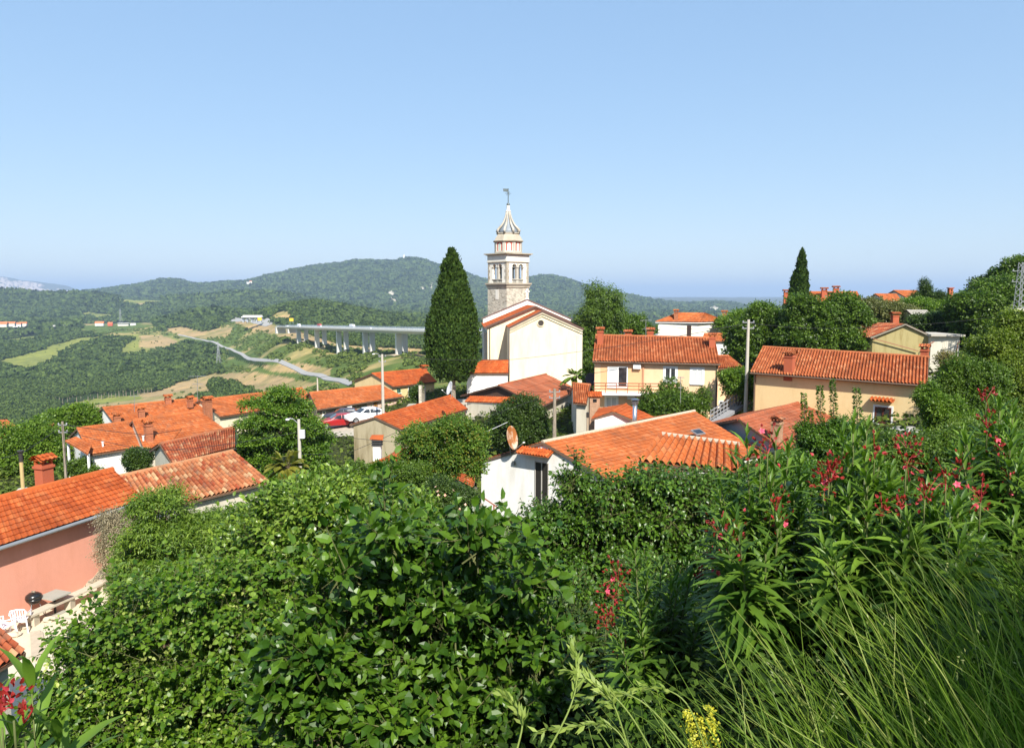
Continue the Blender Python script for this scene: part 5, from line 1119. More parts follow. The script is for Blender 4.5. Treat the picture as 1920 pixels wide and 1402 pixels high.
def foliage(mb, blobs, n, k=5, L=.4, size=.16, kind='quad', up=.45, droop=.15, seed=0, lump=.3, inner=.2, stems=None, nup=.8, lf=1.0, stemr=.006, wind=None, subn=6, tier=0, tthr=-.15):
    big = []
    for b in blobs:
        b = tuple(b); big.append(tuple(b[:3]) + tuple(v * .78 for v in b[3:6]))
        for _ in range(subn):
            u = nrm(rt.standard_normal(3) * [1, 1, .9] + [0, -.25, .25]); f_ = rt.uniform(.20, .44); c = np.array(b[:3]) + u * np.array(b[3:6]) * (1.0 - f_ * .3); big.append(tuple(c) + tuple(np.array(b[3:6]) * f_ * rt.uniform(.8, 1.2, 3)))
    P, o = sample_blobs(big, int(n * (1.5 if tier else 1)), lump, inner, seed, lf)
    if tier:
        kk = np.sin(2 * PI * P[:, 2] / tier + 3.5 * n3(P, .55, seed)) > tthr + .35 * rt.standard_normal(len(P)); P, o = P[kk][:n], o[kk][:n]
    n = len(P)
    d = nrm(o * .75 + .45 * rt.standard_normal((n, 3)) + np.array([0, 0, up]) + (0 if wind is None else np.array(wind)))
    side = nrm(np.cross(d, rt.standard_normal((n, 3)))); bi = np.cross(d, side); Ls = L * rt.uniform(.6, 1.25, n)
    for j in range(k):
        t = (j + .6) / k; a = j * 2.4 + rt.random(n) * .6; pos = P + d * (Ls * t)[:, None]
        rad = np.cos(a)[:, None] * side + np.sin(a)[:, None] * bi
        dr = nrm(rad * (1.1 - .5 * t) + d * (.35 + .6 * t) + np.array([0, 0, -droop]) + .15 * rt.standard_normal((n, 3)))
        N = nrm(np.array([0, 0, nup]) + o * .4 + .46 * rt.standard_normal((n, 3)))
        put_leaves(mb, pos, dr, N, size * rt.uniform(.5, 1.25, n) * (1.05 - .25 * t), kind)
    if stems is not None:
        s_ = side * stemr; V = np.stack([P - d * (Ls * .5)[:, None] - s_, P - d * (Ls * .5)[:, None] + s_, P + d * Ls[:, None] + s_ * .3, P + d * Ls[:, None] - s_ * .3], 1)
        b_ = bi * stemr; V2 = np.stack([P - d * (Ls * .5)[:, None] - b_, P - d * (Ls * .5)[:, None] + b_, P + d * Ls[:, None] + b_ * .3, P + d * Ls[:, None] - b_ * .3], 1)
        V = np.concatenate([V, V2]).reshape(-1, 3); stems.add(V, np.arange(len(V)).reshape(-1, 4))
def limbs(mb, base, tips, r0, fork=.35, k=8, wob=.1, sub=2):
    base = np.asarray(base, float); tips = [np.asarray(t, float) for t in tips]; c = sum(tips) / len(tips); f = base + (c - base) * fork; f[:2] = base[:2] + (c - base)[:2] * fork * .4
    L = np.linalg.norm(c - base); m1 = (base + f) / 2 + rt.standard_normal(3) * [L * .02, L * .02, 0]
    mb.tube([base - Z3 * .3, base, m1, f], [r0 * 1.35, r0 * 1.15, r0 * .95, r0 * .8], k)
    for t in tips:
        m = f + (t - f) * .5 + rt.standard_normal(3) * L * wob * .4 + Z3 * L * .03; mb.tube([f - (m - f) * .05, f + (m - f) * .5, m, t], [r0 * .6, r0 * .5, r0 * .36, r0 * .12], max(5, k - 2))
        for _ in range(sub):
            e = t + rt.standard_normal(3) * L * .06 + Z3 * L * .01; mb.tube([m, (m + e) / 2 + rt.standard_normal(3) * L * .02, e], [r0 * .26, r0 * .18, r0 * .05], 5)
def pixblobs(D, B):
    out = []
    for b in B:
        px, py, rx, ry = b[:4]; d = D + (b[4] if len(b) > 4 else 0); c = AT(px, py, d); s = d / FPX; dep = b[5] if len(b) > 5 else max(rx, ry) * .9
        out.append((*c, rx * s, dep * s, ry * s))
    return out
GREENS = dict(mid=leaf((.045, .088, .010), (.105, .175, .018), .32), dark=leaf((.026, .055, .009), (.06, .105, .014), .25), light=leaf((.07, .135, .012), (.15, .24, .025), .38), yel=leaf((.09, .14, .014), (.18, .24, .03), .35),
    cyp=leaf((.022, .050, .010), (.055, .098, .016), .1, .7, .15), lime=leaf((.036, .10, .008), (.125, .22, .015), .32, .42, .35, (.20, .30, .05)), glossy=leaf((.022, .068, .008), (.085, .165, .014), .28, .38, .32), laurel=leaf((.065, .14, .014), (.20, .29, .04), .32, .35, .45),
    cherry=leaf((.032, .085, .009), (.090, .175, .015), .3, .38, .45), olean=leaf((.045, .105, .012), (.125, .215, .025), .3, .42, .35), elder=leaf((.07, .14, .014), (.17, .25, .03), .35), orange=leaf((.06, .13, .014), (.14, .24, .03), .38, tip=(.30, .26, .04)))
BK = bark(); BKP = bark((.26, .22, .17))
def tree(label, cat, D, B, n, mat='mid', size=.2, k=4, L=.5, kind='quad', trunk=.2, base=None, name=None, group=None, seed=None, stems=False, **kw):
    bl = pixblobs(D, B); cen = np.mean([b[:3] for b in bl], 0); seed = seed if seed is not None else int(rt.integers(1000))
    if base is None: bx, by = cen[0], cen[1]
    else: bx, by = AT(base, 600, D)[:2]
    g = gz(bx, by); r = empty(name or cat.replace(' ', '_'), (bx, by, g), label, cat, group)
    m = MB(); st = MB() if stems else None; foliage(m, bl, n, k, L, size, kind, seed=seed, stems=st, **kw); build(m, "crown", GREENS[mat] if isinstance(mat, str) else mat, r)
    t = MB(); limbs(t, (bx, by, g), [np.array(b[:3]) for b in bl][:6] if len(bl) > 1 else [np.array(bl[0][:3]) + rt.standard_normal(3) * bl[0][3] * .4 for _ in range(3)], trunk); build(t, "trunk", BK, r)
    if stems: build(st, "twigs", bark((.12, .13, .05)), r)
    return r
def cypress(label, px, ytop, ybot, prof, D, n, s, base_y=None, root=None, name="cypress_tree"):
    X = AT(px, 600, D); zt, zb = AT(px, ytop, D)[2], AT(px, ybot, D)[2]; g = gz(X[0], X[1]); r = root or empty(name, (X[0], X[1], g), label, "cypress tree")
    hh = np.array([p[0] for p in prof]); rr_ = np.array([p[1] for p in prof]) * D / FPX
    t = rt.random(n * 2); keep = rt.random(n * 2) < np.interp(t, hh, rr_) / rr_.max() + .05; t = t[keep][:n]; n = len(t); a = rt.random(n) * 2 * PI; R = np.interp(t, hh, rr_)
    z = zb + (zt - zb) * t; o = np.stack([np.cos(a), np.sin(a), np.zeros(n)], 1); q = np.stack([X[0] + o[:, 0] * R, X[1] + o[:, 1] * R, z], 1)
    f = .95 + .20 * n3(q * [1, 1, .45], 1.1, 7) + .17 * n3(q * [1, 1, .6], 2.6, 9); rad = R * f * rt.uniform(.74, 1.04, n) + (rt.random(n) < .04) * .25; P = np.stack([X[0] + o[:, 0] * rad, X[1] + o[:, 1] * rad, z], 1)
    npl = max(20, n // 420); tp = rt.random(npl * 3); tp = tp[rt.random(npl * 3) < np.interp(tp, hh, rr_) / rr_.max() + .08][:npl]; ap_ = rt.random(len(tp)) * 2 * PI; ra_ = np.interp(tp, hh, rr_) * .93
    pc = np.stack([X[0] + np.cos(ap_) * ra_, X[1] + np.sin(ap_) * ra_, zb + (zt - zb) * tp], 1); k_ = rt.integers(0, len(tp), n // 2); uu = nrm(rt.standard_normal((n // 2, 3))); ps = np.clip(ra_[k_] * .28, .12, .75)[:, None]
    P[:n // 2] = pc[k_] + uu * ps * [1, 1, 2.3] * rt.uniform(.6, 1.05, (n // 2, 1)); o[:n // 2] = nrm(uu * [1, 1, .3] + np.stack([np.cos(ap_), np.sin(ap_), 0 * ap_], 1)[k_] * .5)
    m = MB(); d = nrm(o * .55 + np.array([0, 0, 1.0]) + .28 * rt.standard_normal((n, 3))); put_leaves(m, P, d, nrm(o + .5 * rt.standard_normal((n, 3))), s * rt.uniform(.6, 1.3, n), 'quad'); build(m, "crown", GREENS['cyp'], r)
    m = MB(); m.lathe((X[0], X[1], 0), [(max(.02, np.interp(v, hh, rr_) * .74), zb + (zt - zb) * v) for v in np.linspace(0, .97, 24)], 20); build(m, "light_block_core", plain((.016, .022, .010), .95), r)  # solid dark core added inside the crown to block light
    m = MB(); m.tube([(X[0], X[1], g - .5), (X[0], X[1], zb + 1.5)], [.32, .22], 10); build(m, "trunk", BKP, r); return r
cypress("tall broad dark green cypress standing left of the church", 849, 468, 712, [(0, 12), (.06, 30), (.15, 42), (.3, 46), (.45, 40), (.6, 32), (.75, 23), (.88, 15), (.95, 8), (1, 1.5)], 88, 60000, .34)
c2 = cypress("slim twin-topped cypress rising above the big leafy trees on the right", 1499, 466, 585, [(0, 13), (.3, 13), (.55, 10), (.75, 7.5), (.9, 4), (1, .6)], 112, 12000, .34)
cypress(None, 1487.5, 507, 585, [(0, 9), (.5, 8), (.8, 5), (1, .8)], 112.5, 5000, .34, root=c2)
T = tree
T("tall tree with drooping feathery leaves just right of the church", "tree", 99, [(1132, 562, 34, 30), (1118, 585, 34, 26), (1145, 590, 26, 26), (1100, 605, 20, 24), (1108, 650, 18, 44), (1128, 625, 24, 34)], 6500, 'mid', .42, 5, .9, 'slim', .3, up=-.1, droop=.8, lump=.3)
T("light bushy tree behind the peach house roof", "tree", 104, [(1192, 612, 26, 18), (1168, 622, 24, 20), (1212, 625, 18, 14)], 2600, 'mid', .3, 5, .6)
T("big round dark linden tree with pale seed tufts in the middle of the left half", "tree", 59, [(528, 790, 74, 50), (488, 822, 46, 46), (575, 825, 46, 46), (500, 868, 52, 44), (575, 872, 42, 42), (528, 760, 46, 26)], 13000, 'lime', .21, 5, .5, 'ovate', .3, up=.2, lump=.32, tier=1.5)
T("bright light-green tree at the left edge beside the thin pole", "tree", 63, [(52, 850, 66, 52), (8, 880, 50, 50), (95, 845, 34, 40), (60, 820, 40, 26), (40, 895, 60, 34)], 9000, 'light', .24, 5, .6, 'quad', .25, lump=.3)
T("wide light-green tree behind the small red roof on the left", "tree", 79, [(150, 787, 42, 20), (120, 795, 36, 22), (175, 792, 26, 14), (98, 800, 26, 18)], 5200, 'light', .28, 5, .6)
T("small round dark bush against the white porch house", "bush", 54.5, [(256, 864, 27, 26)], 3000, 'dark', .15, 5, .3, 'quad', .08, name="bush")
T("loose green shrub below the porch of the white house", "bush", 56, [(146, 880, 24, 18), (170, 890, 20, 14)], 1800, 'mid', .17, 5, .35, 'quad', .06, name="bush")
T("dense dark climbing shrub in front of the brown gabled house", "bush", 64, [(955, 790, 34, 34), (985, 775, 30, 30), (1005, 795, 26, 26), (940, 815, 34, 20), (975, 810, 40, 24)], 8500, 'dark', .2, 5, .45, 'ovate', .12, name="bush", lump=.28)
T("fruit tree with a few orange leaves in front of the stained beige gable", "fruit tree", 37, [(855, 800, 34, 18), (805, 825, 42, 26), (875, 835, 34, 28), (785, 862, 30, 28), (840, 870, 30, 34), (765, 822, 20, 12), (820, 905, 30, 24), (885, 870, 20, 22)], 7500, 'orange', .13, 6, .35, 'ovate', .16, base=822, name="fruit_tree", lump=.5, subn=8, inner=.28)
T("low twiggy green bush left of the fruit tree", "bush", 34, [(742, 895, 50, 30), (700, 905, 44, 24), (780, 920, 40, 34), (660, 900, 40, 24)], 6500, 'mid', .12, 6, .3, 'ovate', .08, name="bush", lump=.3)
T("rose bush with scattered pink and white blooms left of the white cottage", "rose bush", 30, [(858, 955, 36, 44), (830, 935, 30, 30), (880, 995, 26, 34), (800, 960, 40, 34)], 7500, 'dark', .10, 6, .28, 'ovate', .06, name="rose_bush", lump=.3)
T("leafy bush in front of the peach house balcony", "bush", 63, [(1262, 752, 46, 30), (1220, 765, 28, 30), (1305, 765, 26, 34), (1255, 780, 60, 24)], 7500, 'mid', .2, 5, .42, 'quad', .12, name="bush", lump=.3)
T("light green climber between the peach house and the yellow house", "bush", 65, [(1384, 718, 34, 20), (1368, 708, 22, 14), (1400, 730, 20, 18)], 3200, 'light', .2, 5, .42, 'quad', .1, name="bush")
T("large spreading walnut-like tree left of the thin cypress, behind the utility pole", "tree", 92, [(1440, 610, 46, 34), (1410, 625, 34, 34), (1450, 650, 46, 26), (1425, 590, 24, 18), (1390, 640, 26, 34)], 7500, 'mid', .34, 5, .7, lump=.3)
T("large spreading tree in front of the white-gabled hillside house", "tree", 88, [(1560, 600, 50, 36), (1510, 615, 48, 40), (1600, 620, 34, 36), (1540, 640, 70, 26), (1580, 575, 28, 16), (1500, 580, 30, 20)], 11000, 'mid', .34, 5, .7, lump=.3)
T("pale bushy tree on the skyline left of the utility pole top", "tree", 118, [(1385, 600, 24, 13), (1360, 606, 18, 10)], 1600, 'light', .34, 5, .7)
T("pinkish brown-green bush behind the khaki house", "bush", 104, [(1650, 583, 34, 20), (1630, 600, 26, 22), (1680, 590, 30, 18)], 4500, leaf((.10, .11, .035), (.17, .18, .06), .3), .28, 5, .6, name="bush")
T("bright bush right of the grey shed roof", "bush", 106, [(1725, 582, 30, 16), (1755, 590, 30, 18), (1705, 575, 24, 14)], 4500, 'light', .3, 5, .6, name="bush")
T("dark conifer-like tree with an upright tip on the skyline", "tree", 112, [(1736, 556, 16, 14), (1760, 562, 12, 10), (1716, 562, 12, 10), (1734, 540, 7, 14)], 2600, 'dark', .34, 5, .6, 'slim')
T("dark leafy bush between the khaki house and the shed", "bush", 96, [(1770, 605, 44, 22), (1730, 612, 34, 16), (1800, 610, 30, 24)], 5500, 'dark', .3, 5, .55, name="bush")
T("broad tree on the right hillside below the lattice mast", "tree", 92, [(1852, 575, 54, 34), (1820, 600, 44, 36), (1880, 545, 44, 26), (1800, 580, 30, 20), (1865, 610, 60, 30)], 10000, 'mid', .34, 5, .7, lump=.3)
T("tall tree at the right edge, highest on the hillside skyline", "tree", 98, [(1905, 505, 26, 18), (1925, 520, 34, 34), (1890, 530, 26, 20), (1925, 560, 40, 34)], 5000, 'mid', .34, 5, .7, lump=.3)
T("rounded tree on the right skyline between red chimney and lattice mast", "tree", 100, [(1866, 532, 24, 18), (1845, 545, 26, 16)], 2800, 'dark', .34, 5, .7)
T("yellow-green tree at the right edge above the oleanders", "tree", 40, [(1880, 660, 54, 50), (1905, 620, 34, 30), (1850, 690, 40, 40), (1900, 720, 50, 46)], 9000, 'yel', .15, 6, .4, 'ovate', .2, lump=.3)
T("dark green bushy tree right of the yellow house", "tree", 37, [(1830, 720, 50, 44), (1800, 760, 40, 44), (1850, 780, 56, 46), (1780, 720, 20, 30)], 9500, 'mid', .13, 6, .36, 'ovate', .18, lump=.32)
T("light shrub against the right corner of the yellow house", "bush", 33, [(1765, 780, 36, 36), (1745, 750, 18, 24), (1790, 815, 50, 34)], 6500, 'light', .12, 6, .32, 'ovate', .08, name="bush", lump=.3)
T("ivy clump on the pale retaining wall beside the yellow-gabled house", "bush", 88, [(779, 738, 9, 15), (786, 728, 7, 8)], 900, 'dark', .2, 5, .35, name="bush")
T("reddish wild shrub growing at the flat-roofed annex wall", "bush", 79, [(1772, 676, 14, 16), (1785, 684, 14, 10)], 900, leaf((.12, .14, .03), (.22, .17, .06), .3), .2, 5, .5, name="bush")
T("tree with dark inner shade behind the yellow-green tree at the right edge", "tree", 46, [(1930, 650, 60, 60), (1900, 780, 70, 60), (1940, 850, 60, 80)], 7000, 'mid', .17, 6, .42, 'ovate', .2, lump=.3)
T("low bank of mixed shrubs between the gravel heap and the oleanders", "shrub", 19, [(1690, 850, 60, 34), (1770, 860, 60, 44), (1850, 850, 70, 50), (1640, 870, 50, 34), (1930, 870, 60, 60)], 9000, 'mid', .085, 6, .28, 'ovate', .05, name="shrub", lump=.34)
T("shrub behind the oleanders in front of the grey-gabled house", "shrub", 15, [(1480, 905, 50, 40), (1420, 920, 50, 40), (1540, 930, 60, 40), (1610, 910, 50, 36)], 7000, 'cherry', .08, 6, .26, 'ovate', .05, name="shrub", lump=.34)
T("olive-green bushy slope planting under the right-hand trees", "shrub", 28, [(1830, 830, 50, 36), (1900, 840, 60, 40), (1790, 840, 40, 26)], 5000, 'yel', .11, 6, .3, 'slim', .06, name="shrub", lump=.34)
# pear tree with upright shoots
bl = [(1515, 825, 22, 30), (1560, 815, 38, 28), (1598, 822, 24, 28), (1520, 850, 26, 24), (1560, 850, 40, 28), (1600, 845, 28, 26), (1545, 880, 50, 34), (1590, 880, 40, 30)]
T("young pear tree with four tall upright leafy shoots in front of the yellow house", "pear tree", 26, bl, 9000, 'cherry', .085, 6, .22, 'tiny', .09, name="pear_tree", lump=.35, inner=.3, up=.7)
pt = [c for c in bpy.data.objects if c.get("category") == "pear tree"][0]; m = MB(); mt = MB()
for px, yt, yb, rp in ((1507, 738, 850, 8), (1537, 724, 850, 9), (1561, 710, 850, 8), (1606, 726, 850, 10), (1583, 790, 850, 8), (1520, 770, 850, 6)):
    a, b = AT(px + 4, yb, 26), AT(px, yt, 26); n = int((yb - yt) * 5.5); t = rt.random(n) ** .8; r_ = rp * 26 / FPX * (1.15 - .75 * t) * rt.uniform(.3, 1.15, n); an = rt.random(n) * 2 * PI; o = np.stack([np.cos(an), np.sin(an), 0 * an], 1)
    P = a + (b - a) * t[:, None] + o * r_[:, None]; put_leaves(m, P, nrm(o + Z3 * .35 + .3 * rt.standard_normal((n, 3))), nrm(Z3 * .8 + o * .3 + .5 * rt.standard_normal((n, 3))), rt.uniform(.05, .10, n), 'tiny'); mt.tube([a - Z3 * .4, a + (b - a) * .5, b], [.02, .014, .004], 5)
build(m, "upright_shoots", GREENS['cherry'], pt); build(mt, "shoot_stems", BK, pt)
# foreground shrubs
T("large shrub with drooping compound leaves beside the pink house", "shrub", 22, [(312, 968, 58, 46), (265, 1055, 50, 70), (350, 1040, 80, 70), (400, 1005, 50, 34), (300, 1110, 70, 50), (410, 1080, 60, 60), (250, 1110, 24, 36)], 18000, 'elder', .15, 7, .38, 'slim', .12, name="shrub", up=-.05, droop=.55, lump=.36, tier=.9)
T("dull dark shrub in front of the weathered barn roof", "shrub", 27, [(450, 990, 60, 28), (500, 975, 50, 22), (400, 985, 40, 24), (480, 1020, 70, 36)], 8500, 'mid', .13, 6, .34, 'slim', .1, name="shrub", lump=.28)
T("tangle of dry grey-brown vine hanging on the pink wall corner", "vine", 27.5, [(215, 975, 24, 30, 0, 8), (208, 1030, 18, 44, 0, 8), (225, 1080, 16, 30, 0, 8)], 3200, leaf((.20, .16, .10), (.30, .25, .16), .1), .10, 6, .45, 'slim', .03, name="dry_vine", up=-.5, droop=.5)
# ------------------------------------------------------------------ poles, wires, aerials, cars, terrace things
CONP = plain((.46, .43, .36), .9, var=.15, sc_=2.0); WOOD = bark((.30, .25, .19)); WIRE = plain((.03, .03, .03), .6)
def pole(px, yt, yb, D, r, label, mat=CONP, name="utility_pole", arm=None, lamp=None, box=None):
    t = AT(px, yt, D); b = AT(px, yb, D); g = min(gz(t[0], t[1]), b[2]) - .2; R = empty(name, (t[0], t[1], g), label, name.replace('_', ' '))
    build(MB().tube([(t[0], t[1], g), (t[0], t[1], t[2])], [r * 1.25, r * .8], 10), "shaft", mat, R)
    if arm: m = MB(); [m.bar(t + [-arm, 0, -dz], t + [arm, 0, -dz], .07, .07) for dz in (.25, .75)]; [m.lathe(t + [sx * arm * .9, 0, -dz], [(.03, 0), (.06, .05), (.04, .16)], 8) for dz in (.25, .75) for sx in (-1, 1)]; build(m, "crossarm", GREYM, R)
    if lamp: dx = lamp; build(MB().tube([t - Z3 * .3, t + [dx * .6, -.1, .05], t + [dx, -.2, .08]], .03, 6), "lamp_arm", GREYM, R); build(MB().lathe(t + [dx * 1.15, -.22, .02], [(.05, -.06), (.12, -.03), (.13, .03), (.06, .07)], 10), "lamp_head", WHITE, R)
    if box: build(MB().box(t - Z3 * box + [.25, -.15, 0], (.14, .1, .26)), "junction_box", WHITE, R)
    return t
p716 = pole(716.5, 664, 775, 73, .14, "tall concrete utility pole with a lamp in front of the stone cottage", arm=.35, lamp=-.7)
p560 = pole(560, 786, 880, 46, .11, "concrete lamp pole in front of the big round linden tree", lamp=-.55, box=.9)
p1040 = pole(1040, 729, 815, 61, .15, "weathered pole with cables beside the white side wall of the gabled house", WOOD, arm=.45)
p1403 = pole(1403.5, 599, 772, 63.5, .14, "thick concrete utility pole between the peach house and the yellow house", arm=.5)
p106 = pole(117, 790, 855, 50, .09, "wooden pole with a tangle of cables beside the white porch house", WOOD, arm=.3)
p595 = pole(595, 708, 750, 92, .1, "thin distant pole behind the long orange roof of the stone cottage")
q = AT(43, 915, 35.5); r = empty("flue_pipe", q, "tall rusty-topped metal flue on a concrete base behind the pink house roof", "chimney pipe"); build(MB().tube([q - Z3 * .4, q + Z3 * 1.75], .085, 10), "pipe", plain((.55, .40, .18), .6, .2), r); build(MB().lathe(q + Z3 * 1.3, [(.09, 0), (.09, .45), (.15, .5), (.15, .56)], 10), "cowl", DARKMETAL, r); build(MB().lathe(q - Z3 * .5, [(.38, 0), (.36, .35), (.2, .5)], 12), "base", CONP, r)
def wire(label, pts, sag=.4, r=.014, mat=WIRE):
    P = []
    for (a, b) in zip(pts[:-1], pts[1:]):
        a, b = np.asarray(a, float), np.asarray(b, float); T = np.linspace(0, 1, 14); S = sag * np.linalg.norm(b - a) / 20
        P += [a + (b - a) * t - Z3 * 4 * S * t * (1 - t) for t in T[(0 if not P else 1):]]
    m = MB().tube(P, r, 5); return bare(m, "overhead_cable", mat, label, "cable")
wire("long black cable crossing in front of the church wall and peach house roof", [p716 - Z3 * .2, AT(960, 674, 69), p1403 - Z3 * .3], .25, .02)
wire("black cable from the left wooden pole to the brick chimney house", [p106 - Z3 * .2, AT(271, 815, 53), AT(408, 784, 76)], .2, .022)
wire("lower black cable from the left wooden pole towards the round linden tree", [p106 - Z3 * .6, AT(290, 846, 48), p560 - Z3 * .8], .3, .018)
wire("cable running from the left picture edge to the left wooden pole", [AT(-60, 872, 44), AT(43, 848, 42), p106 - Z3 * .2], .2, .018)
wire("cable across the stained beige gable from the lamp pole", [p560 - Z3 * .3, AT(628, 817, 55), AT(756, 829, 57), p1040 - Z3 * .3], .2, .016)
wire("second cable crossing the stained beige gable diagonally", [p560 - Z3 * 2.2, AT(650, 850, 52), AT(752, 806, 59), AT(880, 770, 66)], .1, .016)
wire("white cable from the gabled house down to the fruit tree", [AT(1013, 761, 68), AT(901, 814, 58)], .1, .022, WHITE)
wire("cable from the right-hand pole to the trees at the right edge", [p1403 - Z3 * .3, AT(1650, 612, 76), AT(1905, 588, 78)], .3, .016)
wire("cable from the weathered pole to the church side house", [p1040 - Z3 * .3, AT(940, 724, 75)], .2, .014)
wire("cable from the right-hand pole to the hip-roofed house", [p1403 - Z3 * .3, AT(1260, 612, 110)], .2, .018)
wire("cable from the tall lamp pole towards the thin distant pole", [p716 - Z3 * .3, p595], .3, .018)
def aerial(px, yt, yb, D, label, w=1.0):
    t, b = AT(px, yt, D), AT(px, yb, D); R = empty("tv_aerial", b, label, "tv aerial"); build(MB().tube([b, t], .022, 6), "mast", GREYM, R)
    m = MB(); m.bar(t + [-w * .6, 0, -.1], t + [w * .6, 0, -.05], .03, .03)
    for k in range(7): x = -w * .5 + w * k / 6; m.bar(t + [x, -.28, -.07], t + [x, .28, -.07], .02, .02)
    for dz in (.9,): m.bar(t + [-w * .35, 0, -dz], t + [w * .35, 0, -dz], .025, .025); [m.bar(t + [-w * .3 + w * .15 * k, -.2, -dz], t + [-w * .3 + w * .15 * k, .2, -dz], .02, .02) for k in range(5)]
    build(m, "antenna_elements", GREYM, R)
aerial(370, 704, 752, 78, "tall television aerial on the roof left of the brick chimney", 1.6); aerial(252, 741, 772, 74, "thin short television aerial above the longest orange roof", .8); aerial(1211, 599, 633, 71, "television aerial behind the ridge of the peach house", .9); aerial(1276, 706, 755, 60, "thin rusty aerial mast in the bush before the balcony", .5)
dish("white satellite dish standing at the foot of the cypress", AT(844, 728, 66), .62, (-.9, -.35, .3), WHITE, mast=AT(846, 745, 66)); dish("dark satellite dish between the church and the peach house", AT(1108, 711, 72), .62, (.3, -.9, .3), plain((.06, .07, .09), .5), mast=AT(1108, 735, 72))
# lattice mast on the right
b = AT(1912, 582, 74); t = AT(1912, 492, 74); m = MB(); h_ = t[2] - b[2]; w_ = .42
for sx in (-1, 1):
    for sy in (-1, 1): m.bar(b + [sx * w_, sy * w_, -1], b + [sx * w_ * .6, sy * w_ * .6, h_], .06, .06)
for k in range(8):
    z0, z1_ = h_ * k / 8, h_ * (k + 1) / 8; wa, wb = w_ * (1 - .05 * k), w_ * (1 - .05 * (k + 1))
    for sy in (-1, 1): m.bar(b + [-wa, sy * wa, z0], b + [wb, sy * wb, z1_], .04, .04); m.bar(b + [wa, sy * wa, z0], b + [-wb, sy * wb, z1_], .04, .04)
r = empty("lattice_mast", (b[0], b[1], gz(b[0], b[1])), "grey lattice power mast at the right edge on a concrete block", "power mast"); build(m, "lattice", GREYM, r); m = MB()
for z in (.6, .82): m.bar(b + [-1.0, 0, h_ * z], b + [1.0, 0, h_ * z], .06, .06); [m.lathe(b + [x, 0, h_ * z], [(.04, 0), (.06, .1), (.04, .2)], 8) for x in (-.9, .9)]
build(m, "crossarm", GREYM, r); build(MB().box(b - Z3 * 1.6, (.9, .9, 1.8)), "base", CONP, r)
# cars
def car(c, head, colour, label, L=4.1):
    c = np.asarray(c, float); R = empty("parked_car", c, label, "car", "cars parked in front of the stone cottage"); x = np.array([math.cos(head), math.sin(head), 0]); y = np.array([-math.sin(head), math.cos(head), 0])
    prof = [(-2.0, .32), (-2.08, .75), (-1.98, 1.02), (-1.5, 1.42), (-.9, 1.50), (.1, 1.46), (.85, 1.02), (1.75, .86), (2.06, .62), (2.05, .30)]
    wd = [.80, .83, .80, .66, .62, .62, .78, .78, .76, .78]; V = []
    for sgn in (-1, 1): V += [c + x * a + Z3 * b_ + y * sgn * w for (a, b_), w in zip(prof, wd)]
    n = len(prof); F = [[i, (i + 1) % n, n + (i + 1) % n, n + i] for i in range(n)] + [list(range(n))[::-1], list(range(n, 2 * n))]
    m = MB(); m.add(V, F); o = build(m, "body", colour, R, True); bv = o.modifiers.new("bevel", 'BEVEL'); bv.width = .09; bv.segments = 3
    GL = glass(); m = MB(); f = lambda a, b_, w, e=.012: c + x * a + Z3 * b_ + y * w
    m.slab([f(.18, 1.43, -.56), f(.80, 1.08, -.68), f(.80, 1.08, .68), f(.18, 1.43, .56)], .02, -(x * .5 + Z3)); build(m, "windscreen", GL, R); m = MB(); m.slab([f(-1.55, 1.38, -.56), f(-1.93, 1.08, -.70), f(-1.93, 1.08, .70), f(-1.55, 1.38, .56)], .02, (x * .9 - Z3 * .4)); build(m, "rear_window", GL, R)
    for s in (-1, 1):
        m = MB(); m.slab([f(-1.35, 1.36, s * .655), f(-.35, 1.42, s * .655), f(-.35, 1.05, s * .80), f(-1.6, 1.05, s * .80)], .03, y * -s); m.slab([f(-.28, 1.42, s * .655), f(.12, 1.38, s * .665), f(.62, 1.06, s * .79), f(-.28, 1.05, s * .80)], .03, y * -s); build(m, "side_window", GL, R)
        build(MB().box(f(1.98, .70, s * .55), (.06, .17, .08), [x, y, Z3]), "headlight", WHITE, R); build(MB().box(f(-2.03, .86, s * .6), (.05, .12, .12), [x, y, Z3]), "tail_light", plain((.5, .02, .02), .3), R)
        for a in (-1.3, 1.32):
            wh = build(MB().lathe(f(a, .32, s * .74), [(.32, -.1), (.34, 0), (.32, .1)], 18, [x, Z3, y]), "wheel", plain((.02, .02, .02), .8), R); build(MB().lathe(f(a, .32, s * .80), [(.21, -.06), (.21, .06), (.05, .07)], 12, [x, Z3, y]), "rim", plain((.5, .5, .52), .3, .8), wh)
    return R
cw = AT(684, 790, 79); cw[2] = gz(cw[0], cw[1]) * 0 + cw[2]; car(cw, math.radians(214), plain((.82, .82, .82), .25, spec=.6), "white hatchback parked behind the stained beige gable roof")
cr = AT(634, 801, 79); car(cr, math.radians(200), plain((.30, .010, .012), .3, spec=.6), "red car parked left of the white hatchback"); cr = AT(640, 790, 83); car(cr, math.radians(190), plain((.03, .035, .05), .25, spec=.6), "dark car behind the red car, mostly hidden by it")
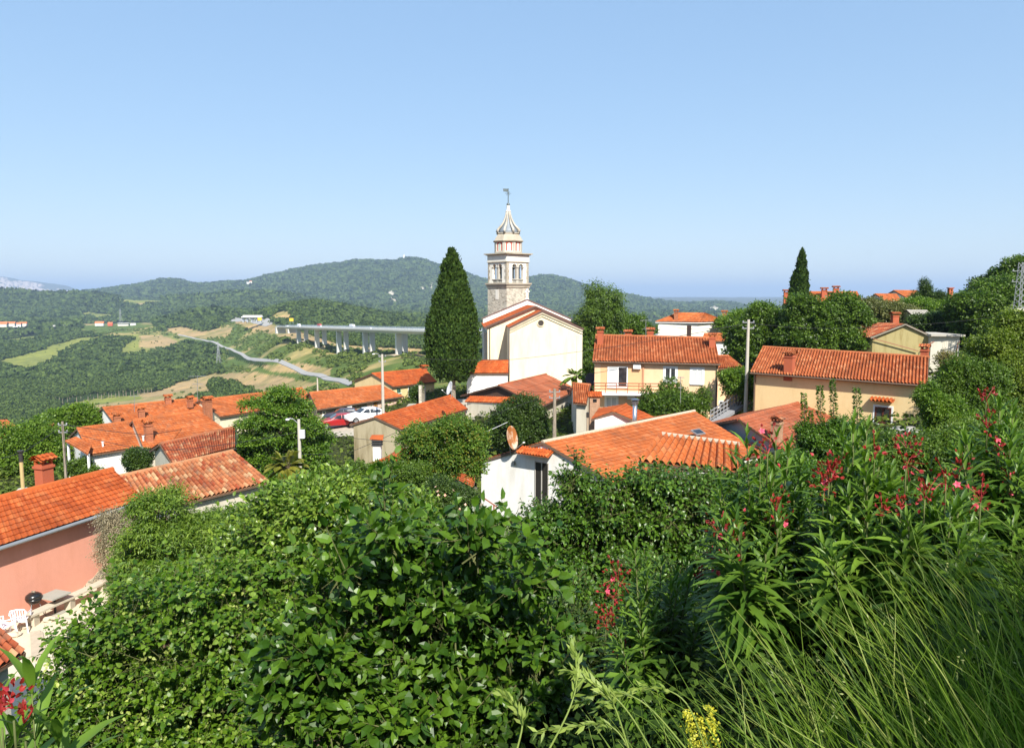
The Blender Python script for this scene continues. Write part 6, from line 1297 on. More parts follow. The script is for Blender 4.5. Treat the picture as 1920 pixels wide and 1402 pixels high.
# street and yard surfaces
def patch(name, pts, z, mat, th=.4): m = MB(); P = [AZ(px, py, z) for px, py in pts]; m.slab(P, th); o = build(m, name, mat, origin=(0, 0, 0)); o["kind"] = "structure"; return o
def drape(name, cx0, cy0, rx, ry, mat, lift=.06):
    n = 18; X, Y = np.meshgrid(np.linspace(-1, 1, n), np.linspace(-1, 1, n)); x = cx0 + X * rx; y = cy0 + Y * ry; z = height(x.ravel(), y.ravel()) + lift
    i = np.arange(n - 1)[:, None] * n; j = np.arange(n - 1)[None]; m = MB(); m.add(np.stack([x.ravel(), y.ravel(), z], 1), np.stack([i + j, i + j + 1, i + n + j + 1, i + n + j], -1).reshape(-1, 4)); o = build(m, name, mat, smooth=True, origin=(0, 0, 0)); o["kind"] = "structure"
GRV = plain((.40, .36, .29), .95, var=.3, sc_=3.0)
drape("lane", -17.5, 79, 5, 4.5, GRV); drape("yard", -8.5, 86, 4.5, 7, GRV); drape("yard_path", 45, 76, 4, 5, GRV)
DUST = plain((.58, .50, .37), .95, var=.18, sc_=2.5); LEDGE = plain((.50, .44, .34), .95, var=.2, sc_=5)
patch("terrace", [(-150, 1100), (100, 1108), (235, 1080), (262, 1110), (200, 1150), (130, 1230), (110, 1330), (-150, 1420)], -11.42, DUST, .7)
stp = onto(140, 1112, H1.front); 
def sq(box, name, mat, off=.02): return panel(H1.root, H1.front, box, mat, name, .03, off)
c0_, c1_ = onto(138, 1112, H1.front), onto(206, 1078, H1.front); axh = axes_of(H1.front); m = MB(); P = []
prof_ = [(0, -.2), (1, -.2), (1, .75), (.85, .62), (.7, .6), (.52, .38), (.4, .36), (.22, .12)]; L_ = np.linalg.norm((c1_ - c0_)[:2]); dirx = nrm((c1_ - c0_) * [1, 1, 0]); base_ = np.array([c0_[0], c0_[1], -11.42])
m.slab([base_ + dirx * L_ * a + Z3 * b_ + axh[1] * .03 for a, b_ in prof_], .04, -axh[1]); build(m, "exposed_stonework", stone((.42, .33, .22), (.55, .45, .32), (.62, .52, .38), 4.5, (.40, .33, .24)), H1.root)
def onz(px, py, z=-11.42): return AZ(px, py, z)
a_, b_ = onz(62, 1180), onz(214, 1108); m = MB(); m.bar(a_ + Z3 * .42 + axh[1] * -.3, b_ + Z3 * .42 + axh[1] * -.3, .38, .07); r = empty("bench", (a_ + b_) / 2, "long low plank bench of pale concrete along the foot of the pink wall", "bench"); build(m, "seat", LEDGE, r)
for t_ in (.08, .5, .92): c = a_ + (b_ - a_) * t_ + axh[1] * -.3; build(MB().box(c + Z3 * .19, (.12, .15, .19)), "support", LEDGE, r)
# kettle grill
g_ = onz(66, 1158); r = empty("kettle_grill", g_, "small black kettle barbecue on three legs on the terrace", "barbecue"); BLK = plain((.015, .015, .015), .25, spec=.6)
build(MB().lathe(g_ + Z3 * .52, [(.04, 0), (.17, .04), (.25, .15), (.27, .22)], 20), "bowl", BLK, r, True); l_ = build(MB().lathe(g_ + Z3 * .75, [(.275, 0), (.25, .1), (.16, .17), (.03, .2)], 20), "lid", BLK, r, True); build(MB().box(g_ + Z3 * .97, (.06, .02, .03)), "handle", WOOD, l_)
for k in range(3): a = k * 2.094 + .5; build(MB().tube([g_ + Z3 * .58 + [.14 * math.cos(a), .14 * math.sin(a), 0], g_ + [.3 * math.cos(a), .3 * math.sin(a), 0]], .014, 6), "leg", GREYM, r)
# pedestal table
t_ = onz(104, 1150); r = empty("table", t_, "small square grey pedestal table beside the kettle barbecue", "table"); build(MB().box(t_ + Z3 * .70, (.38, .38, .025), [dirx, axh[1], Z3]), "tabletop", plain((.34, .33, .28), .7), r); build(MB().tube([t_, t_ + Z3 * .68], .04, 8), "leg", DARKMETAL, r); build(MB().box(t_ + Z3 * .02, (.26, .26, .02), [dirx, axh[1], Z3]), "foot", plain((.34, .33, .28), .7), r)
# plastic garden chairs
def garden_chair(loc_, rz, label):
    R = empty("garden_chair", loc_, label, "chair", "white plastic chairs on the terrace"); PW = plain((.82, .80, .84), .35, spec=.5); c_, s_ = math.cos(rz), math.sin(rz); A = np.array([[c_, s_, 0], [-s_, c_, 0], [0, 0, 1]]); L = lambda x, y, z: np.asarray(loc_) + np.array([x, y, z]) @ A
    build(MB().slab([L(-.22, -.22, .44), L(.22, -.22, .44), L(.2, .2, .41), L(-.2, .2, .41)], .03), "seat", PW, R)
    m = MB(); 
    for k in range(7):
        t = (k - 3) / 3.; m.bar(L(t * .19, .2 + .02 * (1 - t * t), .42), L(t * .22, .30 + .03 * (1 - t * t), .84 - .06 * t * t), .035, .018)
    m.tube([L(-.25, .26, .74), L(-.2, .31, .85), L(0, .34, .89), L(.2, .31, .85), L(.25, .26, .74)], .022, 6); build(m, "backrest", PW, R)
    for s in (-1, 1):
        build(MB().tube([L(s * .25, -.22, .42), L(s * .27, -.24, .62), L(s * .28, .0, .66), L(s * .25, .27, .70)], .022, 6), "armrest", PW, R)
        for yy in (-.23, .22): build(MB().tube([L(s * .22, yy, .44), L(s * .27, yy * 1.25, 0)], [.028, .018], 6), "leg", PW, R)
garden_chair(onz(40, 1182), math.radians(200), "white plastic garden chair nearer the kettle barbecue"); garden_chair(onz(8, 1195), math.radians(165), "white plastic garden chair cut by the left picture edge")
# stones
def rock(px, py, z, s, label, mat, name="stone"):
    p = onz(px, py, z) if z is not None else hit(px, py, 4); V = ICO2V * (1 + .18 * rt.standard_normal((len(ICO2V), 1))) * np.array([1.3, 1, .55]) * s; m = MB(); m.add(V + p + Z3 * s * .3, ICO2F); return bare(m, name, mat, label, "stone")
STN = plain((.50, .43, .33), .95, var=.25, sc_=4)
for k, (px, py, s, lb) in enumerate([(45, 1176, .17, "flat beige stone in front of the garden chairs"), (96, 1163, .2, "pale rock lump in the middle of the terrace edge"), (122, 1168, .2, "squarish pale stone next to the terrace rock lump"), (24, 1192, .2, "brown stone at the shelter roof corner"), (150, 1150, .15, "small pale stone near the leafy shrub")]): rock(px, py, -11.42, s, lb, STN)
m = MB(); m.bar(onz(70, 1240), onz(66, 1185), .3, .12); m.bar(onz(86, 1238), onz(76, 1186), .12, .1); bare(m, "wooden_planks", plain((.46, .38, .28), .9, var=.3), "weathered planks lying at the terrace edge", "planks")
# posts, walls, small things near the white cottage
r = empty("rusty_post", AT(926, 1000, 27), "thin rusty T-shaped metal post in front of the white cottage wall", "post"); pb = AT(926, 1010, 27); pt_ = AT(926, 945, 27); RU = plain((.28, .09, .05), .9); build(MB().tube([pb - Z3 * 1.0, pt_], .03, 6), "shaft", RU, r); build(MB().bar(AT(908, 934, 27), AT(936, 953, 27), .04, .04), "crossbar", RU, r)
m = MB(); w0, w1 = hit(836, 1030, 8), hit(882, 1000, 8)
for k in range(16):
    p = w0 + (w1 - w0) * (k + .5) / 16; V = ICO2V * (1 + .15 * rt.standard_normal((len(ICO2V), 1))) * np.array([.35, .3, .3]); m.add(V + p + Z3 * (.15 + .25 * (k % 3)), ICO2F)
bare(m, "stone_wall", stone((.42, .34, .25), (.55, .47, .36), (.60, .5, .38), 3), "short rough stone garden wall left of the white cottage", "garden wall")
m = MB(); a_, b_ = AT(794, 718, 92), AT(788, 758, 86); g0 = gz(b_[0], b_[1]); m.prism([(a_[0] - .16, a_[1] + 1), (b_[0] - .16, b_[1]), (b_[0] + .16, b_[1]), (a_[0] + .16, a_[1] + 1)], g0 - 1, [AT(794, 716, 97)[2], AT(788, 722, 86)[2], AT(788, 722, 86)[2], AT(794, 716, 97)[2]]); bare(m, "retaining_wall", stone((.42, .38, .30), (.56, .5, .4), (.62, .57, .47), 2), "pale stone retaining wall beside the yellow-gabled house", "wall")
gm_ = hit(1698, 812, 20); V = ICO2V * np.array([1.2, 1.0, .35]) * (1 + .08 * rt.standard_normal((len(ICO2V), 1))); m = MB(); m.add(V + gm_ + Z3 * .1, ICO2F); o = bare(m, "gravel", plain((.36, .34, .31), .95, var=.45, sc_=14), "pale grey heap of gravel at the foot of the yellow house", "gravel", kind="stuff")
m = MB(); s0, s1 = AT(1332, 786, 62), AT(1398, 745, 66)
for dz in (0, .35, .7): m.bar(s0 + Z3 * dz, s1 + Z3 * dz, .06, .07)
for t in np.linspace(0, 1, 12): p = s0 + (s1 - s0) * t; m.box(p + Z3 * .2, (.03, .03, .65))
m.bar(s0 - Z3 * .35, s1 - Z3 * .35, 1.1, .25); bare(m, "outdoor_stair", plain((.26, .26, .27), .8), "grey outdoor staircase with railings between the peach and yellow houses", "staircase")
# palms
def palm(px, py, D, n, L, label, mat, tr=.16):
    c = AT(px, py, D); g = gz(c[0], c[1]); R = empty("palm_tree", (c[0], c[1], g), label, "palm"); m = MB(); ms = MB()
    for k in range(n):
        a = k * 2.4; e = rt.uniform(.1, 1.2); d0 = np.array([math.cos(a) * math.cos(e), math.sin(a) * math.cos(e), math.sin(e)]); T = np.linspace(0, 1, 9); P = c + d0 * L * T[:, None] - Z3 * (T[:, None] ** 2) * L * .55 * math.cos(e); ms.tube(P[:6], [.02, .018, .016, .012, .01, .006], 4)
        dirn = nrm(np.gradient(P, axis=0)); sd = nrm(np.cross(dirn, Z3))
        for s in (-1, 1):
            TT = np.linspace(.35, 1, 16); pp = np.stack([np.interp(TT, T, P[:, i]) for i in range(3)], 1); dd_ = np.stack([np.interp(TT, T, dirn[:, i]) for i in range(3)], 1); s2 = np.stack([np.interp(TT, T, sd[:, i]) for i in range(3)], 1)
            put_leaves(m, pp, nrm(s2 * s + dd_ * .9 - Z3 * .3), np.tile(Z3, (16, 1)) + .1, np.full(16, L * .38), 'slim')
    build(m, "fronds", mat, R); build(ms, "stalks", BK, R); build(MB().tube([(c[0], c[1], g - .3), c], [tr * 1.2, tr], 10), "trunk", BK, R)
palm(538, 878, 44, 26, 1.3, "yellowish fan palm at the foot of the big round linden tree", leaf((.14, .15, .02), (.26, .25, .04), .35)); palm(1078, 708, 84, 22, 1.5, "small palm behind the gabled house next to the church wall", GREENS['light'])
# ------------------------------------------------------------------ foreground planting
def blossoms(mb, blobs, n, s, inner=.0):
    P, o = sample_blobs(blobs, n, .2, inner, 5); a = nrm(np.cross(o, rt.standard_normal((len(P), 3))))
    for k in range(4): b = np.cos(k * PI / 2) * a + np.sin(k * PI / 2) * np.cross(o, a); put_leaves(mb, P + o * .03, b + o * .3, o, np.full(len(P), s), 'tiny')
T("big lime tree with heart-shaped leaves and pale green bracts filling the lower left", "lime tree", 12.2, [(300, 1170, 130, 70), (188, 1252, 72, 82), (210, 1370, 110, 90), (350, 1300, 130, 100), (430, 1150, 100, 80), (460, 1260, 90, 90), (540, 1095, 80, 50, 1.0), (430, 1390, 120, 90), (330, 1110, 60, 30, 1), (155, 1340, 56, 84, .5)], 6200, 'lime', .118, 8, .46, 'heart', .16, name="lime_tree", lump=.5, inner=.22, stems=True, lf=1.6, subn=9, droop=.35, tier=.62, tthr=.25)
o = [c for c in bpy.data.objects if c.get("category") == "lime tree"][0]; m = MB(); bl = pixblobs(12.1, [(300, 1170, 132, 72), (170, 1240, 82, 92), (350, 1290, 130, 100), (430, 1150, 104, 84)]); P, oo = sample_blobs(bl, 700, .26, 0, 3)
put_leaves(m, P + oo * .05, nrm(rt.standard_normal((len(P), 3)) - Z3 * .6), oo + .4, np.full(len(P), .075), 'tiny'); put_leaves(m, P + oo * .04, nrm(rt.standard_normal((len(P), 3)) - Z3 * .3), oo + .4, np.full(len(P), .06), 'tiny'); build(m, "pale_bracts", leaf((.28, .36, .07), (.42, .48, .14), .4), o)
T("broad evergreen laurel with upright pale leaf tips left of the fruit tree", "laurel", 14, [(610, 965, 86, 46), (540, 1010, 86, 56), (690, 970, 66, 46), (480, 1060, 70, 46, .5), (620, 1050, 110, 64), (565, 960, 46, 26), (760, 985, 56, 40, 1), (470, 1010, 46, 34, 1)], 7000, 'laurel', .14, 8, .44, 'ovate', .14, name="laurel_bush", lump=.46, inner=.2, stems=True, up=.9, lf=1.5, subn=9, tier=.6)
T("persimmon tree with large glossy leaves in the bottom middle", "persimmon tree", 6.6, [(700, 1120, 110, 80), (600, 1200, 110, 100), (820, 1180, 120, 90), (930, 1120, 90, 80, .3), (760, 1290, 150, 100), (600, 1330, 110, 90), (930, 1250, 110, 90), (860, 1060, 80, 50, .4), (720, 1040, 60, 60, .3), (990, 1190, 60, 60, .2), (850, 1370, 130, 80), (725, 985, 24, 50, -.6), (880, 1010, 22, 44, -.6), (640, 1060, 24, 44, -.6), (985, 1070, 28, 50, -.6)], 2700, 'glossy', .14, 8, .36, 'ovate', .07, name="persimmon_tree", lump=.5, inner=.28, stems=True, up=.8, lf=1.5, subn=8, tier=.42, tthr=.25)
T("dark sprawling bush in the shade at the bottom centre", "bush", 7.5, [(1040, 1290, 80, 80), (1110, 1370, 90, 70), (1060, 1200, 50, 50), (960, 1390, 120, 60)], 3200, 'dark', .085, 8, .3, 'ovate', .06, name="bush", lump=.3, stems=True)
T("cherry tree with hanging leaves hiding the foot of the white cottage", "cherry tree", 11, [(1150, 965, 80, 50), (1060, 1000, 66, 44), (1020, 990, 30, 30), (1250, 955, 90, 55), (1330, 945, 60, 46), (1140, 1050, 110, 70), (1260, 1030, 100, 70), (1030, 1070, 60, 70), (1080, 905, 22, 34), (985, 1040, 34, 30), (1330, 1010, 70, 60), (1390, 975, 50, 55), (1100, 1130, 80, 60)], 12500, 'cherry', .085, 7, .30, 'ovate', .13, name="cherry_tree", lump=.42, inner=.22, stems=True, droop=.5, lf=1.4, subn=8, up=.25, tier=.5)
T("second smaller green bush below the cherry tree in front of the lime bank", "bush", 9, [(1150, 1180, 70, 60), (1080, 1150, 50, 60), (1200, 1120, 60, 50)], 3500, 'cherry', .07, 7, .26, 'ovate', .06, name="bush", lump=.3, stems=True)
T("orchard bush with pale young tips beside the lavender", "bush", 12, [(985, 1085, 50, 40), (930, 1075, 40, 40), (1000, 1030, 30, 30)], 2200, 'light', .085, 7, .3, 'slim', .05, name="bush", lump=.3, stems=True, up=.9)
# rose blooms
rb = [c for c in bpy.data.objects if c.get("category") == "rose bush"][0]; m = MB(); blossoms(m, pixblobs(29.6, [(858, 955, 38, 46), (830, 935, 30, 30)]), 34, .07); build(m, "rose_blooms", leaf((.75, .65, .55), (.80, .35, .25), .3), rb)
# undergrowth covering the bank
N = 90000; Dd = rt.uniform(2.2, 34, N); pxx = rt.uniform(-150, 2050, N); X = (pxx - CX) / FPX * Dd; keep = ~((pxx < 330) & (Dd > 17)); X, Dd = X[keep], Dd[keep]; X = np.concatenate([X, rt.uniform(.8, 9, 26000), rt.uniform(-9, -.8, 9000)]); Dd = np.concatenate([Dd, rt.uniform(.3, 8, 35000)]); out_ = (Dd > 2.2) | (np.abs(X) / Dd > .72); X, Dd = X[out_], Dd[out_]; z = height(X, Dd)
P = np.stack([X, Dd, z + rt.uniform(.02, .5, len(X)) * np.clip(1 + 1.2 * fbm(X / 1.4, Dd / 1.4, 4, 3), .2, 2)], 1); m = MB(); put_leaves(m, P, nrm(rt.standard_normal((len(X), 3)) * [1, 1, .4]), nrm(rt.standard_normal((len(X), 3)) * .5 + Z3), np.clip(Dd * .011, .05, .26) * rt.uniform(.6, 1.3, len(X)), 'quad')
bare(m, "undergrowth", leaf((.018, .036, .007), (.045, .08, .012), .12, .8, .08), "mixed low leafy undergrowth covering the bank below the viewpoint", "undergrowth", kind="stuff")
N = 70000; Dd = rt.uniform(34, 104, N); pxx = rt.uniform(-120, 1990, N); X = (pxx - CX) / FPX * Dd; z = height(X, Dd); keep = ~((np.abs(X + 17.5) < 5) & (np.abs(Dd - 79) < 5)) & ~((np.abs(X + 8.5) < 5) & (np.abs(Dd - 86) < 7.5)); X, Dd, z = X[keep], Dd[keep], z[keep]
P = np.stack([X, Dd, z + rt.uniform(.0, .5, len(X)) * np.clip(1 + 2.5 * fbm(X / 4, Dd / 4, 4, 3), .1, 2.4)], 1); m = MB(); put_leaves(m, P, nrm(rt.standard_normal((len(X), 3)) * [1, 1, .4]), nrm(rt.standard_normal((len(X), 3)) * .5 + Z3), rt.uniform(.2, .5, len(X)), 'quad')
bare(m, "ground_cover", leaf((.05, .08, .015), (.12, .16, .03), .2, .7, .1), "weeds, lawn and low plants between the village houses", "ground cover", kind="stuff")
def blades(mb, base, n, L, wdt, lean, seg=6, spread=.35):
    T_ = np.linspace(0, 1, seg + 1); wv = rt.uniform(.55, 1.9, n); d = nrm(np.asarray(lean) + spread * rt.standard_normal((n, 3)) * [1, 1, .15]); Ln = L * rt.uniform(.55, 1.2, n); side = nrm(np.cross(d, rt.standard_normal((n, 3)) * .5 + [0, 1, 0])); bend = nrm(d * [1, 1, 0]) * 1.0
    c = rt.uniform(.15, .55, n)[:, None]; V = np.zeros((n, seg + 1, 2, 3))
    for k, t in enumerate(T_):
        p = base + (Z3 * .9 + d * .5) * (Ln * t)[:, None] + (bend - Z3 * .45) * (Ln * t * t)[:, None] * c; w = side * (wdt * wv * (1 - t * .9))[:, None]; V[:, k, 0] = p - w; V[:, k, 1] = p + w
    i = (np.arange(n) * (seg + 1) * 2)[:, None]; k = np.arange(seg)[None] * 2; F = np.stack([i + k, i + k + 1, i + k + 3, i + k + 2], -1).reshape(-1, 4); mb.add(V.reshape(-1, 3), F)
    return V[:, -1].mean(1)
# tall grass on the near bank, lower right
N = 3600; Y = rt.uniform(1.2, 2.75, N); X = rt.uniform(.1, 1.0, N) * Y * .95; pxg = CX + FPX * X / Y; keep = (pxg > 1130 + 70 * rt.standard_normal(N) + np.clip(Y - 2.2, 0, 3) * 60) & (pxg < 2150) & (X > .22) & (fbm(X / .22, Y / .22, 12, 3) > -.28) & (Y < 1.55 + np.clip((pxg - 1200) / 700, 0, 1) * 1.2); X = np.concatenate([X, rt.uniform(1.0, 5.5, 3600)]); Y = np.concatenate([Y, rt.uniform(.4, 4.5, 3600)]); keep = np.concatenate([keep, (X[-3600:] / Y[-3600:] > .74)]); X, Y = X[keep], Y[keep]; base = np.stack([X, Y, height(X, Y) - .02], 1)
GR = leaf((.06, .12, .012), (.18, .27, .03), .35, .5, .3, (.34, .36, .10)); m = MB(); tipp = blades(m, base, len(X), .50, .0029, (-.5, -.1, .6), 6, .5); 
bare(m, "grass", GR, "tall wild grass leaning left over the near bank at the lower right", "grass", kind="stuff", smooth=True)
k_ = rt.random(len(tipp)) < .07; m = MB()
for j in range(7): put_leaves(m, tipp[k_] - Z3 * .012 * j + rt.standard_normal((k_.sum(), 3)) * .003, nrm(np.array([-.5, 0, .8]) + .4 * rt.standard_normal((k_.sum(), 3))), rt.standard_normal((k_.sum(), 3)), np.full(k_.sum(), .013), 'slim')
bare(m, "grass_seed_heads", leaf((.16, .20, .05), (.30, .32, .12), .3), "thin seed heads on the tall wild grass", "grass seed heads", kind="stuff")
# arching pale grass stems at the bottom centre
for k, pts in enumerate([[(960, 1440), (985, 1345), (945, 1300)], [(1010, 1440), (1070, 1330), (1085, 1270), (1075, 1210)], [(1190, 1440), (1150, 1310), (1100, 1270)], [(1205, 1450), (1150, 1350), (1010, 1370)], [(1240, 1440), (1180, 1330), (1110, 1265), (1060, 1255)], [(1300, 1420), (1210, 1310), (1140, 1290), (1080, 1320)], [(1330, 1430), (1290, 1300), (1200, 1280), (1120, 1330)]]):
    D0 = 1.55 + .06 * k; C = np.array([AT(x, y, D0 + .05 * i) for i, (x, y) in enumerate(pts)]); t = np.linspace(0, len(C) - 1, 26); Q = np.stack([np.interp(t, range(len(C)), C[:, i]) for i in range(3)], 1)
    for _ in range(14): Q[1:-1] = (Q[:-2] + 2 * Q[1:-1] + Q[2:]) / 4
    b0 = np.array([Q[0][0] + .08, Q[0][1], gz(Q[0][0], Q[0][1])]); Q = np.concatenate([[b0], Q]); m = MB(); m.tube(Q, np.linspace(.0028, .0010, len(Q)), 5); q = Q[12:]; n = len(q); sp_l = nrm(np.gradient(q, axis=0)); 
    for s in range(3): put_leaves(m, q + rt.standard_normal((n, 3)) * .002, nrm(sp_l + .35 * rt.standard_normal((n, 3))), rt.standard_normal((n, 3)), np.full(n, .032), 'slim')
    bare(m, "grass_stem", leaf((.22, .30, .05), (.32, .38, .09), .35), "%s arching pale grass stem with a thin seed head at the bottom centre" % ['leftmost, tallest left-bending', 'upright, highest', 'dark-bush-side', 'lowest left-reaching', 'longest left-reaching', 'double-bent', 'rightmost'][k], "grass stem", "arching grass stems at the bottom centre", smooth=True)
# yellow flower spikes and lavender
m = MB()
for px, y0, y1 in ((1290, 1330, 1400), (1312, 1345, 1410), (1330, 1325, 1395)):
    a, b = AT(px, y0, 2.1), AT(px + 12, y1, 2.0); t = rt.random(160); P = a + (b - a) * t[:, None] + rt.standard_normal((160, 3)) * .008; put_leaves(m, P, rt.standard_normal((160, 3)), rt.standard_normal((160, 3)), np.full(160, .011), 'tiny')
bare(m, "wild_flowers", leaf((.45, .42, .03), (.60, .52, .05), .2), "small yellow flower spikes in the grass at the bottom", "wild flowers")
for px, py, D, n, lb in ((900, 1010, 19, 2600, "silvery green lavender tuft in front of the white cottage wall"), (880, 1050, 17, 2000, "nearer silvery lavender tuft beside the stone garden wall")):
    c = AT(px, py + 30, D); base = c + rt.standard_normal((n, 3)) * [.32, .3, .03]; m = MB(); blades(m, base, n, .55, .006, (0, 0, 1), 4, .5); r = bare(m, "lavender_bush", leaf((.16, .22, .10), (.26, .32, .18), .2), lb, "lavender")
# oleanders: stems with whorls of long leaves
RED = leaf((.16, .022, .012), (.34, .025, .024), .22, .5, .3, (.48, .05, .08)); PINK = leaf((.65, .04, .09), (.75, .10, .18), .3)
def oleander(label, tips, D, foot, flowers, lsize=.172, whorl=14, jit=.1, fs=1.0):
    bx, by = AT(foot, 900, D)[:2]; g = gz(bx, by); R = empty("oleander_bush", (bx, by, g), label, "oleander", None); ml, ms, mf, mp = MB(), MB(), MB(), MB()
    for (px, py, dd) in tips:
        tip = AT(px, py, D + dd); b = np.array([bx + (tip[0] - bx) * .35, by + (tip[1] - by) * .5, g + .05]); mid = b + (tip - b) * [.25, .25, .55]; T_ = np.linspace(0, 1, 12)[:, None]; C = (1 - T_) ** 2 * b + 2 * T_ * (1 - T_) * mid + T_ ** 2 * tip; ms.tube(C, np.linspace(.009, .0035, 12) * (.28 if fs < 1 else 1), 5)
        L = np.linalg.norm(tip - mid); d = nrm(C[-1] - C[-3]); side = nrm(np.cross(d, [.3, .9, .2])); bi = np.cross(d, side); pos, dr, nn, ss = [], [], [], []
        for w_i in range(whorl):
            f = w_i / whorl; p = np.array([np.interp(1 - f * .62, T_[:, 0], C[:, i]) for i in range(3)])
            for k in range(3):
                a = k * 2.094 + w_i * 1.05 + rt.random() * .4; rad = math.cos(a) * side + math.sin(a) * bi; open_ = .35 + 1.0 * min(1, f * 2.2)
                pos.append(p); dr.append(nrm(rad * open_ + d * (1.25 - open_ * .7) + np.array([0, 0, -.12 * f]) + .08 * rt.standard_normal(3))); nn.append(nrm(d - rad * .3)); ss.append(lsize * (.55 + .6 * min(1, f * 3)) * rt.uniform(.8, 1.15))
        put_leaves(ml, np.array(pos), np.array(dr), np.array(nn), np.array(ss), 'lance')
    for (px, py, s, op) in flowers:
        c = AT(px, py, D - .12); n = int(20 * s); P = c + rt.standard_normal((n, 3)) * np.array([.030, .024, .034]) * s * fs; mf = MB(); ms.tube([c - Z3 * .16 * s, c - Z3 * .04], [.004 * fs, .003 * fs], 5)
        for p in P[::4]: mf.tube([c - Z3 * .035 * s, (p + c) / 2 - Z3 * .008, p], .0014, 4)
        for j in range(2): put_leaves(mf, P, nrm((P - c) + Z3 * .03 + .012 * rt.standard_normal((n, 3))), rt.standard_normal((n, 3)), np.full(n, .021 * fs), 'tiny')
        build(mf, "flower_buds", RED, R)
        if op:
            for q_ in range(op):
                mp = MB(); cc_ = c + rt.standard_normal(3) * .03 * s; od = nrm(np.array([rt.normal() * .4, -1, .5]))
                sd = nrm(np.cross(od, Z3)); b2 = np.cross(sd, od); A = np.arange(5) * 1.257; put_leaves(mp, np.repeat([cc_], 5, 0), nrm(np.cos(A)[:, None] * sd + np.sin(A)[:, None] * b2 + od * .35), np.repeat([od], 5, 0), np.full(5, .017), 'heart'); build(mp, "open_flower", PINK, R)
    build(ml, "leaves", GREENS['olean'], R, True); build(ms, "stems", bark((.12, .14, .05)), R, True)
    return R
def rtips(n, cx0, cy0, rx, ry, dd=.4):
    out = []
    while len(out) < n:
        x, y = rt.uniform(-1, 1, 2)
        if x * x + y * y < 1: out.append((cx0 + x * rx, cy0 + y * ry, rt.uniform(-dd, dd) + max(0, -y) * .3))
    return out
oleander("tall oleander with leafy shoots in front of the tiled canopy", [(1400, 820, 0), (1455, 825, .1), (1480, 840, .2), (1380, 860, .2), (1425, 850, .1), (1350, 900, .1), (1500, 880, .2)] + rtips(58, 1430, 990, 90, 120), 3.7, 1440, [(1440, 835, 1.3, 1), (1375, 1000, 1.2, 0), (1362, 1040, 1.2, 2), (1455, 945, 1.0, 0), (1465, 980, 1.0, 1), (1345, 985, .8, 0)])
oleander("central oleander with one very leafy pale crown of shoots and red buds", [(1600, 795, 0), (1625, 808, .1), (1580, 820, .1), (1650, 860, 0), (1560, 880, .1), (1610, 830, .2), (1640, 830, .2), (1590, 860, 0), (1670, 890, 0)] + rtips(60, 1610, 990, 95, 130), 3.5, 1610, [(1555, 885, 1.4, 0), (1545, 905, 1.0, 1), (1560, 870, .9, 0), (1640, 850, .8, 0)])
oleander("spreading dark oleander with star-shaped whorls right of the pale-crowned one", [(1740, 930, 0), (1700, 900, .2), (1800, 950, 0), (1720, 1010, -.2)] + rtips(56, 1750, 1030, 90, 110), 3.3, 1745, [(1700, 858, 1.2, 0), (1775, 890, 1.2, 1), (1690, 940, 1.0, 0), (1735, 920, 1.0, 0), (1840, 925, 1.1, 0), (1655, 955, .8, 0)])
oleander("oleander farthest to the right with bright pink open flowers", [(1875, 755, 0), (1850, 775, .2), (1900, 770, 0), (1895, 830, -.2), (1820, 830, .1), (1790, 850, .2), (1740, 870, .2), (1860, 800, .1)] + rtips(66, 1870, 930, 110, 140), 4.1, 1880, [(1870, 835, .8, 2), (1852, 792, .9, 0), (1886, 940, 1.0, 3), (1895, 885, .8, 1), (1850, 740, .8, 0), (1800, 870, 1.0, 0), (1862, 1005, 1.0, 1), (1890, 1020, 1.0, 0), (1700, 830, .8, 0)])
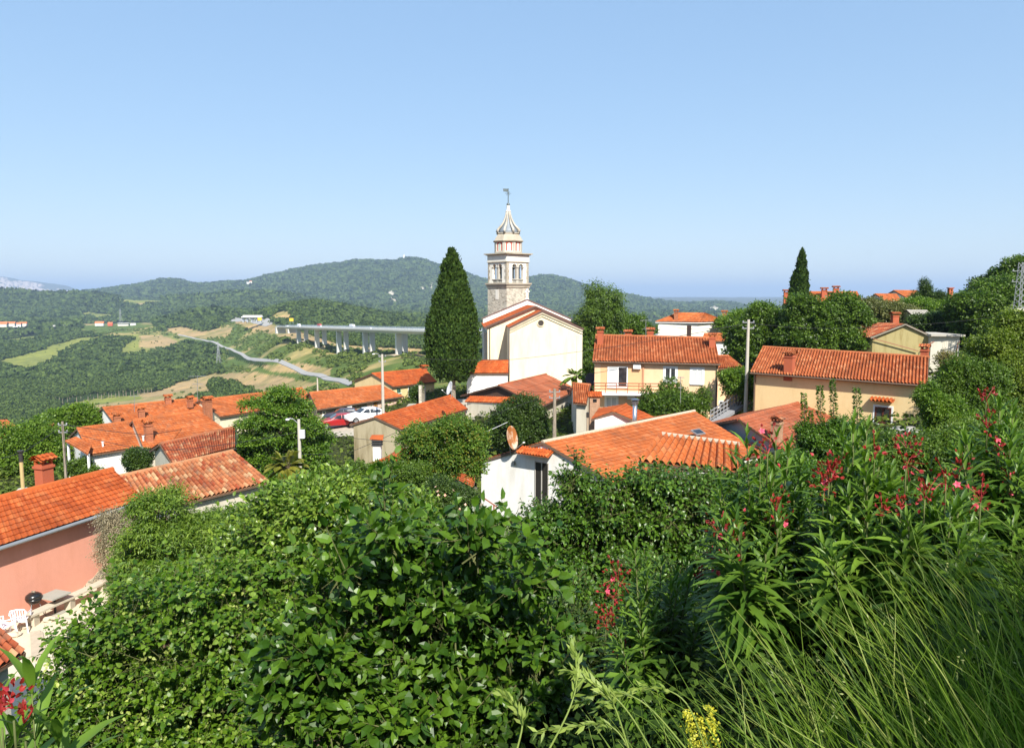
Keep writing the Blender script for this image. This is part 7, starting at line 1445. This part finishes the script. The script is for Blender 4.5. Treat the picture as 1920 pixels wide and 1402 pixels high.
oleander("low oleander with drooping red bud clusters beside the cherry tree", [(1190, 1030, 0), (1240, 1060, .1), (1210, 1100, 0), (1290, 1050, .2)] + rtips(56, 1240, 1170, 95, 110), 4.3, 1230, [(1160, 1075, 1.4, 1), (1150, 1110, 1.2, 1), (1140, 1145, 1.1, 0), (1136, 1165, .9, 0), (1200, 1190, .9, 0), (1170, 1240, 1.2, 0), (1225, 1250, 1.1, 0), (1190, 1300, 1.0, 0), (1200, 1360, 1.2, 0), (1185, 1390, 1.0, 0), (1310, 1075, .9, 0)])
oleander("oleander behind the others with thin dark leaves and dull red buds", rtips(80, 1560, 1010, 240, 130, .3), 4.9, 1560, [(1620, 900, .9, 0), (1510, 1010, .9, 0), (1335, 1040, .8, 0)])
oleander("oleander twig reaching in at the bottom left corner with dark red buds", [(60, 1300, 0), (-5, 1345, .0), (30, 1400, .05), (110, 1400, 0), (-40, 1370, .1)], 1.05, 20, [(22, 1296, .65, 0), (0, 1310, .6, 0), (44, 1335, .4, 0)], .15, 8, fs=.45)
# the tree that shades the near bank, beside and behind the viewpoint
g = gz(3.6, -2.2); r = empty("tree", (3.6, -2.2, g), "leafy tree beside the viewpoint, outside the picture, shading the grass", "tree"); m = MB(); foliage(m, [(2.85, -1.9, 2.0, .8, .8, .6), (3.7, -1.9, 2.2, 1.0, .9, .7), (4.3, -2.0, 2.3, 1.0, .9, .7), (3.3, -2.7, 2.4, 1.0, .8, .6)], 8500, 6, .4, .12, 'ovate', seed=3); build(m, "crown", GREENS['mid'], r); m = MB(); limbs(m, (3.6, -2.2, g), [(2.5, -1.9, 1.9), (3.4, -1.95, 2.1), (4.2, -2.0, 2.3)], .14); build(m, "trunk", BK, r)
# ------------------------------------------------------------------ haze
hz = MB(); hz.box((0, 10000, 120), (31500, 41500, 380))
def hazemat():
    m = bpy.data.materials.new("haze"); m.use_nodes = True; t = m.node_tree
    t.nodes.remove(t.nodes["Principled BSDF"]); v = t.nodes.new("ShaderNodeVolumePrincipled")
    v.inputs["Color"].default_value = (.52, .69, .94, 1); v.inputs["Density"].default_value = HAZE; v.inputs["Anisotropy"].default_value = 0.0
    t.links.new(v.outputs[0], t.nodes["Material Output"].inputs["Volume"]); return m
HAZE = 7.4e-5
hzo = build(hz, "haze", hazemat(), origin=(0, 0, 0)); hzo["kind"] = "stuff"; hzo["label"] = "thin blue summer haze over the valley"; hzo["category"] = "haze"
